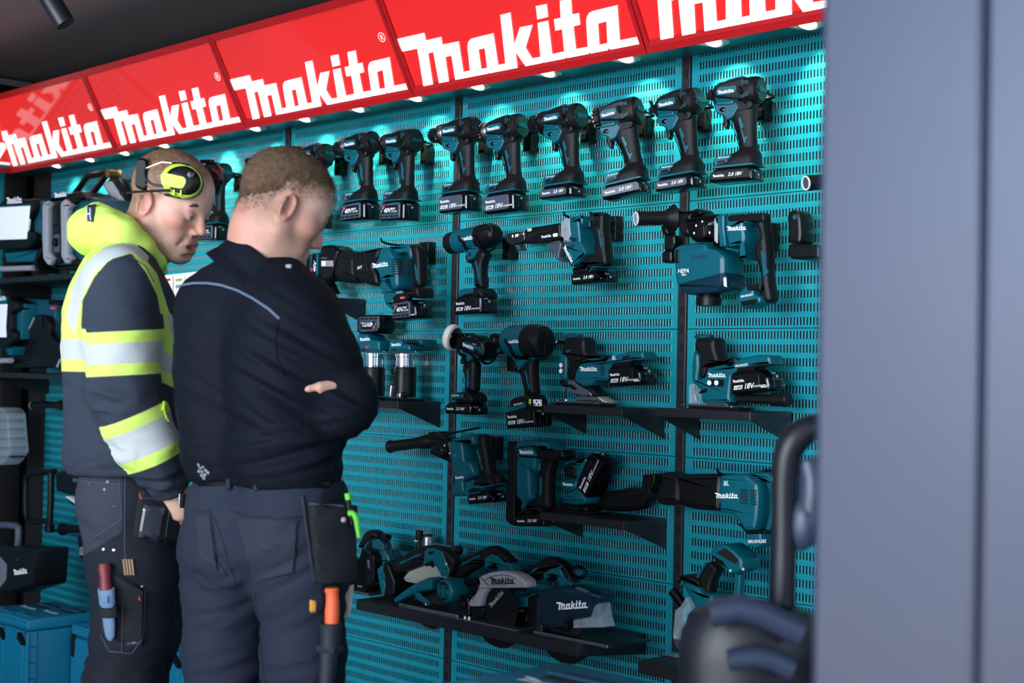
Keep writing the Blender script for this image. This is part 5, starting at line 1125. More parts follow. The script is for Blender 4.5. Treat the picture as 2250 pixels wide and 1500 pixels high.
# clear guard saw
t = tool('circular_saw', 'metal-cutting saw with a big smoky clear guard, frontmost on the long shelf', 'circular saw', (900, 800), -.150, Z3b)
zb = ZB-t.o.z; fl = onZ(1173, 1391, ZB)-t.o; fr_ = t.q1((1880, 1280), -.09)
mb = MB(); mb.prism([(fl.x-.004, zb), (fr_.x, zb), (fr_.x, zb+.004), (fl.x-.004, zb+.004)], -.100, .070, DSTL, .001); mb.box(((fl.x+fr_.x)/2, -.101, zb+.004), (fr_.x-fl.x, .003, .008), SILV, .0008); mb.box((fl.x+.014, -.088, zb+.016), (.022, .016, .022), DSTL, .002); mb.build('base_plate', t.root)
gp = t.part('handle', [(195, 800), (205, 700), (260, 600), (380, 480), (560, 340), (760, 240), (900, 165), (1020, 165), (1140, 230), (1230, 320), (1320, 470), (1330, 600), (1250, 560), (1200, 420), (1150, 330), (1060, 440), (960, 555), (890, 520), (820, 480), (600, 600), (480, 690), (420, 800)], -.020, .020, BLK, .010, .008, sq=0, ty=0)
mb = MB(); t.prism(mb, [(890, 420), (1000, 340), (1060, 330), (1130, 300), (1200, 300), (1160, 330), (1210, 470), (1330, 560), (1340, 620), (1130, 620), (1130, 520), (1070, 440), (1000, 450), (940, 510), (900, 510)], -.0215, .016, TEAL, .004, .004, ty=0)
t.prism(mb, [(490, 545), (535, 450), (580, 455), (700, 380), (720, 350), (815, 310), (815, 340), (700, 410), (560, 500)], -.0208, -.01, TEAL, .001, .001, ty=0)
mb.lathe(t.q1((1080, 270), 0)+Vector((0, -.020, 0)), (0, -1, 0), [(0, .0068), (.0024, .0068), (.0024, .0055), (.0035, .005), (.004, .002)], BLKG, 20)
mb.lathe(t.q1((368, 635), 0)+Vector((0, -.019, 0)), (0, -1, 0), [(0, .0060), (.0024, .0060), (.0024, .0045), (.001, .004), (.001, .001)], TEAL, 20); mb.build('handle_trim', gp)
t.part('trigger', [(920, 520), (990, 460), (1060, 450), (965, 560)], -.009, .009, BLK, .003, .003, ty=0, sq=0)
mb = MB(); a = t.q1((1290, 360), .0); mb.lathe(a, Vector((1, -.25, -.12)), [(0, .012), (.012, .014), (.022, .018), (.036, .0195), (.046, .016), (.050, .008)], BLKG, 26); q = t.q1((1490, 395), -.0); mb.prism([(q.x-.016, q.z-.005), (q.x-.004, q.z-.011), (q.x+.010, q.z-.008), (q.x+.012, q.z+.004), (q.x-.002, q.z+.010), (q.x-.014, q.z+.006)], -.032, -.015, TEALD, .003, r=.004); mb.build('front_knob', t.root)
h = t.part('motor_block', [(100, 800), (160, 740), (560, 790), (620, 740), (700, 740), (640, 950), (240, 970), (120, 900)], -.040, .030, TEAL, .006, .006, sq=0)
mb = MB(); t.text(mb, 'BRUSHLESS', (275, 912), (490, 905), .0045, -.0406, PRT); mb.build('lettering', h, flat=True)
mb = MB(); t.prism(mb, [(60, 1000), (60, 900), (120, 920), (230, 970), (560, 980), (560, 1200), (240, 1215), (90, 1140)], -.034, .034, BLKG, .006, .006)
for k in range(4): t.prism(mb, [(400+28*k, 1000), (415+28*k, 1000), (415+28*k, 1025), (400+28*k, 1025)], -.0346, -.03, PRT, 0, 0)
o = mb.build('battery', t.root)
mb = MB(); a = t.q1((60, 1040), -.034); mb.logo(Vector((a.x-.0002, .026, a.z+.004)), .040, WHT, ux=(0, -1, 0), uz=(0, 0, 1)); mb.text('18V', Vector((a.x-.0002, .026, a.z-.016)), .012, WHT, ux=(0, -1, 0), uz=(0, 0, 1), shear=.3, bold=.02); mb.build('battery_print', o, flat=True)
t.part('gear_side', [(560, 800), (660, 760), (760, 760), (740, 1200), (700, 1290), (600, 1290), (560, 1200)], -.045, .02, BLKM, .006, .006, sq=0)
h = t.part('clear_guard', [(680, 1260), (680, 900), (740, 740), (760, 690), (950, 640), (1200, 615), (1350, 615), (1500, 670), (1620, 750), (1700, 760), (1710, 800), (1690, 880), (1620, 900), (1540, 1110), (1270, 1150), (1130, 1200), (1120, 1290), (760, 1300)], -.085, -.020, SMOKE, .010, .010, sq=0)
mb = MB(); t.logo(mb, (1033, 1000), (1515, 968), -.0858); mb.build('lettering', h, flat=True)
t.part('clear_window', [(1270, 1150), (1540, 1105), (1600, 920), (1680, 890), (1710, 1100), (1760, 1280), (1270, 1290)], -.080, -.030, CLEAR, .006, .004, sq=0)
mb = MB(); a = t.q1((1200, 1230), -.05); mb.lathe(a, (0, -1, 0), [(0, .017), (.02, .017), (.022, .012), (.023, .002)], BLKM, 24); mb.build('blade_bolt', t.root)
mb = MB(); mb.lathe(Vector((t.q1((1150, 1000), -.05).x, -.05, zb+.04)), (0, 1, 0), [(0, .064), (.002, .064)], DSTL, 48); mb.build('saw_blade', t.root)
# track saw behind the man
t = tool('plunge_saw', 'dark plunge saw with a large black battery at the left end of the long shelf', 'circular saw', (300, 700), -.14, Z7b)
zb = ZB-t.o.z
h = t.part('body', [(350, 470), (440, 450), (560, 430), (640, 560), (640, 640), (560, 640), (530, 900), (560, 940), (400, 1000), (380, 700)], -.03, .03, TEALD, .008, .006, sq=0)
gp = t.part('handle', [(180, 380), (300, 130), (380, 95), (460, 110), (520, 180), (500, 260), (450, 240), (400, 400), (300, 440)], -.020, .020, BLK, .010, .008, sq=0, ty=0)
mb = MB(); t.prism(mb, [(290, 420), (340, 320), (380, 270), (375, 300), (330, 400), (300, 440)], -.0208, -.01, TEAL, .001, .001, ty=0); t.prism(mb, [(430, 260), (520, 240), (620, 340), (620, 480), (560, 440), (420, 420)], -.018, .014, TEALD, .003, .003, ty=0); mb.build('handle_trim', gp)
mb = MB(); a = t.q1((520, 200), .0); mb.lathe(a, Vector((1, 0, -.15)), [(0, .010), (.02, .013), (.03, .0145), (.034, .010)], BLK, 20); mb.build('front_knob', t.root)
mb = MB(); mb.tube([t.q1((540, 200), -.02), t.q1((620, 260), -.03), t.q1((680, 420), -.03), t.q1((710, 600), -.03)], .003, BLKG, 8, 1); mb.build('power_lead', t.root)
o = t.part('battery', [(-60, 560), (130, 560), (180, 400), (330, 460), (390, 560), (400, 960), (330, 1040), (210, 1130), (-60, 1100)], -.062, .040, BLKG, .008, .006, sq=0)
mb = MB(); t.prism(mb, [(250, 540), (330, 520), (390, 600), (395, 940), (320, 1010), (270, 980)], -.0630, -.05, BLKM, .001, .004)
w1 = t.q1((300, 600), -.0635); mb.text('40V', w1+Vector((-.008, 0, 0)), .013, PRT, ux=(0.2, 0, -.98), uz=(.98, 0, .2)); mb.text('C C C', t.q1((120, 1040), -.0630), .006, WHT); mb.build('battery_print', o)
mb = MB(); mb.prism([(t.q1((60, 1180), -.07).x, zb), (t.q1((300, 1180), -.07).x, zb), (t.q1((300, 1180), -.07).x, zb+.008), (t.q1((60, 1180), -.07).x, zb+.008)], -.07, .06, SILV, .001); mb.build('base_plate', t.root)
# router stand behind the teal saw
t = tool('plunge_router', 'silver and black plunge router standing behind the teal circular saw', 'router', (1280, 300), -.055, Z7b)
zb = ZB-t.o.z; q = t.q1((1285, 300), 0)
mb = MB(); mb.lathe((q.x, 0, zb+.05), (0, 0, 1), [(0, .020), (t.q1((1285, 205), 0).z-zb-.052, .020), (t.q1((1285, 200), 0).z-zb-.05, .018)], SILV, 26); mb.build('silver_column', t.root)
mb = MB(); z_ = t.q1((1285, 195), 0).z; mb.lathe((q.x, 0, z_-.004), (0, 0, 1), [(0, .0165), (.006, .0165), (.008, .013), (.0085, .001)], BLKM, 22); mb.build('column_cap', t.root)
k = t.q1((1135, 300), -.02); mb = MB(); mb.lathe((k.x, -.02, zb+.06), (0, 0, 1), [(0, .008), (k.z-zb-.055, .008), (k.z-zb-.054, .011), (k.z-zb-.040, .0125), (k.z-zb-.025, .0125), (k.z-zb-.024, .011), (t.q1((1135, 150), -.02).z-zb-.06, .0115)], BLKM, 20)
for j in range(4): mb.box((k.x-.008+.005*j, -.033, k.z+.004), (.002, .001, .004), WHT)
mb.lathe((k.x, -.02, zb+.056), (0, 0, 1), [(0, .014), (.003, .014)], REDP, 18); mb.build('depth_screw', t.root)
mb = MB(); mb.lathe((q.x-.02, 0, zb+.03), (0, 0, 1), [(0, .055), (.05, .055), (.06, .05), (.075, .02)], BLK, 30); mb.lathe((q.x-.02, 0, zb), (0, 0, 1), [(0, .075), (.008, .075), (.03, .05)], BLKM, 30); mb.build('router_base', t.root)
w = t.q1((1600, 375), 0); mb = MB(); mb.prism([(q.x+.02, w.z-.003), (w.x+.005, w.z-.002), (w.x+.010, w.z), (w.x+.003, w.z+.004), (q.x+.02, w.z+.004)], -.012, .012, SILV, .001); mb.build('fence_arm', t.root)
for a in ((1760, 430),):
    w = t.q1(a, .0); mb = MB(); mb.lathe(w+Vector((-.015, 0, 0)), (1, -.2, .0), [(0, .010), (.01, .014), (.028, .017), (.036, .012), (.038, .004)], BLK, 22); mb.build('side_knob', t.root)
# discs hanging through the shelf
for (px, py), r_, lb in (((950, 1352), .055, 'dark half disc of a saw guard showing under the long shelf, left'), ((1100, 1362), .075, 'dark half disc of a saw guard showing under the long shelf, middle'), ((1245, 1385), .080, 'dark half disc of a saw guard showing under the long shelf, right')):
    w = onY(px, py, -.16); g = thing('saw_guard', lb, 'saw guard', (w.x, -.16, ZB-.040))
    mb = MB(); n = 24; p = [(r_*math.cos(a), r_*.55*math.sin(a)) for a in [PI+PI*k/n for k in range(n+1)]]; p = [(a, c) for a, c in p]
    mb.prism(p, -.012, .012, BLKM, .003); mb.build('guard_rim', g)
    mb = MB(); mb.prism([(a*.9, c*1.12) for a, c in p], -.001, .001, DSTL, 0); mb.build('saw_blade', g)
# glass cutter on the right
t = tool('glass_cutter', 'teal tile cutter with a clear water tank and an empty battery mount on top', 'power saw', (500, 1050), -.15, Z8)
zb = ZB-.002-t.o.z
mb = MB(); a = t.q1((300, 1210), -.05).x; mb.box((a+.08, 0, zb+.003), (.17, .11, .005), SILV, .001); mb.build('base_plate', t.root)
h = t.part('body', [(385, 810), (410, 830), (520, 860), (560, 910), (640, 920), (640, 1000), (600, 1200), (480, 1225), (460, 1100), (440, 1050), (500, 1000), (440, 900)], -.034, .034, TEAL, .010, .006, sq=.2)
mb = MB(); t.prism(mb, [(440, 1090), (470, 1035), (540, 1030), (560, 1060), (560, 1140), (500, 1160), (450, 1140)], -.040, -.02, BLKM, .003, .006); t.logo(mb, (470, 1110), (620, 1115), -.0404); mb.build('side_cover', h)
t.part('front_cap', [(385, 800), (410, 788), (480, 795), (540, 830), (560, 880), (520, 860), (410, 825)], -.032, .032, BLK, .008, .005, sq=.2)
t.part('grip', [(530, 830), (570, 760), (620, 690), (680, 750), (640, 820), (620, 920), (560, 905)], -.019, .019, BLK, .010, .008, ty=0, sq=0)
mb = MB(); t.prism(mb, [(540, 800), (600, 700), (610, 705), (560, 790), (548, 830)], -.0205, -.01, TEAL, .001, .001, ty=0); mb.build('grip_inlay', t.root)
h = t.part('battery_mount', [(598, 640), (620, 595), (700, 585), (760, 620), (840, 690), (842, 760), (780, 785), (720, 770), (640, 700), (610, 680)], -.038, .038, TEAL, .008, .006, sq=.2)
mb = MB(); t.prism(mb, [(640, 640), (700, 610), (740, 640), (790, 690), (770, 720), (700, 680)], -.0385, -.03, HOLE, .001, .003); t.prism(mb, [(605, 655), (690, 700), (710, 745), (640, 700)], -.0388, -.03, BLKM, .001, .002)
for a, c_ in ((736, 760), (820, 750)): mb.lathe(t.q1((a, c_), -.0385), (0, -1, 0), [(0, .004), (.002, .0035), (.0025, .001)], BTN, 12)
mb.build('mount_recess', h)
mb = MB(); a = t.q1((355, 890), 0); b_ = t.q1((430, 990), 0); mb.lathe(a, b_-a, [(0, .012), (.002, .0145), ((b_-a).length, .0125)], BLKG, 20); mb.build('water_inlet', t.root)
t.part('clear_tank', [(350, 1200), (365, 1020), (400, 995), (440, 930), (480, 1000), (440, 1060), (450, 1130), (480, 1225), (360, 1215)], -.036, .030, CLEAR, .005, .004, sq=0)
mb = MB(); mb.lathe(Vector((t.q1((420, 1190), 0).x, .0, zb+.04)), (0, 1, 0), [(0, .030), (.002, .030)], CHRM, 30); mb.build('cutting_wheel', t.root)
t.part('rear_strut', [(765, 780), (800, 785), (790, 950), (745, 950)], -.01, .01, TEAL, .003, .003)

# ------------------------------------------------------------------ left side: lights, radio, cases
LENS = mat('lit_lamp_panel', (232, 236, 245), .25, emit=.25, var=.04, vscale=30)
ZL1 = (0, 370, 6); ZL2 = (0, 600, 6); ZL3 = (0, 840, 5.77); ZL4 = (0, 1080, 3.571)
t = tool('work_light', 'black site light with a big white panel on the upper left shelf', 'work light', (200, 700), -.22, ZL1)
h = t.part('light_head', [(-160, 470), (0, 460), (20, 425), (380, 400), (440, 395), (440, 540), (400, 640), (360, 700), (360, 820), (460, 850), (455, 960), (340, 1055), (-160, 1060)], -.09, -.01, BLKM, .008, .010, sq=0)
mb = MB(); t.prism(mb, [(-150, 520), (398, 490), (360, 800), (352, 930), (-150, 945)], -.0915, -.08, LENS, .002, .004); mb.build('lit_panel', h)
mb = MB(); t.logo(mb, (85, 468), (290, 455), -.0915); mb.build('lettering', h, flat=True)
mb = MB(); t.prism(mb, [(-160, 500), (400, 470), (400, 492), (-160, 518)], -.0920, -.08, TEAL, .001, 0); mb.build('trim_strip', h)
t.part('cooling_body', [(430, 440), (520, 420), (600, 450), (560, 960), (455, 955)], -.06, .06, TEALD, .008, .006, sq=0)
t.part('base_tray', [(50, 1095), (480, 1075), (440, 1225), (85, 1240)], -.08, .04, TEAL, .006, .004, sq=0)
mb = MB(); a = t.q1((0, 1320), -.07); b_ = t.q1((450, 1310), -.07); mb.cyl(a+Vector((-.1, 0, 0)), b_, .012, LGR, 18); mb.build('front_bar', t.root)
t.part('side_foot', [(480, 1080), (560, 1020), (550, 1100), (470, 1240), (530, 1370), (470, 1380), (435, 1250)], -.08, .06, BLKM, .006, .006, sq=0)
# radio
t = tool('site_radio', 'teal jobsite radio with pale grey corner bars on the upper left shelf', 'radio', (700, 800), -.22, ZL1)
h = t.part('body', [(690, 420), (880, 400), (1080, 330), (1250, 360), (1500, 380), (1600, 600), (1500, 1000), (1200, 1290), (700, 1300), (660, 1100), (660, 560)], -.07, .10, TEALD, .014, .012, sq=.7)
t.part('front_panel', [(690, 460), (790, 440), (800, 1240), (690, 1270)], -.085, -.05, BLKM, .004, .004)
for nm, p in (('corner_bar', [(550, 500), (560, 460), (620, 420), (670, 460), (640, 510), (622, 560), (622, 1080), (690, 1180), (640, 1280), (600, 1250), (560, 1180), (552, 1000)]), ('corner_bar', [(790, 480), (800, 440), (855, 400), (935, 480), (880, 540), (875, 600), (880, 1100), (940, 1180), (880, 1260), (840, 1240), (800, 1160)])):
    t.part(nm, p, -.105, -.075, LGR, .008, .006, sq=0)
t.part('top_roll_bar', [(640, 410), (700, 355), (880, 330), (1000, 300), (1060, 300), (1150, 400), (1040, 420), (930, 480), (850, 395), (700, 400), (650, 430)], -.09, .02, BLKM, .008, .006, sq=0)
t.part('bottom_roll_bar', [(880, 1260), (940, 1180), (1100, 1240), (1100, 1350), (760, 1340), (690, 1290)], -.09, .02, BLKM, .008, .006, sq=0)
mb = MB(); t.logo(mb, (715, 390), (880, 365), -.0915); mb.build('lettering', t.root, flat=True)
mb = MB()
for k in range(3): mb.lathe(t.q1((715+27*k, 742), -.0855), (0, -1, 0), [(0, .0035), (.003, .003), (.0035, .001)], BLKG, 12)
mb.lathe(t.q1((745, 975), -.0855), (0, -1, 0), [(0, .019), (.012, .017), (.013, .001)], BLK, 28); t.prism(mb, [(700, 480), (780, 470), (782, 700), (702, 715)], -.0865, -.08, BLKG, .001, .003); t.prism(mb, [(705, 880), (780, 860), (785, 1100), (710, 1110)], -.0860, -.08, GRY, .001, .008); mb.build('controls', t.root)
t.part('side_speaker', [(890, 600), (960, 560), (965, 1080), (905, 1140), (890, 1080)], -.075, -.06, mat('radio_side_blue', (60, 120, 140), .5), .003, .004)
# folding lamp standing behind the radio
t = tool('folding_light', 'folding work light with an angled pale panel standing behind the radio', 'work light', (1300, 300), -.12, ZL1)
mb = MB(); mb.tube([t.q1((1000, 320), 0), t.q1((1160, 100), 0), t.q1((1480, 60), 0)], .014, BLKM, 8); mb.build('upper_arm', t.root)
mb = MB(); mb.tube([t.q1((1190, 370), -.02), t.q1((1400, 100), -.02)], .012, BLKM, 8); mb.build('lower_arm', t.root)
mb = MB(); q = t.q1((1500, 70), -.0); mb.lathe(q+Vector((0, -.03, 0)), (0, 1, 0), [(0, .012), (.002, .020), (.055, .020), (.057, .014)], mat('bronze_hinge', (120, 88, 50), .35, .5), 24); mb.lathe(t.q1((1215, 365), -.034), (0, -1, 0), [(0, .010), (.003, .009), (.0035, .002)], CHRM, 16); mb.build('hinge', t.root)
t.part('lamp_head', [(1365, 180), (1400, 160), (1470, 100), (1550, 120), (1740, 420), (1690, 560), (1640, 560), (1530, 520), (1350, 230)], -.02, .03, BLKM, .008, .008, sq=.3)
t.part('diffuser_panel', [(1352, 200), (1400, 160), (1465, 165), (1690, 520), (1680, 555), (1540, 500), (1370, 240)], -.032, -.018, LGR, .006, .010)
mb = MB(); t.prism(mb, [(1000, 330), (1480, 340), (1560, 400), (1700, 540), (1600, 700), (1050, 420)], .0, .08, TEALD, .006, .008); mb.build('base_body', t.root)
# second shelf: light and speaker box
t = tool('work_light', 'smaller site light with a lit panel on the second left shelf', 'work light', (0, 600), -.22, ZL2)
h = t.part('light_head', [(-200, 330), (100, 310), (210, 370), (210, 480), (140, 530), (140, 740), (185, 780), (180, 890), (80, 960), (-200, 960)], -.09, -.02, BLKM, .008, .006, sq=0)
mb = MB(); t.prism(mb, [(-200, 415), (95, 405), (75, 700), (82, 845), (-200, 850)], -.0915, -.08, LENS, .002, .004); mb.build('lit_panel', h)
mb = MB(); t.prism(mb, [(-200, 330), (100, 315), (85, 400), (-200, 400)], -.0912, -.08, TEAL, .001, 0); t.logo(mb, (-60, 375), (80, 350), -.0918); mb.build('lettering', h)
t.part('cooling_body', [(205, 400), (300, 400), (280, 870), (185, 880)], -.06, .06, TEAL, .006, .004, sq=0)
t.part('base_tray', [(50, 980), (175, 970), (150, 1080), (100, 1085)], -.08, .02, TEAL, .006, .004, sq=0)
mb = MB(); a = t.q1((0, 1160), -.07); b_ = t.q1((150, 1150), -.07); mb.cyl(a+Vector((-.1, 0, 0)), b_, .012, LGR, 18); mb.build('front_bar', t.root)
t = tool('speaker_stand_light', 'teal box lamp in a black tilting bracket on the second left shelf', 'work light', (500, 700), -.16, ZL2)
h = t.part('lamp_box', [(300, 330), (640, 345), (780, 350), (790, 430), (770, 500), (755, 900), (300, 880), (320, 600)], -.05, .06, TEALD, .008, .008, sq=.3)
mb = MB(); t.prism(mb, [(640, 350), (780, 355), (795, 400), (785, 425), (635, 415)], -.052, .04, BLKM, .003, .004); t.prism(mb, [(670, 442), (745, 445), (735, 475), (660, 470)], -.0512, -.045, REDP, 0, 0); t.text(mb, 'XGT', (675, 470), (740, 470), .005, -.0518); mb.build('badge', h)
o = t.part('tilt_bracket', [(140, 1110), (270, 860), (330, 830), (440, 570), (520, 540), (600, 560), (650, 640), (650, 780), (700, 860), (830, 960), (850, 1240), (180, 1260), (150, 1180)], -.085, -.055, BLKM, .006, .010, sq=0)
mb = MB(); mb.lathe(t.q1((555, 640), -.085), (0, -1, 0), [(0, .018), (.006, .017), (.007, .004)], BLKG, 26); mb.lathe(t.q1((350, 1180), -.085), (0, -1, 0), [(0, .006), (.002, .005), (.0025, .001)], DSTL, 14); mb.build('pivot_knob', o)
mb = MB(); t.prism(mb, [(330, 830), (345, 820), (455, 590), (440, 580)], -.087, -.08, LGR, .001, .001); t.prism(mb, [(160, 1100), (280, 870), (330, 880), (300, 930), (200, 1110)], -.087, -.08, DSTL, .001, .002); t.prism(mb, [(735, 1240), (780, 1130), (800, 1130), (760, 1240)], -.087, -.08, LGR, .001, .001); mb.build('bracket_edge', o)
def lshelf(label, y_front, px, py, x0, x1, bx):
    z = onY(px, py, y_front).z
    g = thing('display_shelf', label, 'shelf', (x0, 0, z))
    mb = MB(); mb.box(((x1-x0)/2, y_front/2, -.012), (x1-x0, -y_front, .022), SHELFM, .001); mb.build('shelf_board', g)
    for x in bx:
        mb = MB(); mb.T = Matrix(((0, 1, 0, x-x0), (1, 0, 0, 0), (0, 0, 1, 0), (0, 0, 0, 1))); mb.prism([(y_front+.01, -.02), (-.002, -.02), (-.002, -.10), (-.02, -.10)], -.002, .002, SHELFM, 0); mb.build('bracket', g)
lshelf('upper left black shelf carrying the big site light and the radio', -.33, 110, 603, -6.38, -5.42, (-6.3, -5.45))
lshelf('second left black shelf carrying the box lamp and small site light', -.33, 80, 820, -6.38, -5.42, (-6.3, -5.45))
# handle tools on the far part of the wall
t = tool('angle_grinder', 'dark tool whose white-ended round handle points left beside the man in yellow', 'power tool', (600, 280), -.12, ZL3)
axis_parts(t, (415, 290), (840, 285), [('side_handle', BLK, [(0, .017), (.02, .018), (.06, .014), (.75, .014), (.85, .022), (1.0, .022)])])
mb = MB(); a = t.q1((415, 290), 0); mb.lathe(a, (-1, -.0, 0), [(0, .0175), (.003, .017), (.0032, .001)], WHT, 24); mb.box(a+Vector((-.0035, 0, 0)), (.001, .008, .008), HOLE); mb.build('handle_end', t.root)
t.part('tool_body', [(800, 300), (840, 200), (1100, 180), (1200, 260), (1200, 420), (900, 470), (820, 420)], -.04, .03, BLKM, .010, .008, sq=0)
t = tool('tool_cage', 'clear ribbed guard hanging at the left edge of the picture', 'guard', (0, 700), -.16, ZL3)
t.part('clear_shell', [(-120, 320), (0, 310), (60, 340), (95, 400), (105, 540), (115, 700), (135, 880), (60, 1000), (0, 1050), (-120, 1050)], -.05, .04, CLEAR, .010, .008, sq=0)
mb = MB()
for k in range(6): t.prism(mb, [(-110, 360+115*k), (90+8*k, 350+115*k), (95+8*k, 375+115*k), (-110, 390+115*k)], -.04, .03, DSTL, .003, .003)
mb.build('inner_ribs', t.root)
t = tool('leaf_blower', 'dark blower with a large loop handle behind the man in yellow', 'blower', (400, 1300), -.14, ZL3)
mb = MB(); mb.tube([t.q1(p, 0) for p in ((700, 1125), (520, 1140), (400, 1145), (345, 1180), (325, 1260), (325, 1700), (380, 1770), (560, 1760), (640, 1740))], .0125, BLK, 12, 2); mb.build('loop_handle', t.root)
mb = MB(); mb.tube([t.q1((650, 1130), 0), t.q1((645, 1500), 0), t.q1((630, 1800), 0)], .014, BLKM, 12); a = t.q1((630, 1800), 0); mb.lathe(a, (0, 0, -1), [(0, .018), (.004, .022), (.030, .022), (.034, .018)], BLKM, 20); mb.build('stem', t.root)
t.part('body', [(690, 1140), (780, 1110), (1000, 1110), (1300, 1160), (1300, 1500), (1000, 1480), (830, 1420), (700, 1380)], -.05, .05, BLKM, .014, .010, sq=0)
mb = MB(); t.prism(mb, [(820, 1460), (840, 1440), (1000, 1530), (1200, 1600), (1200, 1640), (1000, 1570)], -.055, .03, WHT, .004, .004); t.prism(mb, [(840, 1490), (1000, 1575), (1200, 1650), (1200, 1720), (1000, 1640)], -.050, .03, TEAL, .004, .004); t.prism(mb, [(915, 1210), (985, 1220), (985, 1270), (915, 1260)], -.052, -.04, GRY, .002, .002); mb.build('trim_band', t.root)
t = tool('power_screwdriver', 'tool with a flared black side handle and battery left of the yellow mans trousers', 'power tool', (600, 400), -.14, ZL4)
axis_parts(t, (490, 295), (700, 290), [('side_handle', BLK, [(0, .014), (.0, .026), (.05, .026), (.15, .018), (.2, .016), (1.0, .0155)])])
mb = MB(); a = t.q1((492, 295), 0); mb.lathe(a, (1, 0, 0), [(-.001, .020), (0, .001)], HOLE, 20); mb.build('handle_bore', t.root)
t.part('tool_body', [(600, 340), (700, 310), (760, 330), (760, 560), (700, 540), (620, 520)], -.035, .035, BLKG, .008, .008, sq=0)
mb = MB(); t.prism(mb, [(620, 440), (690, 415), (700, 430), (690, 480), (625, 480)], -.037, -.03, LGR, .002, .002); t.logo(mb, (622, 500), (700, 495), -.0365); mb.build('battery_print', t.root)
small_hook('black hook block behind the flared-handle tool on the far wall', 700, 330, ZL4)
small_hook('black hook block behind the white-ended handle tool on the far wall', 1000, 300, ZL3)
small_hook('black hook block behind the dark blower on the far wall', 1000, 1200, ZL3)
# speaker on the cases
t = tool('site_speaker', 'black loudspeaker with a grey mesh front and top handle standing on the cases', 'speaker', (100, 700), -.40, ZL4)
h = t.part('body', [(-160, 440), (60, 430), (100, 440), (270, 450), (250, 740), (180, 760), (60, 800), (-160, 800)], -.09, .06, BLKM, .012, .012, sq=0)
mb = MB(); t.prism(mb, [(-150, 520), (0, 510), (50, 570), (45, 690), (0, 750), (-150, 760)], -.0925, -.08, mat('speaker_mesh', (120, 124, 132), .5, .3, bump=1, bscale=900), .003, .006); mb.build('mesh_grille', h)
mb = MB(); t.logo(mb, (108, 655), (215, 640), -.0912); t.text(mb, 'radio', (120, 540), (160, 535), .009, -.0912, TEAL); mb.build('lettering', h, flat=True)
mb = MB(); mb.tube([t.q1(p, -.02) for p in ((-150, 260), (130, 262), (148, 290), (140, 430))], .014, GRY, 10, 1); mb.build('carry_handle', t.root)
# tool cases
CASE = mat('case_teal', (0, 108, 138), .42, bump=.12, bscale=300)
CASED = mat('case_teal_dark', (0, 74, 100), .5)
def case(label, X0, X1, yf, yb, ztop, latch=True):
    g = thing('tool_case', label, 'tool case', ((X0+X1)/2, (yf+yb)/2, 0), 'teal stacking tool cases on the floor')
    w = X1-X0; dp = yb-yf
    mb = MB(); mb.prism([(-w/2, 0), (w/2, 0), (w/2, ztop-.045), (-w/2, ztop-.045)], -dp/2, dp/2, CASE, .008, r=.008)
    mb.prism([(-w/2+.035, .03), (w/2-.035, .03), (w/2-.035, ztop-.085), (-w/2+.035, ztop-.085)], -dp/2-.003, -dp/2+.01, CASE, .003, r=.012)
    for k in range(5): mb.box((w/2+.001, -dp/2+.02, .06+.06*k), (.006, .020, .004), CASED)
    mb.prism([(w/2-.006, .02), (w/2+.003, .02), (w/2+.003, ztop-.05), (w/2-.006, ztop-.05)], -dp/2+.002, -dp/2+.008, CASE, .001)
    mb.prism([(w/2-.006, .02), (w/2+.003, .02), (w/2+.003, ztop-.05), (w/2-.006, ztop-.05)], -dp/2+.032, -dp/2+.038, CASE, .001)
    mb.build('case_body', g)
    mb = MB(); mb.prism([(-w/2, ztop-.043), (w/2, ztop-.043), (w/2, ztop), (-w/2, ztop)], -dp/2, dp/2, CASE, .010, r=.010)
    mb.box((0, -dp/2+.04, ztop+.001), (w*.6, .03, .006), CASE, .003); mb.ball((-w/2+.05, -dp/2+.05, ztop), .02, CASE, 16, (1, .8, .35))
    ld = mb.build('lid', g)
    mb = MB(); mb.box((.01, dp*.18, ztop+.0005), (w*.55, .07, .003), HOLE, .001); mb.box((.01, dp*.18, ztop+.004), (w*.62, .02, .006), CASED, .002); mb.build('carry_handle', ld)
    mb = MB(); mb.logo((-w*.30, -dp*.10, ztop+.0015), w*.6, WHT, ux=(1, 0, 0), uz=(.0, 1, 0)); mb.build('lettering', ld, flat=True)
    if latch:
        mb = MB(); mb.prism([(w/2-.055, ztop-.075), (w/2-.015, ztop-.095), (w/2-.010, ztop-.080), (w/2-.05, ztop-.050)], -dp/2-.018, -dp/2-.002, BLKM, .003, r=.003); mb.prism([(w/2-.035, ztop-.10), (w/2-.010, ztop-.10), (w/2-.010, ztop-.03), (w/2-.035, ztop-.03)], -dp/2-.002, -dp/2+.004, CASED, .001)
    else:
        mb = MB(); mb.prism([(-w/2+.012, ztop-.12), (-w/2+.035, ztop-.12), (-w/2+.035, ztop-.035), (-w/2+.012, ztop-.035)], -dp/2-.006, -dp/2+.004, BLKM, .002, r=.002)
    mb.build('latch', g)
    return g
zc = .40; p = onZ(22, 1345, zc); q = onZ(112, 1355, zc)
case('tall teal tool case with an open black latch, between two others at lower left', p.x, q.x+.01, p.y-.02, p.y+.30, zc)
case('teal tool case cut off by the left edge of the picture', p.x-.225, p.x-.01, p.y+.0, p.y+.30, zc-.012)
p2 = onZ(133, 1363, .37)
case('teal tool case half hidden behind the legs of the man in yellow', max(p2.x, q.x+.02), p2.x+.26, p2.y, p2.y+.30, .37, latch=False)
p3 = onZ(362, 1395, .42)
case('teal tool case glimpsed between the legs of the two men', p3.x-.12, p3.x+.13, p3.y, p3.y+.30, .42)
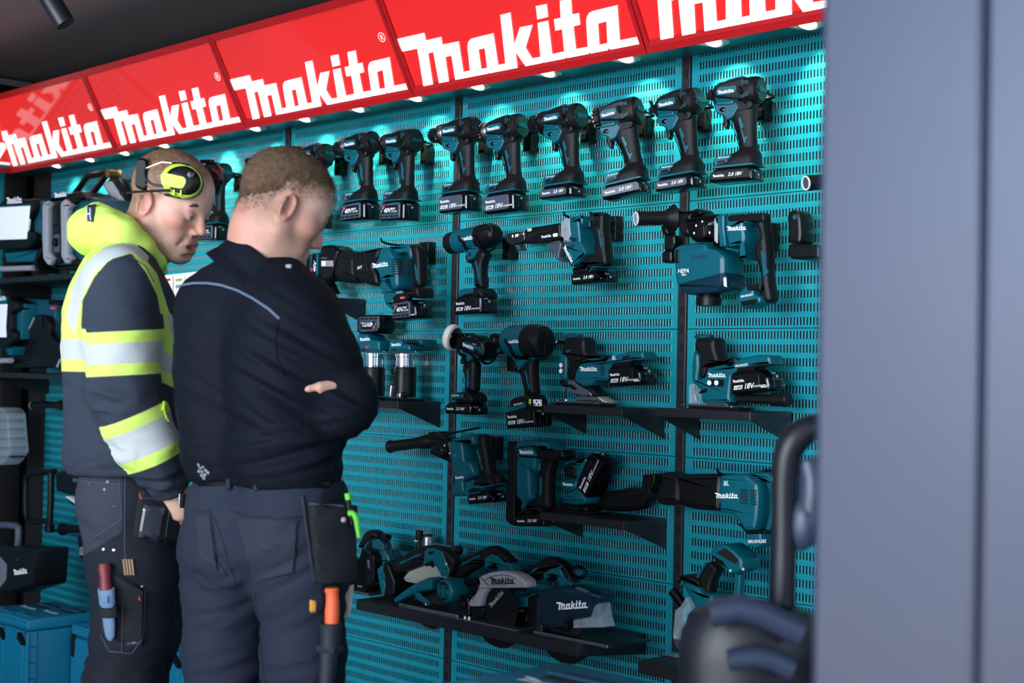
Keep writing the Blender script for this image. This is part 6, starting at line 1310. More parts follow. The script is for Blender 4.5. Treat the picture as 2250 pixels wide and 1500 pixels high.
# tools glimpsed between heads
t = tool('jobsite_fan', 'teal folding tool body hanging behind the dark haired mans head', 'power tool', (760, 250), -.12, (430, 330, 6.52))
t.part('frame_plate', [(680, 240), (800, 300), (740, 350), (690, 420), (640, 700), (615, 800), (600, 690), (640, 480)], -.03, .0, TEAL, .004, .006, sq=0)
h = t.part('top_arm', [(680, 160), (700, 110), (760, 95), (820, 130), (830, 155), (1100, 110), (1110, 160), (900, 240), (820, 290), (720, 230)], -.03, .03, BLKM, .008, .01, sq=0)
mb = MB(); mb.lathe(t.q1((768, 212), -.03), (0, -1, 0), [(0, .009), (.002, .009), (.002, .006), (.001, .005), (.001, .001)], TEAL, 20); mb.build('pivot', h)
t = tool('flood_light', 'black and grey floodlight box hanging above the dark haired mans head', 'work light', (1300, 60), -.10, (430, 330, 6.52))
t.part('lamp_head', [(1110, 100), (1120, -40), (1300, -70), (1500, -60), (1620, 20), (1660, 90), (1640, 200), (1100, 200)], -.05, .05, BLKM, .014, .012, sq=0)
mb = MB(); t.prism(mb, [(1255, -20), (1390, -30), (1390, 90), (1255, 90)], -.052, -.04, DSTL, .002, .004); mb.lathe(t.q1((1200, 30), -.05), (0, -1, 0), [(0, .012), (.004, .010), (.005, .002)], BLK, 18); mb.build('head_panel', t.root)
# brochure rack
PAP = mat('glowing_brochure_paper', (236, 232, 226), .7, emit=.12)  # faint glow put into the paper to keep it bright
t = tool('brochure_rack', 'rack of white brochures with red print on the wall between the two men', 'brochure rack', (380, 650), -.05, (0, 0, 1))
t.part('backing_board', [(350, 606), (440, 596), (440, 760), (350, 760)], -.0, .02, WHT, .002, 0)
o_ = MB()
for r in range(3):
    for c in range(3):
        nmz = 608+46*r; x = 356+26*c
        h = t.part('brochure', [(x, nmz), (x+22, nmz-3), (x+22, nmz+38), (x, nmz+40)], -.012-.01*(2-r), -.006-.01*(2-r), PAP, .001, 0)
        mb = MB(); yy = -.0128-.01*(2-r)
        t.prism(mb, [(x+4, nmz+5), (x+18, nmz+3), (x+18, nmz+9), (x+4, nmz+10)], yy, yy+.001, REDP if (r+c) % 2 == 0 else mat('green_print', (150, 165, 90), .6), 0, 0)
        t.prism(mb, [(x+4, nmz+18), (x+16, nmz+17), (x+16, nmz+24), (x+4, nmz+25)], yy, yy+.001, mat('green_print', (150, 165, 90), .6) if (r+c) % 2 == 0 else PRT, 0, 0)
        mb.build('cover_print', h, flat=True)
# ceiling spotlight
a = atD(108, -6, 4.55); b_ = atD(144, 54, 4.55); d = (b_-a).normalized()
g = thing('ceiling_spotlight', 'black cylindrical spotlight hanging from the ceiling at top left', 'spotlight', a)
mb = MB(); mb.lathe((0, 0, 0), d, [(-.10, .030), (-.095, .032), ((b_-a).length, .032)], mat('matt_black_metal', (26, 30, 40), .45), 36, cap=True); mb.build('lamp_barrel', g)
mb = MB(); mb.lathe(d*((b_-a).length-.004), d, [(0, .028), (.0045, .029)], HOLE, 30); mb.build('lamp_mouth', g)
mb = MB(); mb.cyl((0, 0, -.02), (0, 0, 2.68-a.z), .010, BLKM, 12); mb.box((0, 0, 2.675-a.z), (.04, .16, .02), BLKM, .003); mb.build('ceiling_mount', g)
# ------------------------------------------------------------------ close by on the right: the grey door leaf and a dark machine
g = thing('grey_door_panel', 'large out-of-focus blue-grey door leaf filling the right side of the picture', 'door', (0, 0, 0))
DOOR = mat('blue_grey_door_paint', (42, 52, 76), .36, .2, bump=.05, bscale=30)
e0 = onZ(1801, 750, CAM.z) if False else atD(1797, 0, 1.25); e1 = atD(1786, 1500, 1.25)
E = atD(1791, 750, 1.25); W2 = atD(2400, 750, 1.12)
du = Vector((W2.x-E.x, W2.y-E.y, 0)); wd_ = du.length; du.normalize()
g.location = (E.x, E.y, 0)
ang = math.atan2(du.y, du.x); g.rotation_euler = (0, 0, ang)
mb = MB(); mb.prism([(0, .02), (wd_*.62, .02), (wd_*.62, 2.45), (0, 2.45)], -.0, .045, DOOR, .006); mb.build('door_leaf', g)
mb = MB(); mb.prism([(wd_*.62+.004, .02), (wd_*1.3, .02), (wd_*1.3, 2.45), (wd_*.62+.004, 2.45)], -.012, .045, DOOR, .006); mb.build('door_frame', g)
t = tool('floor_machine', 'blurred dark machine with an upright handle close by in front of the door leaf', 'machine', (1660, 1400), 0, (0, 0, 1))
bpy.data.objects.remove(t.root); 
base = atD(1660, 1500, 1.9)
g = thing('floor_machine', 'blurred dark machine with an upright handle standing close by at lower right', 'machine', (base.x, base.y, 0))
MM = mat('dark_machine_plastic', (18, 23, 33), .45); ML = mat('blue_grey_plastic', (52, 62, 84), .4)
def D(px, py, dz=0): return atD(px, py, 1.9+dz)-Vector((base.x, base.y, 0))
mb = MB(); mb.tube([D(1800, 935), D(1765, 945), D(1730, 985), D(1722, 1060), D(1722, 1200), D(1718, 1330)], [.016, .020, .016, .018], MM, 14, 2); mb.build('upright_handle', g)
mb = MB(); mb.tube([D(1775, 1010), D(1790, 1060), D(1782, 1130), D(1770, 1190)], [.014, .022, .012], ML, 12, 1); mb.build('grip_lever', g)
mb = MB(); mb.ball(D(1760, 1150), .03, ML, 16, (.8, .6, 1.2)); mb.build('control_pod', g)
mb = MB(); c1 = D(1650, 1410); mb.loft([[c1+RT*a_*k1+Vector((FW.x, FW.y, 0)).normalized()*b__*k1*.5+Vector((0, 0, z_)) for a_, b__ in [(math.cos(q)*.085, math.sin(q)*.11) for q in [2*PI*i/24 for i in range(24)]]] for k1, z_ in ((.6, .050), (.9, .040), (1.08, .015), (1.12, -.02), (1.05, -.09), (.9, -.4), (.9, -c1.z+.0))], MM); mb.build('machine_body', g)
mb = MB(); mb.tube([D(1560, 1350, -.08), D(1640, 1330, -.08), D(1760, 1390, -.08)], .017, ML, 12, 1); mb.build('front_rail', g)
mb = MB(); mb.tube([D(1600, 1450, -.08), D(1680, 1440, -.08), D(1740, 1470, -.08)], .014, ML, 12, 1); mb.build('lower_rail', g)
# near teal case at the bottom edge
p = onZ(1370, 1482, .80)
case('bright teal case lid blurred at the bottom edge, in front of the lower shelf', p.x-.16, p.x+.16, p.y-.32, p.y, .80)
# ------------------------------------------------------------------ people: surfaces grown from distance fields
class Sdf:
    def __init__(s): s.p = []
    def rc(s, a, b, ra, rb, k=.02, op='+'): s.p.append(('rc', np.array(a, float), np.array(b, float), ra, rb, k, op)); return s
    def chain(s, pts, rs, k=.02, op='+'):
        for i in range(len(pts)-1): s.rc(pts[i], pts[i+1], rs[i], rs[i+1], k, op)
        return s
    def el(s, c, r, ax=None, k=.02, op='+'):
        A = np.eye(3) if ax is None else np.array([list(v) for v in ax], float)
        s.p.append(('el', np.array(c, float), A, np.array(r, float), None, k, op)); return s
    def pl(s, c, n, k=.004):      # keep the side opposite to n
        n = np.array(n, float); s.p.append(('pl', np.array(c, float), n/np.linalg.norm(n), 0, 0, k, '&')); return s
    def __call__(s, P):
        D = None
        for t, a, b, ra, rb, k, op in s.p:
            if t == 'rc':
                d = b-a; L2 = d@d; q = P-a; h = np.clip(q@d/L2, 0, 1) if L2 > 0 else np.zeros(len(P))
                v = np.linalg.norm(q-h[:, None]*d, axis=1)-(ra+(rb-ra)*h)
            elif t == 'el':
                q = (P-a)@b.T; l = np.linalg.norm(q/ra, axis=1); g = np.linalg.norm(q/(ra*ra), axis=1)+1e-9
                v = l*(l-1)/g
            else: v = (P-a)@b
            v = v.astype(np.float32)
            if D is None: D = v; continue
            if op == '+':
                h = np.clip(.5+.5*(D-v)/k, 0, 1); D = D*(1-h)+v*h-k*h*(1-h)
            elif op == '-':
                v = -v; h = np.clip(.5-.5*(D-v)/k, 0, 1); D = D*(1-h)+v*h+k*h*(1-h)
            else:
                h = np.clip(.5-.5*(D-v)/k, 0, 1); D = D*(1-h)+v*h+k*h*(1-h)
        return D
def nets(fn, lo, hi, h, B=20):
    lo = np.array(lo, float); hi = np.array(hi, float); n = (np.ceil((hi-lo)/h/B).astype(int))*B+1
    F = np.full(n, 1.0, np.float32); g = np.arange(B+1)*h
    X, Y, Z = np.meshgrid(g, g, g, indexing='ij'); O = np.stack([X.ravel(), Y.ravel(), Z.ravel()], 1)
    nb = (n-1)//B; cs = np.array([[i, j, k] for i in range(nb[0]) for j in range(nb[1]) for k in range(nb[2])])
    cen = lo+(cs+.5)*B*h; dc = fn(cen); R_ = B*h*.87+.05
    for c, d in zip(cs, dc):
        i, j, k = c*B
        if abs(d) > R_: F[i:i+B+1, j:j+B+1, k:k+B+1] = d
    for c, d in zip(cs, dc):
        i, j, k = c*B
        if abs(d) <= R_: F[i:i+B+1, j:j+B+1, k:k+B+1] = fn(O+lo+c*B*h).reshape(B+1, B+1, B+1)
    S = F < 0; nx, ny, nz_ = (v-1 for v in n)
    acc = np.zeros((nx, ny, nz_, 3), np.float32); cnt = np.zeros((nx, ny, nz_), np.float32)
    cor = [(i, j, k) for i in (0, 1) for j in (0, 1) for k in (0, 1)]
    sl = lambda A, c: A[c[0]:c[0]+nx, c[1]:c[1]+ny, c[2]:c[2]+nz_]
    for a in cor:
        for ax in range(3):
            if a[ax]: continue
            b = list(a); b[ax] = 1
            m = sl(S, a) != sl(S, b); fa = sl(F, a)[m]; fb = sl(F, b)[m]; t = fa/(fa-fb)
            v = np.zeros((len(t), 3), np.float32); v[:] = a; v[:, ax] = t
            acc[m] += v; cnt[m] += 1
    act = cnt > 0; idx = -np.ones((nx, ny, nz_), int); idx[act] = np.arange(act.sum())
    base = np.argwhere(act); V = lo+(base+acc[act]/cnt[act][:, None])*h
    faces = []
    for ax in range(3):
        u, w = [(1, 2), (2, 0), (0, 1)][ax]
        A = [slice(None)]*3; Bs = [slice(None)]*3; A[ax] = slice(0, -1); Bs[ax] = slice(1, None)
        ch = S[tuple(A)] != S[tuple(Bs)]; e = np.argwhere(ch)
        e = e[(e[:, u] > 0) & (e[:, w] > 0) & (e[:, u] < n[u]-1) & (e[:, w] < n[w]-1)]
        if not len(e): continue
        q = []
        for du, dw in ((-1, -1), (0, -1), (0, 0), (-1, 0)):
            c = e.copy(); c[:, u] += du; c[:, w] += dw; q.append(idx[c[:, 0], c[:, 1], c[:, 2]])
        q = np.stack(q, 1); s_ = S[e[:, 0], e[:, 1], e[:, 2]]
        q[~s_] = q[~s_][:, ::-1]; faces.append(q)
    Fq = np.concatenate(faces); Fq = Fq[(Fq >= 0).all(1)]
    return V, Fq
def mk(name, V, Fq, m, parent=None, attrs=None, sm=0):
    if sm:
        for _ in range(sm):
            A = np.zeros_like(V); c = np.zeros(len(V))
            for i in range(4):
                a, b = Fq[:, i], Fq[:, (i+1) % 4]
                np.add.at(A, a, V[b]); np.add.at(c, a, 1); np.add.at(A, b, V[a]); np.add.at(c, b, 1)
            V = V*.5+.5*A/np.maximum(c, 1)[:, None]
    me = bpy.data.meshes.new(name); me.vertices.add(len(V)); me.vertices.foreach_set('co', V.astype(np.float32).ravel())
    me.loops.add(Fq.size); me.loops.foreach_set('vertex_index', Fq.ravel().astype(np.int32))
    me.polygons.add(len(Fq)); me.polygons.foreach_set('loop_start', np.arange(0, Fq.size, 4, dtype=np.int32)); me.polygons.foreach_set('loop_total', np.full(len(Fq), 4, np.int32))
    me.update(); me.validate(); me.polygons.foreach_set('use_smooth', np.ones(len(me.polygons), bool))
    for k, v in (attrs or {}).items():
        a = me.attributes.new(k, 'FLOAT', 'POINT'); a.data.foreach_set('value', np.asarray(v, np.float32))
    me.materials.append(m); o = bpy.data.objects.new(name, me); sc.collection.objects.link(o)
    if parent is not None: o.parent = parent; 
    return o
def normals(V, Fq):
    n = np.cross(V[Fq[:, 2]]-V[Fq[:, 0]], V[Fq[:, 3]]-V[Fq[:, 1]]); N_ = np.zeros_like(V)
    for i in range(4): np.add.at(N_, Fq[:, i], n)
    return N_/(np.linalg.norm(N_, axis=1)[:, None]+1e-9)
def fbm(V, f, seed=0, oct=2):
    f = np.asarray(f, float)*np.ones(3); out = np.empty(len(V)); o = Vector((seed*7.3, seed*3.1, seed))
    for i, p in enumerate((V*f).tolist()):
        q = Vector(p)+o; v = mnoise.noise(q)
        if oct > 1: v += .5*mnoise.noise(q*2.1)
        out[i] = v
    return out
Cn = np.array(CAM); FWn = np.array(FW); RTn = np.array(RT); UPn = np.array(UP)
def topx(V):
    d = V-Cn; z = d@FWn; return 1125+FPX*(d@RTn)/z, 750-FPX*(d@UPn)/z, z
def W(px, py, z): return np.array(atD(px, py, z))
R0 = np.array(r0); F0 = np.array(f0); Z0 = np.array([0, 0, 1.])

# materials driven by measured surface fields
def field_mat(name, base, layers, rough=.8, bump=.25, bscale=500, sheen=.0, sss=0, spec=.3, stripe=None):
    """layers: (attribute, colour, softness); colour is laid where the attribute is above 0"""
    m = bpy.data.materials.new(name); m.use_nodes = True; nt = m.node_tree; N = nt.nodes.new; L = nt.links.new; b = nt.nodes['Principled BSDF']
    tcn = N('ShaderNodeTexCoord'); nz = N('ShaderNodeTexNoise'); nz.inputs['Scale'].default_value = 9; nz.inputs['Detail'].default_value = 5; L(tcn.outputs['Object'], nz.inputs['Vector'])
    mx = N('ShaderNodeMix'); mx.data_type = 'RGBA'; c = lin(base); mx.inputs[6].default_value = tuple(v*.85 for v in c[:3])+(1,); mx.inputs[7].default_value = tuple(v*1.15 for v in c[:3])+(1,); L(nz.outputs['Fac'], mx.inputs[0])
    cur = mx.outputs[2]
    for at, col, soft in layers:
        a = N('ShaderNodeAttribute'); a.attribute_name = at
        r = N('ShaderNodeMapRange'); r.inputs[1].default_value = -soft; r.inputs[2].default_value = soft; L(a.outputs['Fac'], r.inputs[0])
        x = N('ShaderNodeMix'); x.data_type = 'RGBA'; L(r.outputs[0], x.inputs[0]); L(cur, x.inputs[6])
        if stripe and at == stripe[0]:
            sa = N('ShaderNodeAttribute'); sa.attribute_name = stripe[1]; sn = N('ShaderNodeMath'); sn.operation = 'SINE'; L(sa.outputs['Fac'], sn.inputs[0])
            s2 = N('ShaderNodeMapRange'); s2.inputs[1].default_value = -.2; s2.inputs[2].default_value = .2; L(sn.outputs[0], s2.inputs[0])
            sm_ = N('ShaderNodeMix'); sm_.data_type = 'RGBA'; sm_.inputs[6].default_value = lin(col); sm_.inputs[7].default_value = lin(stripe[2]); L(s2.outputs[0], sm_.inputs[0]); L(sm_.outputs[2], x.inputs[7])
        else: x.inputs[7].default_value = lin(col)
        cur = x.outputs[2]
    L(cur, b.inputs['Base Color']); b.inputs['Roughness'].default_value = rough; b.inputs['Specular IOR Level'].default_value = spec
    if sheen: b.inputs['Sheen Weight'].default_value = sheen
    if sss: b.inputs['Subsurface Weight'].default_value = sss; b.inputs['Subsurface Radius'].default_value = (1, .4, .25); b.inputs['Subsurface Scale'].default_value = .008
    n2 = N('ShaderNodeTexNoise'); n2.inputs['Scale'].default_value = bscale; n2.inputs['Detail'].default_value = 3; L(tcn.outputs['Object'], n2.inputs['Vector'])
    bp = N('ShaderNodeBump'); bp.inputs['Strength'].default_value = bump; bp.inputs['Distance'].default_value = .0015; L(n2.outputs['Fac'], bp.inputs['Height']); L(bp.outputs[0], b.inputs['Normal'])
    return m
SKIN = field_mat('skin', (222, 180, 160), [('red', (188, 108, 92), .5), ('stubble', (160, 124, 102), .7), ('lip', (186, 118, 106), .4), ('crop', (132, 104, 82), .6)], rough=.5, bump=.35, bscale=700, sss=.12, spec=.4)
HAIR = mat('short_brown_hair', (104, 82, 64), .75, bump=1.0, bscale=900, var=.35, vscale=60, spec=.2)
BROW = mat('brow_hair', (110, 84, 62), .8, bump=.8, bscale=1500)
EYEW = mat('eye_white', (215, 205, 200), .2, var=.02); IRIS = mat('eye_iris', (70, 90, 100), .2)
class Head:
    """head frame: a forward, c to the persons right, b up, origin between the ear canals"""
    def __init__(s, origin, yaw, tilt, k=1.0, lean=0):
        f = math.cos(yaw)*R0+math.sin(yaw)*F0; rgt = math.sin(yaw)*R0-math.cos(yaw)*F0
        s.f = math.cos(tilt)*f-math.sin(tilt)*Z0; s.u = math.sin(tilt)*f+math.cos(tilt)*Z0; s.r = rgt
        if lean: s.u, s.r = math.cos(lean)*s.u+math.sin(lean)*s.r, math.cos(lean)*s.r-math.sin(lean)*s.u
        s.o = origin; s.k = k; s.ax = (s.f, s.r, s.u)
    def P(s, a, c, b): return s.o+(s.f*a+s.r*c+s.u*b)*s.k
    def loc(s, V): q = (V-s.o)/s.k; return q@s.f, q@s.r, q@s.u
    def sdf(s, neck, mouth=0):
        D = Sdf(); k = s.k; E = lambda c, r, kk=.02, op='+': D.el(s.P(*c), np.array(r)*k, s.ax, kk, op)
        E((-.004, 0, .050), (.098, .077, .084)); E((.040, 0, .045), (.058, .064, .062), .03); E((.040, 0, -.025), (.054, .060, .070), .03)
        for sg in (-1, 1):
            D.rc(s.P(.006, sg*.056, -.040), s.P(.070, sg*.016, -.090), .018*k, .017*k, .03)
            D.rc(s.P(.0, sg*.058, .0), s.P(.006, sg*.056, -.045), .015*k, .018*k, .02)
            E((.060, sg*.044, -.012), (.026, .020, .018), .022)
            D.rc(s.P(.083, sg*.036, .024), s.P(.092, sg*.010, .022), .0095*k, .0095*k, .014)
            D.rc(s.P(.088, sg*.014, -.075), s.P(.070, sg*.030, -.06), .014*k, .018*k, .02)
        D.rc(s.P(.090, 0, .018), s.P(.112, 0, -.022), .0075*k, .0105*k, .012)
        for sg in (-1, 1): E((.100, sg*.0115, -.030), (.011, .0075, .0075), .007)
        E((.076, 0, -.093), (.021, .023, .017), .018)
        E((.092, 0, -.052), (.012, .024, .010), .012)
        for sg in (-1, 1): E((.102, sg*.033, .005), (.016, .017, .010), .010, '-')
        for sg in (-1, 1): D.rc(s.P(.094, sg*.020, -.006), s.P(.088, sg*.042, -.008), .0020*k, .0014*k, .005, '-')
        for sg in (-1, 1): E((.083, sg*.032, .006), (.0135, .0150, .0125), .004)
        for sg in (-1, 1): E((.103, sg*.0075, -.0375), (.005, .003, .003), .003, '-')
        D.rc(s.P(.0965, -.017, -.0565), s.P(.0965, .017, -.0565), .0052*k, .0052*k, .007); D.rc(s.P(.0935, -.014, -.0715-mouth*.3), s.P(.0935, .014, -.0715-mouth*.3), .0058*k, .0058*k, .007)
        D.el(s.P(.100, 0, -.0640-mouth*.15), np.array((.014, .020, .0016+mouth*.3))*k, s.ax, .003, '-')
        for sg in (-1, 1): D.rc(s.P(.101, sg*.020, -.034), s.P(.086, sg*.036, -.066), .0030*k, .0022*k, .007, '-')
        E((.098, 0, -.085-mouth*.2), (.006, .022, .005), .008, '-')
        D.rc(s.P(-.022, 0, -.03), s.P(-.012, 0, -.075), .052*k, .054*k, .035)
        D.chain(neck[0], neck[1], .03)
        for sg in (-1, 1):      # ears
            ex = (s.f*.96-s.r*sg*.28, s.r*sg*.96+s.f*.28, s.u)
            c = s.P(-.004, sg*.079, -.002)
            D.el(c, np.array((.0175, .0065, .030))*k, ex, .006); D.el(s.P(-.002, sg*.078, -.024), np.array((.011, .006, .012))*k, ex, .006)
            n = 9; ring = [c+(ex[0]*math.cos(t)*.0150+ex[2]*(math.sin(t)*.0275)+ex[1]*.006)*k for t in np.linspace(-.35*PI, 1.25*PI, n)]
            D.chain(ring, [.0040*k]*n, .003)
            D.el(s.P(.003, sg*.0865, -.004), np.array((.0095, .0070, .0140))*k, ex, .004, '-'); D.el(s.P(-.004, sg*.0875, .014), np.array((.0095, .0058, .0090))*k, ex, .004, '-')
            D.rc(s.P(.009, sg*.079, .0), s.P(.009, sg*.080, -.008), .0038*k, .0038*k, .003)
        return D
    def fields(s, V):
        a, c, b = s.loc(V); e = lambda x, y, z, rx, ry, rz: 1-np.sqrt(((a-x)/rx)**2+((np.abs(c)-y)/ry)**2+((b-z)/rz)**2)
        red = np.maximum.reduce([e(.108, 0, -.026, .022, .022, .022), e(.068, .048, -.02, .03, .03, .024)*.3, e(0, .085, 0, .03, .02, .04)*.9, e(-.06, 0, -.07, .06, .06, .05)*.5])
        nz = fbm(V, 60, 3, 1)*.25
        stub = np.minimum((-.040-b)/.03, (a-.008)/.03)+nz-.25
        stub = np.maximum(stub, np.minimum(1-np.abs(b+.047)/.012, (a-.085)/.01)*.8-.2+nz)
        lip = np.maximum(e(.103, 0, -.0565, .012, .022, .0075), e(.101, 0, -.0735, .012, .019, .0085))
        return dict(red=np.clip(red, -1, .10), stubble=np.clip(stub, -1, .15), lip=lip)
def eyes(h, par):
    for sg in (-1, 1):
        mb = MB(); c = Vector(h.P(.0845, sg*.032, .0045)); mb.ball(c, .0118*h.k, EYEW, 16)
        d = Vector(h.f*.9-h.u*.35).normalized(); mb.lathe(c+d*.0102*h.k, d, [(0, .0055*h.k), (.0018*h.k, .003*h.k), (.002*h.k, .0005)], IRIS, 16); mb.build('eye', par)
        mb = MB(); pts = [h.P(.088+.012*math.sin(t*PI*.5+.6)*.6, sg*(.052-.036*t), .027+.006*math.sin(t*PI)) for t in np.linspace(0, 1, 7)]; mb.tube(pts, [.0015, .0042, .0045, .003], BROW, 8); mb.build('eyebrow', par)
        mb = MB(); pts = [h.P(.0845+.0118*math.cos(t), sg*(.032+.0118*math.sin(t)), .0062-.002*math.cos(t)) for t in np.linspace(-1.0, 1.0, 7)]; mb.tube(pts, .0011, BROW, 6); mb.build('eyelashes', par)
from mathutils.bvhtree import BVHTree
class Surf:
    """things sewn or laid on a garment: picture curves carried onto its surface"""
    def __init__(s, objs):
        vs = []; fs = []
        for o in objs:
            k = len(vs); vs += [v.co.copy() for v in o.data.vertices]; fs += [tuple(i+k for i in p.vertices) for p in o.data.polygons]
        s.t = BVHTree.FromPolygons(vs, fs)
    def hit(s, px, py):
        d = ray(px, py).normalized(); l, n, i, dist = s.t.ray_cast(CAM, d)
        if l is None: return None, None
        if n.dot(d) > 0: n = -n
        return l, n
    def line(s, mb, pts, r, m, off=0, n=6, step=6):
        out = []
        for i in range(len(pts)-1):
            a, b = Vector(pts[i]), Vector(pts[i+1]); k = max(1, int((b-a).length/step))
            for j in range(k+(1 if i == len(pts)-2 else 0)):
                q = a.lerp(b, j/k); l, nn = s.hit(q.x, q.y)
                if l is not None: out.append(l+nn*off)
        if len(out) > 1: mb.tube(out, r, m, n)
        return mb
    def patch(s, mb, poly, th, m, nx=14, off=0, back=.012):
        """padded patch over a four-sided outline (tl, tr, br, bl)"""
        tl, tr, br, bl = [Vector(p) for p in poly]; G = []; last = None
        for j in range(nx+1):
            row = []
            for i in range(nx+1):
                u, v = i/nx, j/nx; q = tl.lerp(tr, u).lerp(bl.lerp(br, u), v); l, n = s.hit(q.x, q.y)
                if l is None: n = last[1] if last else -FW; l = atD(q.x, q.y, (last[0]-CAM).dot(FW) if last else 3.2)
                last = (l, n); e = min(u, 1-u, v, 1-v)*nx; hgt = th*min(1, e*.8+.25 if e > 0 else -.3); row.append(l+n*(off+hgt))
            G.append(row)
        vs = [p for r in G for p in r]; n1 = nx+1
        fs = [(j*n1+i, (j+1)*n1+i, (j+1)*n1+i+1, j*n1+i+1) for j in range(nx) for i in range(nx)]
        return mb.add(vs, fs, m)

# =================================================================== the man in the yellow and navy hoodie
Z1m = 3.35
def A(px, py, dv=0): return W(px, py, Z1m+dv)
def seg(name, D, lo, hi, h, m, parent, wr=None, attrs=None, sm=1, offs=0):
    V, Fq = nets(D, lo, hi, h)
    if wr is not None:
        Nn = normals(V, Fq); V = V+Nn*wr(V)[:, None]
    return mk(name, V, Fq, m, parent, attrs(V) if attrs else None, sm), V
def bounds(D, pad=.06):
    lo = np.full(3, 1e9); hi = np.full(3, -1e9)
    for t, a, b, ra, rb, k, op in D.p:
        if op != '+': continue
        if t == 'rc':
            for c, r in ((a, ra), (b, rb)): lo = np.minimum(lo, c-r); hi = np.maximum(hi, c+r)
        elif t == 'el': r = max(ra); lo = np.minimum(lo, a-r); hi = np.maximum(hi, a+r)
    return lo-pad, hi+pad
def grow(name, D, h, m, parent, wr=None, attrs=None, sm=1, cut=None):
    lo, hi = bounds(D)
    return seg(name, D, lo, hi, h, m, parent, wr, attrs, sm)
# head and body
H1 = Head(A(365, 455, 0), math.radians(-20), math.radians(20), .985)
neck1 = ([H1.P(-.02, 0, -.05), A(300, 545, 0), A(285, 600, .0)], [.056, .064, .075])
D = H1.sdf(neck1, mouth=.012)
lo = H1.o-.22; hi = H1.o+.22
D.pl(A(285, 640), -Z0)
def head_attrs(Hd, crop):
    def f(V):
        d = Hd.fields(V); a, c, b = Hd.loc(V)
        hl = np.minimum(np.minimum((b-(.028+.9*np.maximum(a-.02, 0)))/.02, 9), (.100-a-.25*np.abs(c))/.02)
        back = np.minimum((-.012-a)/.02, (b+.040)/.03)
        d['crop'] = np.clip(np.maximum(hl, back), -1, 1)*crop+fbm(V, 90, 5, 1)*.10-.05; return d
    return f
person1, Vh = seg('person', D, lo, hi, .0032, SKIN, None, None, head_attrs(H1, .55), 1)
# the rest of the body under the clothes, joined to the same mesh
def add_body(obj, D, h=.014):
    lo_, hi_ = bounds(D); V, Fq = nets(D, lo_, hi_, h)
    me = obj.data; k = len(me.vertices); bm = bmesh.new(); bm.from_mesh(me)
    vs = [bm.verts.new(v) for v in V.tolist()]
    for f in Fq.tolist():
        try: bm.faces.new([vs[i] for i in f]).smooth = True
        except ValueError: pass
    ly = [bm.verts.layers.float[n_] for n_ in ('crop', 'stubble', 'lip', 'red')]
    for v in vs:
        for l in ly: v[l] = -1
    bm.to_mesh(me); bm.free()
B1 = Sdf()
for sg in (-1, 1):
    B1.chain([A(x, y, .085*sg) for x, y in ((262, 612), (262, 690), (274, 800), (281, 930), (284, 1060))], [.07, .085, .09, .09, .09], .06)
B1.chain([A(300, 545, 0), A(275, 600, 0)], [.055, .07], .03)
fl = lambda px, dv: W(px, 1400, Z1m+dv)*np.array([1, 1, 0])
for sg, kx in ((-1, 300), (1, 330)):
    B1.chain([A(285, 1080, .085*sg), A(kx, 1390, .09*sg), fl(270, .09*sg)+Z0*.10], [.095, .058, .042], .03)
armN = [A(262, 622, -.185), A(272, 855, -.235), A(330, 985, -.215), A(372, 1068, -.175)]
armF = [A(262, 622, .185), A(300, 850, .235), A(380, 900, .16), A(430, 960, .08)]
for arm in (armN, armF): B1.chain(arm, [.055, .042, .034, .028], .03)
# right hand in the trouser pocket: palm, four fingers and a thumb
hd = (A(395, 1110, -.15)-armN[3]); hd = hd/np.linalg.norm(hd)
B1.rc(armN[3], armN[3]+hd*.06, .030, .034, .02)
add_body(person1, B1)
tag(person1, 'person in a navy and lime high-visibility hoodie, head bowed, hand in pocket', 'person', None)
eyes(H1, person1)
def hand(par, wrist, d, back, size=1.0, curl=.35, name='hand'):
    """palm with four unequal bent fingers and a thumb; d along the fingers, back = back-of-hand normal"""
    d = d/np.linalg.norm(d); back = back-d*(back@d); back /= np.linalg.norm(back); side = np.cross(d, back)
    D = Sdf(); k = size
    for i in range(4):
        o = side*(i-1.5)*.0195*k; D.rc(wrist+side*(i-1.5)*.010*k, wrist+d*.088*k+o, .016*k, .0115*k, .012)
    for i, L_ in enumerate((.066, .076, .071, .056)):
        p = wrist+d*.088*k+side*(i-1.5)*.0195*k; dd = d.copy(); r = .0092*k
        for j, fr in enumerate((.46, .31, .25)):
            an = curl*(1+.5*j)+.05*i; dd = dd*math.cos(an)-back*math.sin(an) if j else dd*math.cos(an*.6)-back*math.sin(an*.6)
            dd /= np.linalg.norm(dd); q = p+dd*L_*fr*k; D.rc(p, q, r, r*.92, .003); p = q; r *= .93
    p = wrist+d*.028*k-side*.028*k; td = d*.75-side*.55-back*.25; td /= np.linalg.norm(td)
    D.rc(wrist+d*.01*k-side*.010*k, p, .016*k, .0135*k, .012); q = p+td*.038*k; D.rc(p, q, .0125*k, .0105*k, .006); td = td*.9+side*.35; td /= np.linalg.norm(td); D.rc(q, q+td*.028*k, .0105*k, .009*k, .004)
    o, V = grow(name, D, .0035, SKIN, par, sm=1)
    for n_, v in (('crop', -1), ('stubble', -1), ('lip', -1), ('red', -.2)):
        a = o.data.attributes.new(n_, 'FLOAT', 'POINT'); a.data.foreach_set('value', np.full(len(o.data.vertices), v, np.float32))
    return o
hand(person1, armN[3]+hd*.005, hd, np.array(-F0*.9+R0*.1), 1.0, .25)
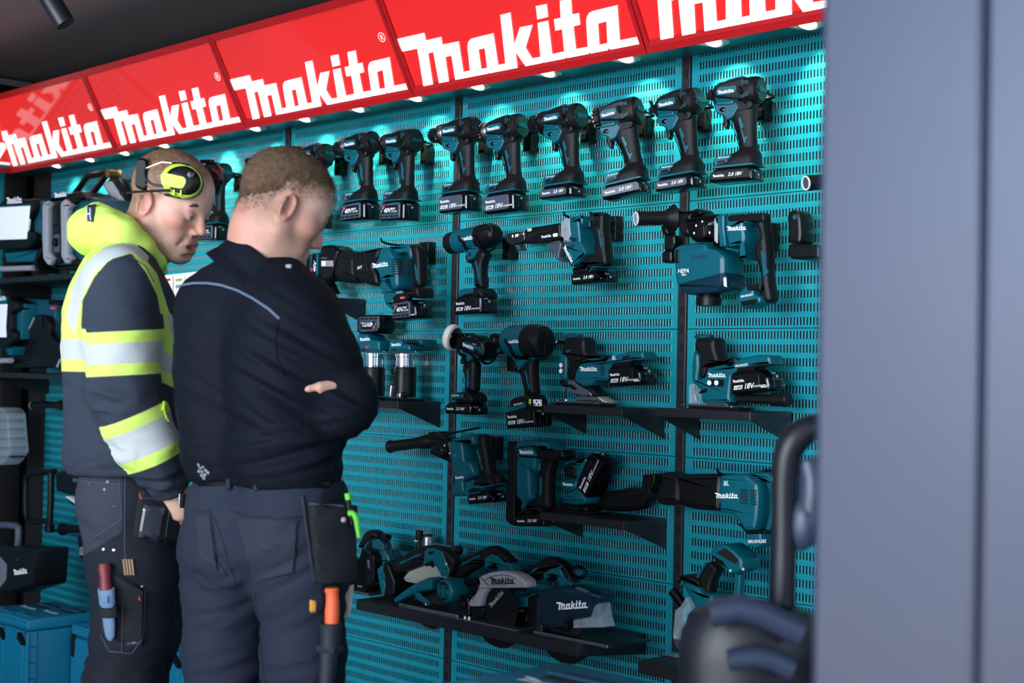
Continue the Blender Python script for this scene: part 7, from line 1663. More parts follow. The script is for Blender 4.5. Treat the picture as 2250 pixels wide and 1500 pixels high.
# hair: cropped, a thin shell over the scalp
def hair(Hd, par, th, front, nape, nz_amp, m=HAIR, side=.02, fade=.05, slen=.004, cnt=9000):
    D = Hd.sdf(([Hd.P(-.02, 0, -.05), Hd.P(-.03, 0, -.12)], [.05, .055]))
    D.p = [p for p in D.p if p[0] != 'pl']
    def fn(P):
        a, c, b = Hd.loc(P)
        line = np.where(a > .012, side+.03+(a-.012)*front, np.where(a > -.03, side+.010, side-.02+(a+.03)*nape))
        line = np.maximum(line, -.052)
        keep = (line-b)*.9; d = D(P)-th*np.clip((b-line)/.035, .0, 1)+.0004
        ear = .034-np.sqrt((a+.002)**2+(b-.002)**2)*1.0; ear = np.where(np.abs(c) > .05, ear, -1)
        return np.maximum(np.maximum(d, keep*Hd.k), ear*Hd.k).astype(np.float32)
    V, Fq = nets(fn, Hd.o-.16, Hd.o+.19, .0034)
    Nn = normals(V, Fq); a, c, b = Hd.loc(V)
    V = V+Nn*((fbm(V, (150, 150, 150), 2, 2)*nz_amp)[:, None])
    o = mk('hair', V, Fq, m, par, None, 0); rs = np.random.RandomState(5)
    line = np.where(a > .012, side+.03+(a-.012)*front, np.where(a > -.03, side+.010, side-.02+(a+.03)*nape)); line = np.maximum(line, -.052)
    me_ = par.data; n0 = len(me_.vertices); HV = np.empty(n0*3); me_.vertices.foreach_get('co', HV); HV = HV.reshape(-1, 3); HN = np.empty(n0*3); me_.vertices.foreach_get('normal', HN); HN = HN.reshape(-1, 3)
    a, c, b = Hd.loc(HV); line = np.where(a > .012, side+.03+(a-.012)*front, np.where(a > -.03, side+.010, side-.02+(a+.03)*nape)); line = np.maximum(line, -.056)
    w = np.clip((b-line+fade)/(fade+.03), 0, 1)**1.3; w[(np.abs(c) > .05) & (np.hypot(a+.002, b-.002) < .034)] = 0; w[b < -.06] = 0
    pick = rs.choice(n0, cnt, p=w/w.sum()); ww = w[pick]; ln = (slen*(.35+.65*ww)*rs.uniform(.7, 1.25, cnt))[:, None]
    base = HV[pick]+rs.normal(0, .0012, (cnt, 3)); flow = Hd.f*.55-Hd.u*.45+rs.normal(0, .35, (cnt, 3))
    d1 = HN[pick]*(.35+.35*rs.rand(cnt, 1))+flow*.55; d1 /= np.linalg.norm(d1, axis=1)[:, None]; d2 = d1+flow*.35-HN[pick]*.1; d2 /= np.linalg.norm(d2, axis=1)[:, None]
    sd = np.cross(d1, HN[pick]+.01); sd /= np.linalg.norm(sd, axis=1)[:, None]; sd *= .00042
    mid = base+d1*ln*.55; tip = mid+d2*ln*.45; SV = np.stack([base-sd, base+sd, mid-sd*.8, mid+sd*.8, tip], 1).reshape(-1, 3); k5 = np.arange(cnt)[:, None]*5
    mb = MB(); mb.v = SV.tolist(); mb.mi(m); fs_ = np.concatenate([k5+np.array([0, 1, 3]), k5+np.array([0, 3, 2]), k5+np.array([2, 3, 4])]); mb.f = fs_.tolist(); mb.m = [0]*len(mb.f)
    h2 = mb.build('hair_strands', o, flat=True); h2['kind'] = 'stuff'
    return o
hair(H1, person1, .0020, .30, .0, .0008, mat('cropped_hair', (150, 116, 90), .85, bump=1.2, bscale=1400, var=.3, vscale=120, spec=.15), .082, .075, .0045, 12000)

# hoodie
HOOD = field_mat('lime_hood_fabric', (208, 240, 108), [], rough=.8, bump=.25, bscale=600, spec=.2)
HOODIE = field_mat('navy_lime_sweatshirt', (50, 57, 70), [('lime', (208, 242, 112), .0012), ('silver', (205, 208, 212), .0012)], rough=.85, bump=.35, bscale=650, spec=.2, stripe=('silver', 'stripe', (172, 182, 176)))
D = Sdf()
for sg in (-1, 1):
    D.chain([A(x, y, sg*.095) for x, y in ((264, 606), (264, 690), (272, 800), (279, 930), (284, 1010), (286, 1055))], [.082, .108, .116, .114, .114, .110], .07)
D.chain([A(300, 560), A(270, 610)], [.055, .09], .05)
Dt = D; Da = Sdf(); 
for arm in (armN, armF):
    ch = [arm[0], (arm[0]+arm[1])/2, arm[1], (arm[1]+arm[2])/2, arm[2], arm[3]]
    Da.chain(ch, [.080, .074, .068, .062, .055, .046], .03)
D = Sdf(); D.p = Dt.p+[(t, a, b, ra, rb, .035, op) for t, a, b, ra, rb, k, op in Da.p]
hemc = A(285, 1030); wristc = armN[3]+(armN[3]-armN[2])*.12
D2 = D
def hoodie_fn(P):
    d = D2(P); da = Da(P); cut = (hemc[2]-P[:, 2])
    cut = np.where(da < Dt(P)-.0, -1.0, cut); cut = np.where((P[:, 2] < hemc[2]-.02) & (da > .0), .01, cut)
    w = (P-wristc)@(hd); w = np.where(np.linalg.norm(P-wristc, axis=1) < .12, w, -1)
    return np.maximum(np.maximum(d, cut), w).astype(np.float32)
def hoodie_wr(V):
    px, py, z = topx(V); da = Da(V); on = np.clip((.03-np.abs(da))/.03, 0, 1); g = lambda x, y, sx, sy: np.exp(-((px-x)/sx)**2-((py-y)/sy)**2)
    n1 = 1-2*np.abs(fbm(V, (9, 9, 26), 1)); n2 = fbm(V, (6, 6, 7), 4); n3 = 1-2*np.abs(fbm(V, (14, 14, 30), 8, 1))
    w = .0035*n2+n1*(.011*g(225, 870, 60, 50)+.007*g(300, 880, 60, 40)+.014*g(365, 1040, 45, 45)+.008*g(215, 1000, 90, 50)+.005*g(250, 650, 60, 60))+n3*(.008*g(390, 1050, 50, 40)+.002)
    w += .004*np.exp(-((py-1008)/22)**2)*(px < 300)
    return w
def band(v, a, b): return np.minimum(v-a, b-v)
def hoodie_attrs(V):
    px, py, z = topx(V); da = Da(V); dt = Dt(V); arm = da < dt-.004
    s_ = 1/955.
    dirf = (armN[2]-armN[1]); Lf = np.linalg.norm(dirf); tf = (V-armN[1])@(dirf/Lf)
    k0 = (A(300, 1000, -.21)-armN[1])@(dirf/Lf)
    up = (py-776+.05*(px-265)); 
    ylow = np.minimum(.058-np.abs(tf-.112-.0), np.where(py > 880, 1, -1)); slow = .031-np.abs(tf-.112); slow = np.where(py > 880, slow, -1)
    fa = np.maximum(.051-np.abs(up)*s_, ylow); sa = np.maximum(.024-np.abs(up+0)*s_, slow)
    py2 = py-np.clip((px-300)*.42, 0, 60)+np.clip((200-px)*.02, 0, 5)
    ft = .049-np.abs(py2-770)*s_; stv = .0225-np.abs(py2-768)*s_
    # braces over the back and the chest
    def pd(pts):
        d = np.full(len(px), 1e9)
        for (x0, y0), (x1, y1) in zip(pts[:-1], pts[1:]):
            L2 = (x1-x0)**2+(y1-y0)**2; t = np.clip(((px-x0)*(x1-x0)+(py-y0)*(y1-y0))/L2, 0, 1); d = np.minimum(d, np.hypot(px-x0-t*(x1-x0), py-y0-t*(y1-y0)))
        return d
    xe = np.interp(py, [540, 556, 575, 610, 660, 735], [300, 268, 236, 206, 181, 177]); bk = np.where(py < 775, (xe-px)*s_*.8, -1)
    bs = np.interp(py, [540, 600, 700, 730], [13, 15, 12, 2])*s_-pd([(288, 541), (235, 556), (196, 590), (170, 642), (158, 700), (163, 730)])*s_
    xo = np.interp(py, [545, 560, 600, 650, 735, 790], [286, 292, 322, 346, 360, 360]); xi = np.interp(py, [545, 560, 600, 700, 740, 790], [296, 312, 345, 376, 388, 388])
    fr = np.where((py > 543) & (py < 800), np.minimum(px-xo, xi-px)*s_, -1)
    fs_ = .008-pd([(290, 541), (318, 566)])*s_
    fs_ = np.maximum(fs_, np.where((py > 690) & (py < 790), .006-np.abs(px-xi+3)*s_, -1)); sh = fs_*0-1; yoke = np.where(px < 300, (547-py)*s_, -1)
    lime = np.where(arm & (py > 690) & (px > 188), fa, np.maximum.reduce([ft, bk, fr, yoke])); sil = np.where(arm & (py > 690) & (px > 188), sa, np.maximum.reduce([stv, bs, fs_, sh]))
    lime = np.where(arm & (py <= 690) & (px > 215), np.minimum(lime, np.where(py < 556, lime, np.maximum(bk, fr))), lime); lime = np.maximum(lime, sil+.001)
    return dict(lime=lime, silver=sil, stripe=(px*1.0+py*.55)*1.05)
lo = np.minimum(bounds(Dt)[0], bounds(Da)[0]); hi = np.maximum(bounds(Dt)[1], bounds(Da)[1])
hood_o, Vs = seg('sweatshirt', hoodie_fn, lo, hi, .0062, HOODIE, person1, hoodie_wr, hoodie_attrs, 1)
# hood folded down round the neck
D = Sdf()
for sg in (-1, 1):
    D.chain([A(207, 500, .02*sg), A(228, 503, .075*sg), A(272, 520, .098*sg), A(312, 548, .080*sg), A(340, 575, .045*sg), A(350, 592, .012*sg)], [.040, .044, .036, .026, .022, .018], .02)
D.el(A(208, 512), (.052, .110, .050), (R0, F0, Z0), .03); D.chain([A(222, 474), A(205, 500)], [.024, .036], .03)
D.chain([A(232, 462, -.03), A(275, 492, -.075), A(318, 535, -.070), A(345, 572, -.045)], [.014, .016, .014, .012], .012)
D.rc(A(300, 455), A(300, 600), .050, .050, .015, '-'); D.rc(A(318, 470), A(330, 560), .052, .050, .02, '-')
hood2, _ = grow('hood', D, .005, HOOD, person1, lambda V: (1-2*np.abs(fbm(V, (10, 10, 22), 11)))*.0045+fbm(V, (6, 6, 6), 12)*.003, None, 1)
S1 = Surf([hood_o, hood2])
NAVY = mat('navy_trim_fabric', (48, 58, 78), .85, bump=.3, bscale=500)
mb = MB(); S1.patch(mb, [(192, 450), (212, 446), (206, 490), (190, 486)], .004, NAVY, 8); mb.build('hood_trim', hood2)
mb = MB()
for L_ in ([(193, 463), (194, 484)], [(200, 461), (201, 484)], [(193, 474), (201, 472)]): S1.line(mb, L_, .0015, WHT, .005)
mb.build('trim_letter', hood2)
mb = MB(); S1.line(mb, [(215, 600), (250, 575), (285, 562), (320, 585), (338, 620)], .0012, NAVY, .0003); mb.build('shoulder_seam', hood_o)
# cord lock under the chin
mb = MB()
for a, r in (((352, 583), .007), ((360, 590), .007), ((350, 596), .006), ((357, 603), .006)): mb.ball(Vector(A(a[0], a[1], -.03)), r, BLKG, 10)
mb.tube([A(352, 583, -.03), A(362, 576, -.03)], .004, BLKG, 8); mb.build('cord_lock', hood2)
mb = MB(); mb.tube([A(345, 578, -.03), A(351, 600, -.03), A(354, 618, -.03)], .0022, LIME, 8, 1); mb.tube([A(358, 592, -.032), A(368, 594, -.034), A(366, 601, -.034), A(358, 598, -.032)], .0022, LIME, 8, 2); mb.build('draw_cord', hood2)
mb = MB(); S1.line(mb, [(357, 884), (356, 902)], .0045, LIME, .004); S1.line(mb, [(357, 902), (361, 918), (366, 926), (362, 912)], .0016, LIME, .005); mb.build('zip_puller', hood_o)
# trousers
TRO = field_mat('black_work_trousers', (26, 30, 40), [('patch', (52, 58, 68), .003)], rough=.8, bump=.4, bscale=420, spec=.25)
D = Sdf()
for sg in (-1, 1):
    D.chain([A(286, 1035, .085*sg), A(284, 1090, .090*sg)], [.100, .108], .05)
    kx = 300 if sg < 0 else 318
    D.chain([A(284, 1100, .090*sg), A(kx-4, 1240, .090*sg), A(kx-8, 1390, .090*sg), A(kx-30, 1500, .09*sg), fl(252 if sg < 0 else 300, .09*sg)+Z0*.42, fl(246 if sg < 0 else 300, .09*sg)+Z0*.09], [.106, .098, .084, .076, .076, .080], .04)
D.pl(A(285, 1022), Z0); D.pl(fl(250, 0)+Z0*.06, -Z0)
def tro_wr(V):
    px, py, z = topx(V); g = lambda x, y, sx, sy: np.exp(-((px-x)/sx)**2-((py-y)/sy)**2)
    n1 = 1-2*np.abs(fbm(V, (10, 10, 24), 21)); return .003*fbm(V, (7, 7, 6), 22)+n1*(.0018+.006*g(205, 1170, 40, 40)+.006*g(230, 1450, 90, 60))
def tro_attr(V):
    px, py, z = topx(V); return dict(patch=np.minimum.reduce([(268-px)/955., (1180-(px-200)*.62-py+30)/955., (py-1030)/955.*1.0]))
tro1, _ = grow('trousers', D, .0075, TRO, person1, tro_wr, tro_attr, 1)
T1 = Surf([tro1, hood_o]); BLKF = mat('black_pocket_fabric', (20, 23, 31), .85, bump=.5, bscale=350); SEAM = mat('grey_stitching', (70, 80, 95), .8)
mb = MB(); mb2 = MB()
Tt = Surf([tro1])
Tt.patch(mb, [(305, 1072), (420, 1088), (410, 1196), (288, 1182)], .026, BLKF, 16); pk = mb.build('holster_pocket', tro1)
P1s = Surf([pk])
mb = MB(); P1s.patch(mb, [(316, 1108), (362, 1116), (350, 1192), (304, 1178)], .003, mat('clear_pocket_window', (70, 74, 84), .12, spec=.9, bump=.6, bscale=25), 10, .001); mb.build('clear_window', pk)
mb = MB(); P1s.line(mb, [(306, 1092), (410, 1106)], .0010, SEAM, .001); P1s.line(mb, [(372, 1116), (362, 1190)], .0010, SEAM, .001); P1s.line(mb, [(300, 1085), (288, 1172)], .0018, SEAM, .001); P1s.line(mb, [(308, 1084), (312, 1096)], .0015, ORG, .002); mb.build('pocket_stitching', pk)
mb = MB()
for x, c in ((396, SILV), (403, BLKM), (410, BLKM)): mb.cyl(Vector(A(x, 1084, -.26)), Vector(A(x-2, 1115, -.255)), .0035, c, 10)
mb.build('pens', pk)
mb = MB(); Tt.patch(mb, [(232, 1235), (318, 1290), (316, 1425), (222, 1400)], .010, BLKF, 14); kp = mb.build('knife_pocket', tro1)
K1 = Surf([kp, tro1])
mb = MB(); K1.line(mb, [(270, 1320), (268, 1432)], .001, SEAM, .001); K1.line(mb, [(318, 1295), (315, 1400), (290, 1435), (240, 1430), (222, 1395)], .0012, SEAM, .001); K1.line(mb, [(306, 1310), (307, 1318)], .0015, ORG, .002)
K1.patch(mb, [(278, 1410), (306, 1410), (306, 1417), (278, 1417)], .0015, GRY, 4, .001)
for c in ((227, 1206), (250, 1209), (313, 1289)):
    l, n = K1.hit(*c); mb.lathe(l, n, [(0, .004), (.0015, .0038), (.002, .002)], SILV, 12)
K1.line(mb, [(170, 1056), (260, 1064)], .001, SEAM, .0005); K1.line(mb, [(262, 1048), (268, 1140), (200, 1185)], .001, SEAM, .0005); K1.line(mb, [(275, 1045), (274, 1200), (278, 1260)], .0012, SEAM, .0005)
mb.build('trouser_stitching', kp)
mb = MB()
for i in range(4): K1.line(mb, [(272+6*i, 1228), (276+6*i, 1262)], .0028, mat('folding_rule_wood', (150, 120, 95), .6), .003)
mb.build('folding_rule', kp)
mb = MB()
for c, r in (((236, 1058), .004), ((229, 1075), .0035), ((250, 1112), .0015), ((195, 1062), .0015)):
    l, n = K1.hit(*c)
    if l: mb.lathe(l-n*.0005, n, [(0, r), (.001, r*.8), (.0012, .0004)], PRT, 10)
mb.build('paint_spots', tro1)
# shoes
def shoes(par, pts, d):
    for p in pts:
        D = Sdf(); D.chain([p+Z0*.05-d*.03, p+Z0*.045+d*.08, p+Z0*.035+d*.17], [.048, .045, .034], .03); D.rc(p+Z0*.05, p+Z0*.12, .048, .048, .03); D.pl(p+Z0*.002, -Z0)
        grow('shoe', D, .009, BLKM, par)
shoes(person1, [fl(246, -.09), fl(300, .09)], R0)
# knife in its sheath
g = thing('sheath_knife', 'knife with a dark red handle in a pale blue sheath on the thigh pocket', 'knife', K1.hit(240, 1400)[0])
gl = g.location
l0, n0 = K1.hit(238, 1232); l1, n1 = K1.hit(242, 1290); l2, n2 = K1.hit(250, 1400); nn = (n0+n1+n2).normalized()
mb = MB(); a = l0+nn*.016-gl; b_ = l1+nn*.016-gl; mb.tube([a, a.lerp(b_, .15), a.lerp(b_, .5), b_], [.012, .0145, .0125, .0135], mat('dark_red_rubber', (120, 42, 50), .5), 16); mb.build('knife_handle', g)
mb = MB(); c_ = l2+nn*.014-gl; SHE = mat('pale_blue_sheath', (110, 140, 172), .45)
sd = (c_-b_).normalized(); sx_ = sd.cross(nn).normalized()
mb.loft([[p+sx_*math.cos(t)*rx+nn*math.sin(t)*ry for t in [2*PI*i/20 for i in range(20)]] for p, rx, ry in ((b_-sd*.004, .020, .012), (b_+sd*.03, .019, .012), (b_+sd*.036, .015, .009), (b_.lerp(c_, .7), .014, .007), (b_.lerp(c_, .93), .011, .006), (c_, .004, .003))], SHE)
mb.box(b_+sd*.015-sx_*.008+nn*.012, (.006, .006, .016), SHE, .002); mb.build('sheath', g)
mb = MB(); p = b_.lerp(c_, .42); mb.loft([[p+sd*k+sx_*math.cos(t)*.022+nn*math.sin(t)*.011 for t in [2*PI*i/20 for i in range(20)]] for k in (-.011, .011)], BLKF); mb.build('pocket_strap', g)
# ear defenders
g = thing('ear_defenders', 'lime and black electronic ear defenders with a neck band on the fair-haired mans head', 'ear defenders', A(400, 398, -.10))
gl = Vector(A(400, 398, -.10)); LM = mat('lime_defender_shell', (190, 225, 70), .35)
ex = Vector(R0*.96-Z0*.0); ez = Vector(Z0); en = Vector(-F0)
def ell(c, rx, rz, d, rot=0, n=32, dx=0, dz=0):
    return [c+en*d+ex*(math.cos(t)*rx*math.cos(rot)-math.sin(t)*rz*math.sin(rot)+dx)+ez*(math.cos(t)*rx*math.sin(rot)+math.sin(t)*rz*math.cos(rot)+dz) for t in [2*PI*i/n for i in range(n)]]
mb = MB(); c = Vector((0, 0, 0)); ro = -.25
mb.loft([ell(c, .034, .026, -.030, ro), ell(c, .046, .036, -.022, ro), ell(c, .049, .039, -.012, ro), ell(c, .050, .040, -.002, ro)], BLKM); mb.build('cushion', g)
mb = MB(); mb.loft([ell(c, .048, .038, -.004, ro), ell(c, .049, .039, .004, ro), ell(c, .046, .036, .012, ro), ell(c, .038, .029, .018, ro), ell(c, .024, .018, .0215, ro), ell(c, .004, .003, .023, ro)], LM); sh = mb.build('cup_shell', g)
mb = MB(); mb.loft([ell(c, .043, .033, .0135, ro, dx=.004), ell(c, .038, .029, .019, ro, dx=.004), ell(c, .024, .018, .0235, ro, dx=.004), ell(c, .003, .003, .0245, ro, dx=.004)], BLKM); mb.build('dark_insert', sh)
def slab_on(mb, pts, d0, d1, m):
    fr_ = [c+en*d1+ex*a+ez*b_ for a, b_ in pts]; bk = [c+en*d0+ex*a+ez*b_ for a, b_ in pts]; mb.loft([bk, fr_], m); return mb
mb = MB(); p = MB.round([(-.045, .012), (-.040, -.014), (.008, -.020), (.016, -.004), (.012, .006), (-.030, .014)], .006); slab_on(mb, p, .012, .0262, LM)
for k in (-.014, .002): slab_on(mb, [(k, -.022), (k+.003, -.022), (k+.003, -.034), (k, -.034)], .010, .0235, LM)
mb.build('lime_panel', sh)
mb = MB(); mb.text('i', c+en*.0264+ex*(-.012)+ez*(-.006), .007, REDP, ux=ex, uz=ez); mb.lathe(c+en*.023+ex*.026+ez*.012, en, [(0, .008), (.0025, .0075), (.003, .004)], BLKG, 18); mb.build('buttons', sh)
mb = MB(); q = Vector(A(311, 383, -.06))-gl
mb.loft([[q+ex*(a*k)+ez*(b_*k)+en*d for a, b_ in MB.round([(-.013, -.030), (.016, -.040), (.014, .036), (-.010, .036)], .010)] for k, d in ((.8, -.05), (1, -.04), (1, .008), (.85, .014))], BLKM); mb.build('neck_pad', g)
mb = MB(); L = lambda x, y, dv: Vector(A(x, y, dv))-gl
mb.tube([L(322, 369, -.088), L(355, 356, -.096), L(378, 358, -.102)], .0014, SILV, 6); mb.tube([L(316, 402, -.088), L(335, 417, -.095), L(360, 427, -.100)], .0014, CHRM, 6); mb.build('wire_band', g)
mb = MB(); mb.tube([L(378, 358, -.104), L(415, 363, -.110)], .0030, BLKM, 8); mb.tube([L(362, 427, -.102), L(397, 434, -.108)], .0030, BLKM, 8); mb.build('band_slider', g)
mb = MB(); mb.tube([L(318, 374, -.094), L(320, 392, -.098), L(335, 407, -.104), L(362, 408, -.110)], .0028, BLKM, 8, 2); mb.build('cable', g)
mb = MB(); mb.tube([L(270, 424, -.110), L(300, 421, -.115), L(374, 418, -.122)], [.0042, .0026, .0032], BLKM, 10, 1); mb.ball(L(270, 424, -.110), .0055, BLKM, 12, (1.6, 1.2, .9)); mb.build('microphone_boom', g)
mb = MB(); mb.tube([L(440, 355, .05), L(465, 354, .06), L(470, 362, .06), L(482, 385, .06), L(490, 405, .06)], .0045, BLKM, 10, 1); mb.ball(L(466, 356, .055), .006, BLKM, 12); mb.build('far_arm', g)
mb = MB(); q = L(466, 394, .09); mb.loft([ell(q, .020, .034, -.03, 0), ell(q, .026, .042, -.015, 0), ell(q, .026, .042, .010, 0), ell(q, .018, .034, .022, 0)], BLKM); mb.build('far_cup', g)
mb = MB(); mb.tube([L(466, 372, .055), L(480, 380, .055), L(486, 396, .055)], .005, mat('dull_red_shell', (120, 36, 42), .5), 10, 1); mb.build('red_accent', g)
# =================================================================== the man in the dark jacket
Z2m = 2.95
def Bp(px, py, dv=0): return W(px, py, Z2m+dv)
Y2 = math.radians(52)
fw2 = math.cos(Y2)*R0+math.sin(Y2)*F0; rt2 = math.sin(Y2)*R0-math.cos(Y2)*F0
H2 = Head(Bp(612, 462, .0), math.radians(24), math.radians(27), .935)
neck2 = ([H2.P(-.02, 0, -.05), Bp(578, 540, .0), Bp(572, 610, .0)], [.054, .060, .072])
D = H2.sdf(neck2); D.pl(Bp(560, 650), -Z0)
person2, Vh2 = seg('person', D, H2.o-.22, H2.o+.22, .0034, SKIN, None, None, head_attrs(H2, .35), 1)
tag(person2, 'person in a dark navy jacket seen from behind, arms folded, head bowed', 'person')
spine2 = [Bp(580, 690), Bp(578, 720), Bp(574, 780), Bp(572, 880), Bp(576, 980), Bp(582, 1090)]
B2 = Sdf()
for sg in (-1, 1): B2.chain([p+rt2*.07*sg for p in spine2], [.045, .060, .070, .070, .070, .074], .06)
B2.chain([Bp(578, 540), Bp(578, 600)], [.06, .075], .03)
# folded arms: shoulder, elbow, wrist, hand
sR = Bp(640, 692, -.08); eR = Bp(758, 888, -.075); wR = Bp(640, 905, .235); 
sL = Bp(474, 672, .07); eL = Bp(505, 880, .15); wL = Bp(640, 895, .13)
for a, e, w_ in ((sR, eR, wR), (sL, eL, wL)): B2.chain([a, e, w_], [.048, .040, .030], .03)
fl2 = lambda px, dv: W(px, 1400, Z2m+dv)*np.array([1, 1, 0])
hipR = Bp(650, 1120, -.05); hipL = Bp(520, 1120, .05)
legR = [hipR, Bp(662, 1290, -.05), Bp(668, 1440, -.05), fl2(676, -.04)+Z0*.45, fl2(690, -.03)+Z0*.09]
legL = [hipL, Bp(500, 1290, .05), Bp(490, 1440, .05), fl2(480, .05)+Z0*.45, fl2(470, .06)+Z0*.09]
for lg in (legR, legL): B2.chain(lg, [.075, .07, .055, .05, .04], .03)
add_body(person2, B2)
eyes(H2, person2)
hair(H2, person2, .0050, .30, .85, .0020, HAIR, .040, .05, .011, 14000)
JKT = field_mat('dark_navy_softshell', (11, 16, 27), [], rough=.75, bump=.2, bscale=500, spec=.15)
D = Sdf()
for sg in (-1, 1):
    o = rt2*.086*sg; D.chain([Bp(574, 668)+o*.55, Bp(572, 720)+o*.95, Bp(568, 790)+o*1.05, Bp(568, 890)+o, Bp(574, 990)+o*.95, Bp(584, 1075)+o*.92], [.072, .094, .096, .092, .090, .092], .06)
D.chain([Bp(575, 584), Bp(575, 640)], [.056, .080], .05); D.chain([Bp(602, 618), Bp(640, 690, -.06)], [.054, .070], .05); D.chain([Bp(545, 604), Bp(472, 670, .07)], [.056, .068], .05)
Dt2 = Sdf(); Dt2.p = list(D.p); Da2 = Sdf()
for a, e, w_ in ((sR, eR, wR), (sL, eL, wL)):
    Da2.chain([a, (a+e)/2, e, (e+w_)/2, w_], [.068, .066, .058, .052, .045], .03)
D.p = D.p+[(t, a, b, ra, rb, .035, op) for t, a, b, ra, rb, k, op in Da2.p]
D.pl(Bp(560, 1062), -Z0, .006)
def jk_wr(V):
    px, py, z = topx(V); g = lambda x, y, sx, sy: np.exp(-((px-x)/sx)**2-((py-y)/sy)**2)
    q = V-np.array(Bp(600, 900)); sx_ = q@R0; sz = q[:, 2]
    # folds that run from the raised arm down across the back
    ph = (sz*1.0+sx_*.55); w = fbm(np.stack([q@R0*3+5, q@F0*3, ph*24], 1), 1, 31); n1 = 1-2*np.abs(w)
    ph2 = (sz-sx_*.25); n2 = 1-2*np.abs(fbm(np.stack([q@R0*3, q@F0*3, ph2*26], 1), 1, 33))
    return .004*fbm(V, (6, 6, 6), 32)+n1*(.014*g(620, 800, 90, 90)+.011*g(600, 900, 120, 60)+.007*g(770, 830, 50, 90)+.002)+n2*(.015*g(580, 1000, 160, 50)+.007*g(700, 960, 60, 50))
def jk_fn(P): return Dn(P)
Dn = D
lo = np.minimum(bounds(Dt2)[0], bounds(Da2)[0]); hi = np.maximum(bounds(Dt2)[1], bounds(Da2)[1])
jk, _ = seg('jacket', D, lo, hi, .0062, JKT, person2, jk_wr, None, 1)
# stand-up collar
mb = MB(); cc = Bp(588, 568, -.005); e1 = R0*.80-Z0*.60; nn_ = R0*.60+Z0*.80; n = 40
def cring(hgt, k): return [cc+nn_*hgt*.95+(e1*math.cos(2*PI*i/n)*.080+F0*math.sin(2*PI*i/n)*.074)*k for i in range(n)]
mb.loft([cring(-.070, 1.30), cring(-.050, 1.20), cring(-.046, 1.165), cring(-.040, 1.16), cring(-.010, 1.06), cring(.0, 1.035), cring(.003, 1.0), cring(.0, .965), cring(-.04, .93)], JKT, cap=False)
col = mb.build('collar', person2, ang=1.2)
J2 = Surf([jk, col])
l, n_ = J2.hit(690, 890)      # fingers of the far hand showing under the near arm
if l:
    l = np.array(l); n_ = np.array(n_); hand(person2, l+R0*.078-n_*.070+Z0*-.004, -R0*.80+Z0*.10+n_*.62, n_, .88, .30)
PIPE = mat('blue_grey_piping', (92, 112, 134), .6)
mb = MB(); J2.line(mb, [(391, 632), (402, 626), (425, 622), (455, 622), (485, 626), (520, 637), (555, 655), (590, 678), (614, 700)], .0026, PIPE, .0002); mb.build('back_piping', jk)
mb = MB(); J2.line(mb, [(612, 702), (606, 740), (608, 780), (625, 830)], .0012, JKT, .0008); J2.line(mb, [(725, 1000), (728, 1040), (700, 1055), (680, 1040)], .0010, JKT, .001); mb.build('jacket_seam', jk)
mb = MB()
for x, y in ((436, 1021), (440, 1028), (446, 1026), (437, 1035), (444, 1036), (452, 1033), (443, 1044), (450, 1043), (457, 1038), (448, 1050)):
    l, n_ = J2.hit(x, y)
    if l: mb.lathe(l-n_*.0005, n_, [(0, .0036), (.0012, .0034), (.0016, .001)], PRT, 8)
mb.build('hem_logo', jk)
mb = MB(); l, n_ = J2.hit(634, 588)
if l: mb.box(l+n_*.003, (.016, .006, .008), LGR, .002)
mb.build('collar_tag', col)
# trousers
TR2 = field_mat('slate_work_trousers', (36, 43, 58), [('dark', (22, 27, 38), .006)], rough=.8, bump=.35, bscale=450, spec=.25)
D = Sdf()
for p, sg in ((hipR, 1), (hipL, -1)): D.chain([Bp(588, 1060)+rt2*.072*sg, Bp(588, 1110)+rt2*.075*sg, Bp(586, 1180)+rt2*.080*sg], [.084, .094, .095], .05)
D.chain([Bp(560, 1180, -.01), Bp(520, 1215, -.0)], [.085, .080], .05)
for lg, sg in ((legR, 1), (legL, -1)): D.chain([lg[0], Bp(662, 1210, -.05) if sg > 0 else Bp(506, 1210, .05)]+lg[1:], [.090, .092, .084, .075, .068, .074], .035)
D.rc(Bp(572, 1310, -.2), Bp(582, 1520, -.2), .012, .02, .03, '-')
D.pl(Bp(584, 1048), Z0); D.pl(fl2(600, 0)+Z0*.06, -Z0)
def t2_wr(V):
    px, py, z = topx(V); g = lambda x, y, sx, sy: np.exp(-((px-x)/sx)**2-((py-y)/sy)**2)
    q = V-np.array(Bp(560, 1250)); a = q@R0; c = q[:, 2]
    n1 = 1-2*np.abs(fbm(np.stack([a*3, q@F0*3, (c-a*.6)*22], 1), 1, 41)); n2 = 1-2*np.abs(fbm(np.stack([a*3, q@F0*3, (c-a*.25)*24], 1), 1, 43)); n3 = 1-2*np.abs(fbm(np.stack([a*4, q@F0*4, (c+a*.5)*18], 1), 1, 45))
    return .003*fbm(V, (7, 7, 7), 42)+n1*(.016*g(600, 1200, 110, 80)+.004)+n2*(.011*g(480, 1350, 60, 90)+.013*g(640, 1460, 80, 50)+.011*g(470, 1480, 70, 40))+n3*(.013*g(460, 1240, 60, 50))
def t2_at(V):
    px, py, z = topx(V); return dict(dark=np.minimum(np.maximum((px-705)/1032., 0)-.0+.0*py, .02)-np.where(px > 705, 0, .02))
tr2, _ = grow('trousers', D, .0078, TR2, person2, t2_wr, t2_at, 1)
T2 = Surf([tr2]); DST = mat('dark_stitching', (16, 20, 28), .9); FAB2 = mat('slate_pocket_fabric', (33, 40, 54), .85, bump=.4, bscale=400)
mb = MB()
T2.line(mb, [(463, 1118), (470, 1170), (478, 1230), (500, 1265)], .0012, DST, .0004); T2.line(mb, [(425, 1120), (462, 1124)], .0012, DST, .0004)
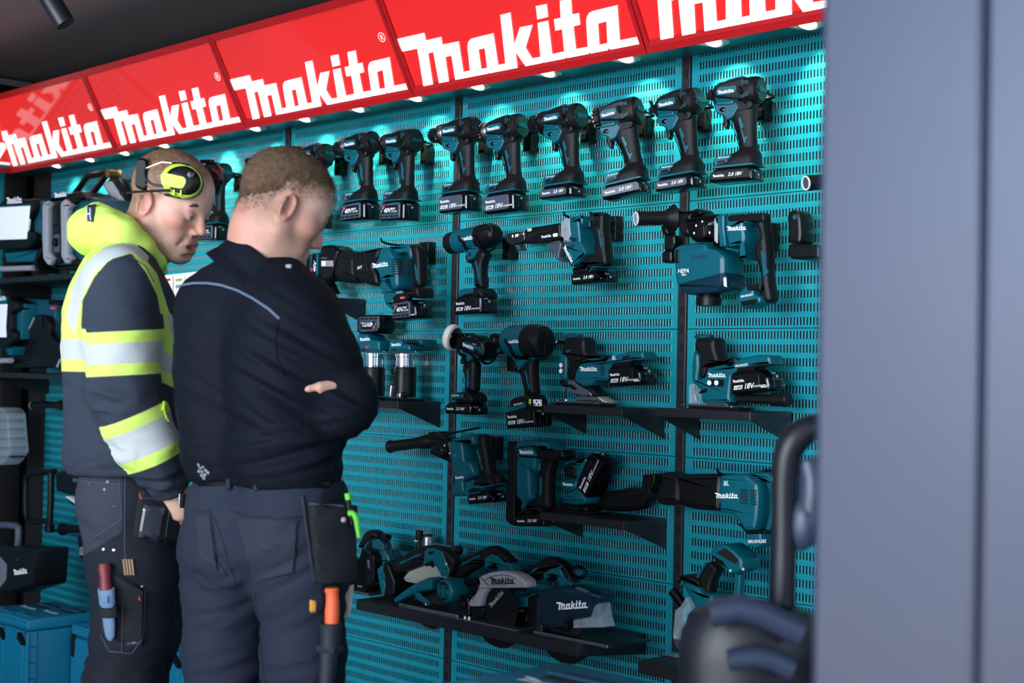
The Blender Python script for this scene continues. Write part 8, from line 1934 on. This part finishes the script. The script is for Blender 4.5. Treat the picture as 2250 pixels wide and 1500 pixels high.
T2.line(mb, [(500, 1120), (580, 1140), (665, 1135)], .0012, DST, .0004); T2.line(mb, [(470, 1130), (490, 1190), (505, 1240), (520, 1285)], .0010, DST, .0004); T2.line(mb, [(560, 1295), (572, 1400), (582, 1498)], .0012, DST, .0004)
mb.build('trouser_stitching', tr2)
mb = MB(); T2.patch(mb, [(512, 1128), (662, 1135), (650, 1262), (560, 1290)], .006, FAB2, 14); mb.build('back_pocket', tr2)
mb = MB(); T2.patch(mb, [(432, 1122), (464, 1126), (482, 1262), (440, 1232)], .005, FAB2, 12); mb.build('back_pocket', tr2)
# belt and loops
mb = MB(); T2.line(mb, [(440, 1062), (500, 1060), (570, 1062), (640, 1064), (720, 1066)], .007, BLKM, .0); 
for k in range(6):
    l, n_ = T2.hit(515+8*k, 1056)
    if l: mb.lathe(l+n_*.006, n_, [(0, .0018), (.001, .0014)], BTN, 8)
mb.build('belt', tr2)
mb = MB()
for x in (505, 565): T2.line(mb, [(x, 1052), (x+2, 1078)], .0055, FAB2, .006, 6)
mb.build('belt_loop', tr2)
# holster pocket on the right hip
mb = MB(); T2.patch(mb, [(672, 1100), (762, 1108), (762, 1278), (690, 1278)], .030, BLKF, 16); hp = mb.build('holster_pocket', tr2)
H2s = Surf([hp, tr2]); mb = MB(); H2s.line(mb, [(680, 1106), (755, 1112)], .0018, SEAM, .0); H2s.line(mb, [(664, 1090), (676, 1180), (690, 1275)], .0035, FAB2, .002); mb.build('pocket_stitching', hp)
l, n_ = H2s.hit(752, 1142)
mb = MB()
if l: mb.ball(l+n_*.004, .0055, LGR, 12)
mb.build('press_stud', hp)
mb = MB(); T2.patch(mb, [(680, 1316), (697, 1318), (695, 1348), (679, 1348)], .003, mat('amber_label', (214, 150, 50), .6), 4); mb.build('sewn_label', tr2)
# pencil marker clipped in the pocket
GRN = mat('bright_green_plastic', (100, 200, 60), .4)
g = thing('marker_pen', 'black marker with bright green cap and clip in the dark-jacket mans hip pocket', 'marker', Bp(768, 1090, -.13)); gl = g.location
L = lambda x, y, dv=-.13: Vector(Bp(x, y, dv))-gl
mb = MB(); mb.cyl(L(764, 1098), L(774, 1150), .0058, BLKM, 12); mb.build('pen_barrel', g)
mb = MB(); mb.cyl(L(763, 1083), L(766, 1098), .0062, GRN, 12, bev=.001); mb.build('pen_cap', g)
mb = MB(); mb.tube([L(766, 1128, -.138), L(776, 1126, -.140), L(783, 1140, -.140), L(786, 1162, -.138), L(789, 1180, -.136)], [.006, .0055, .004], GRN, 8, 1); mb.build('pocket_clip', g)
# orange knife in the leg holster
g = thing('utility_knife', 'orange-handled knife standing in the long leg holster of the man in dark clothes', 'knife', Bp(732, 1290, -.15)); gl = g.location
L = lambda x, y, dv=-.15: Vector(Bp(x, y, dv))-gl
mb = MB(); mb.tube([L(729, 1291), L(729, 1296), L(730, 1303), L(731, 1320), L(730, 1345), L(729, 1375)], [.012, .0145, .0125, .0130, .0145, .0135], ORG, 16); mb.build('knife_handle', g)
mb = MB(); SH2 = mat('slate_sheath', (30, 36, 48), .6, bump=.3, bscale=300)
mb.tube([L(727, 1368), L(727, 1374), L(726, 1410), L(722, 1440), L(718, 1500), L(714, 1560)], [.0225, .021, .019, .016, .016], SH2, 16); mb.build('leg_sheath', g)
mb = MB(); mb.tube([L(701, 1424, -.14), L(722, 1428, -.172), L(748, 1424, -.14)], .008, FAB2, 8, 1); mb.build('sheath_strap', g)
g = thing('folding_rule', 'pale folding rule sticking out behind the orange knife', 'rule', Bp(765, 1330, -.06)); gl = g.location
mb = MB(); mb.loft([[Vector(Bp(x, y, d))-gl for x, y in ((752, 1290), (778, 1284), (770, 1345), (758, 1362), (748, 1330))] for d in (-.05, -.062)], mat('pale_rule', (170, 166, 150), .6)); mb.build('rule_sections', g)
shoes(person2, [legR[-1]-Z0*.09, legL[-1]-Z0*.09], fw2)
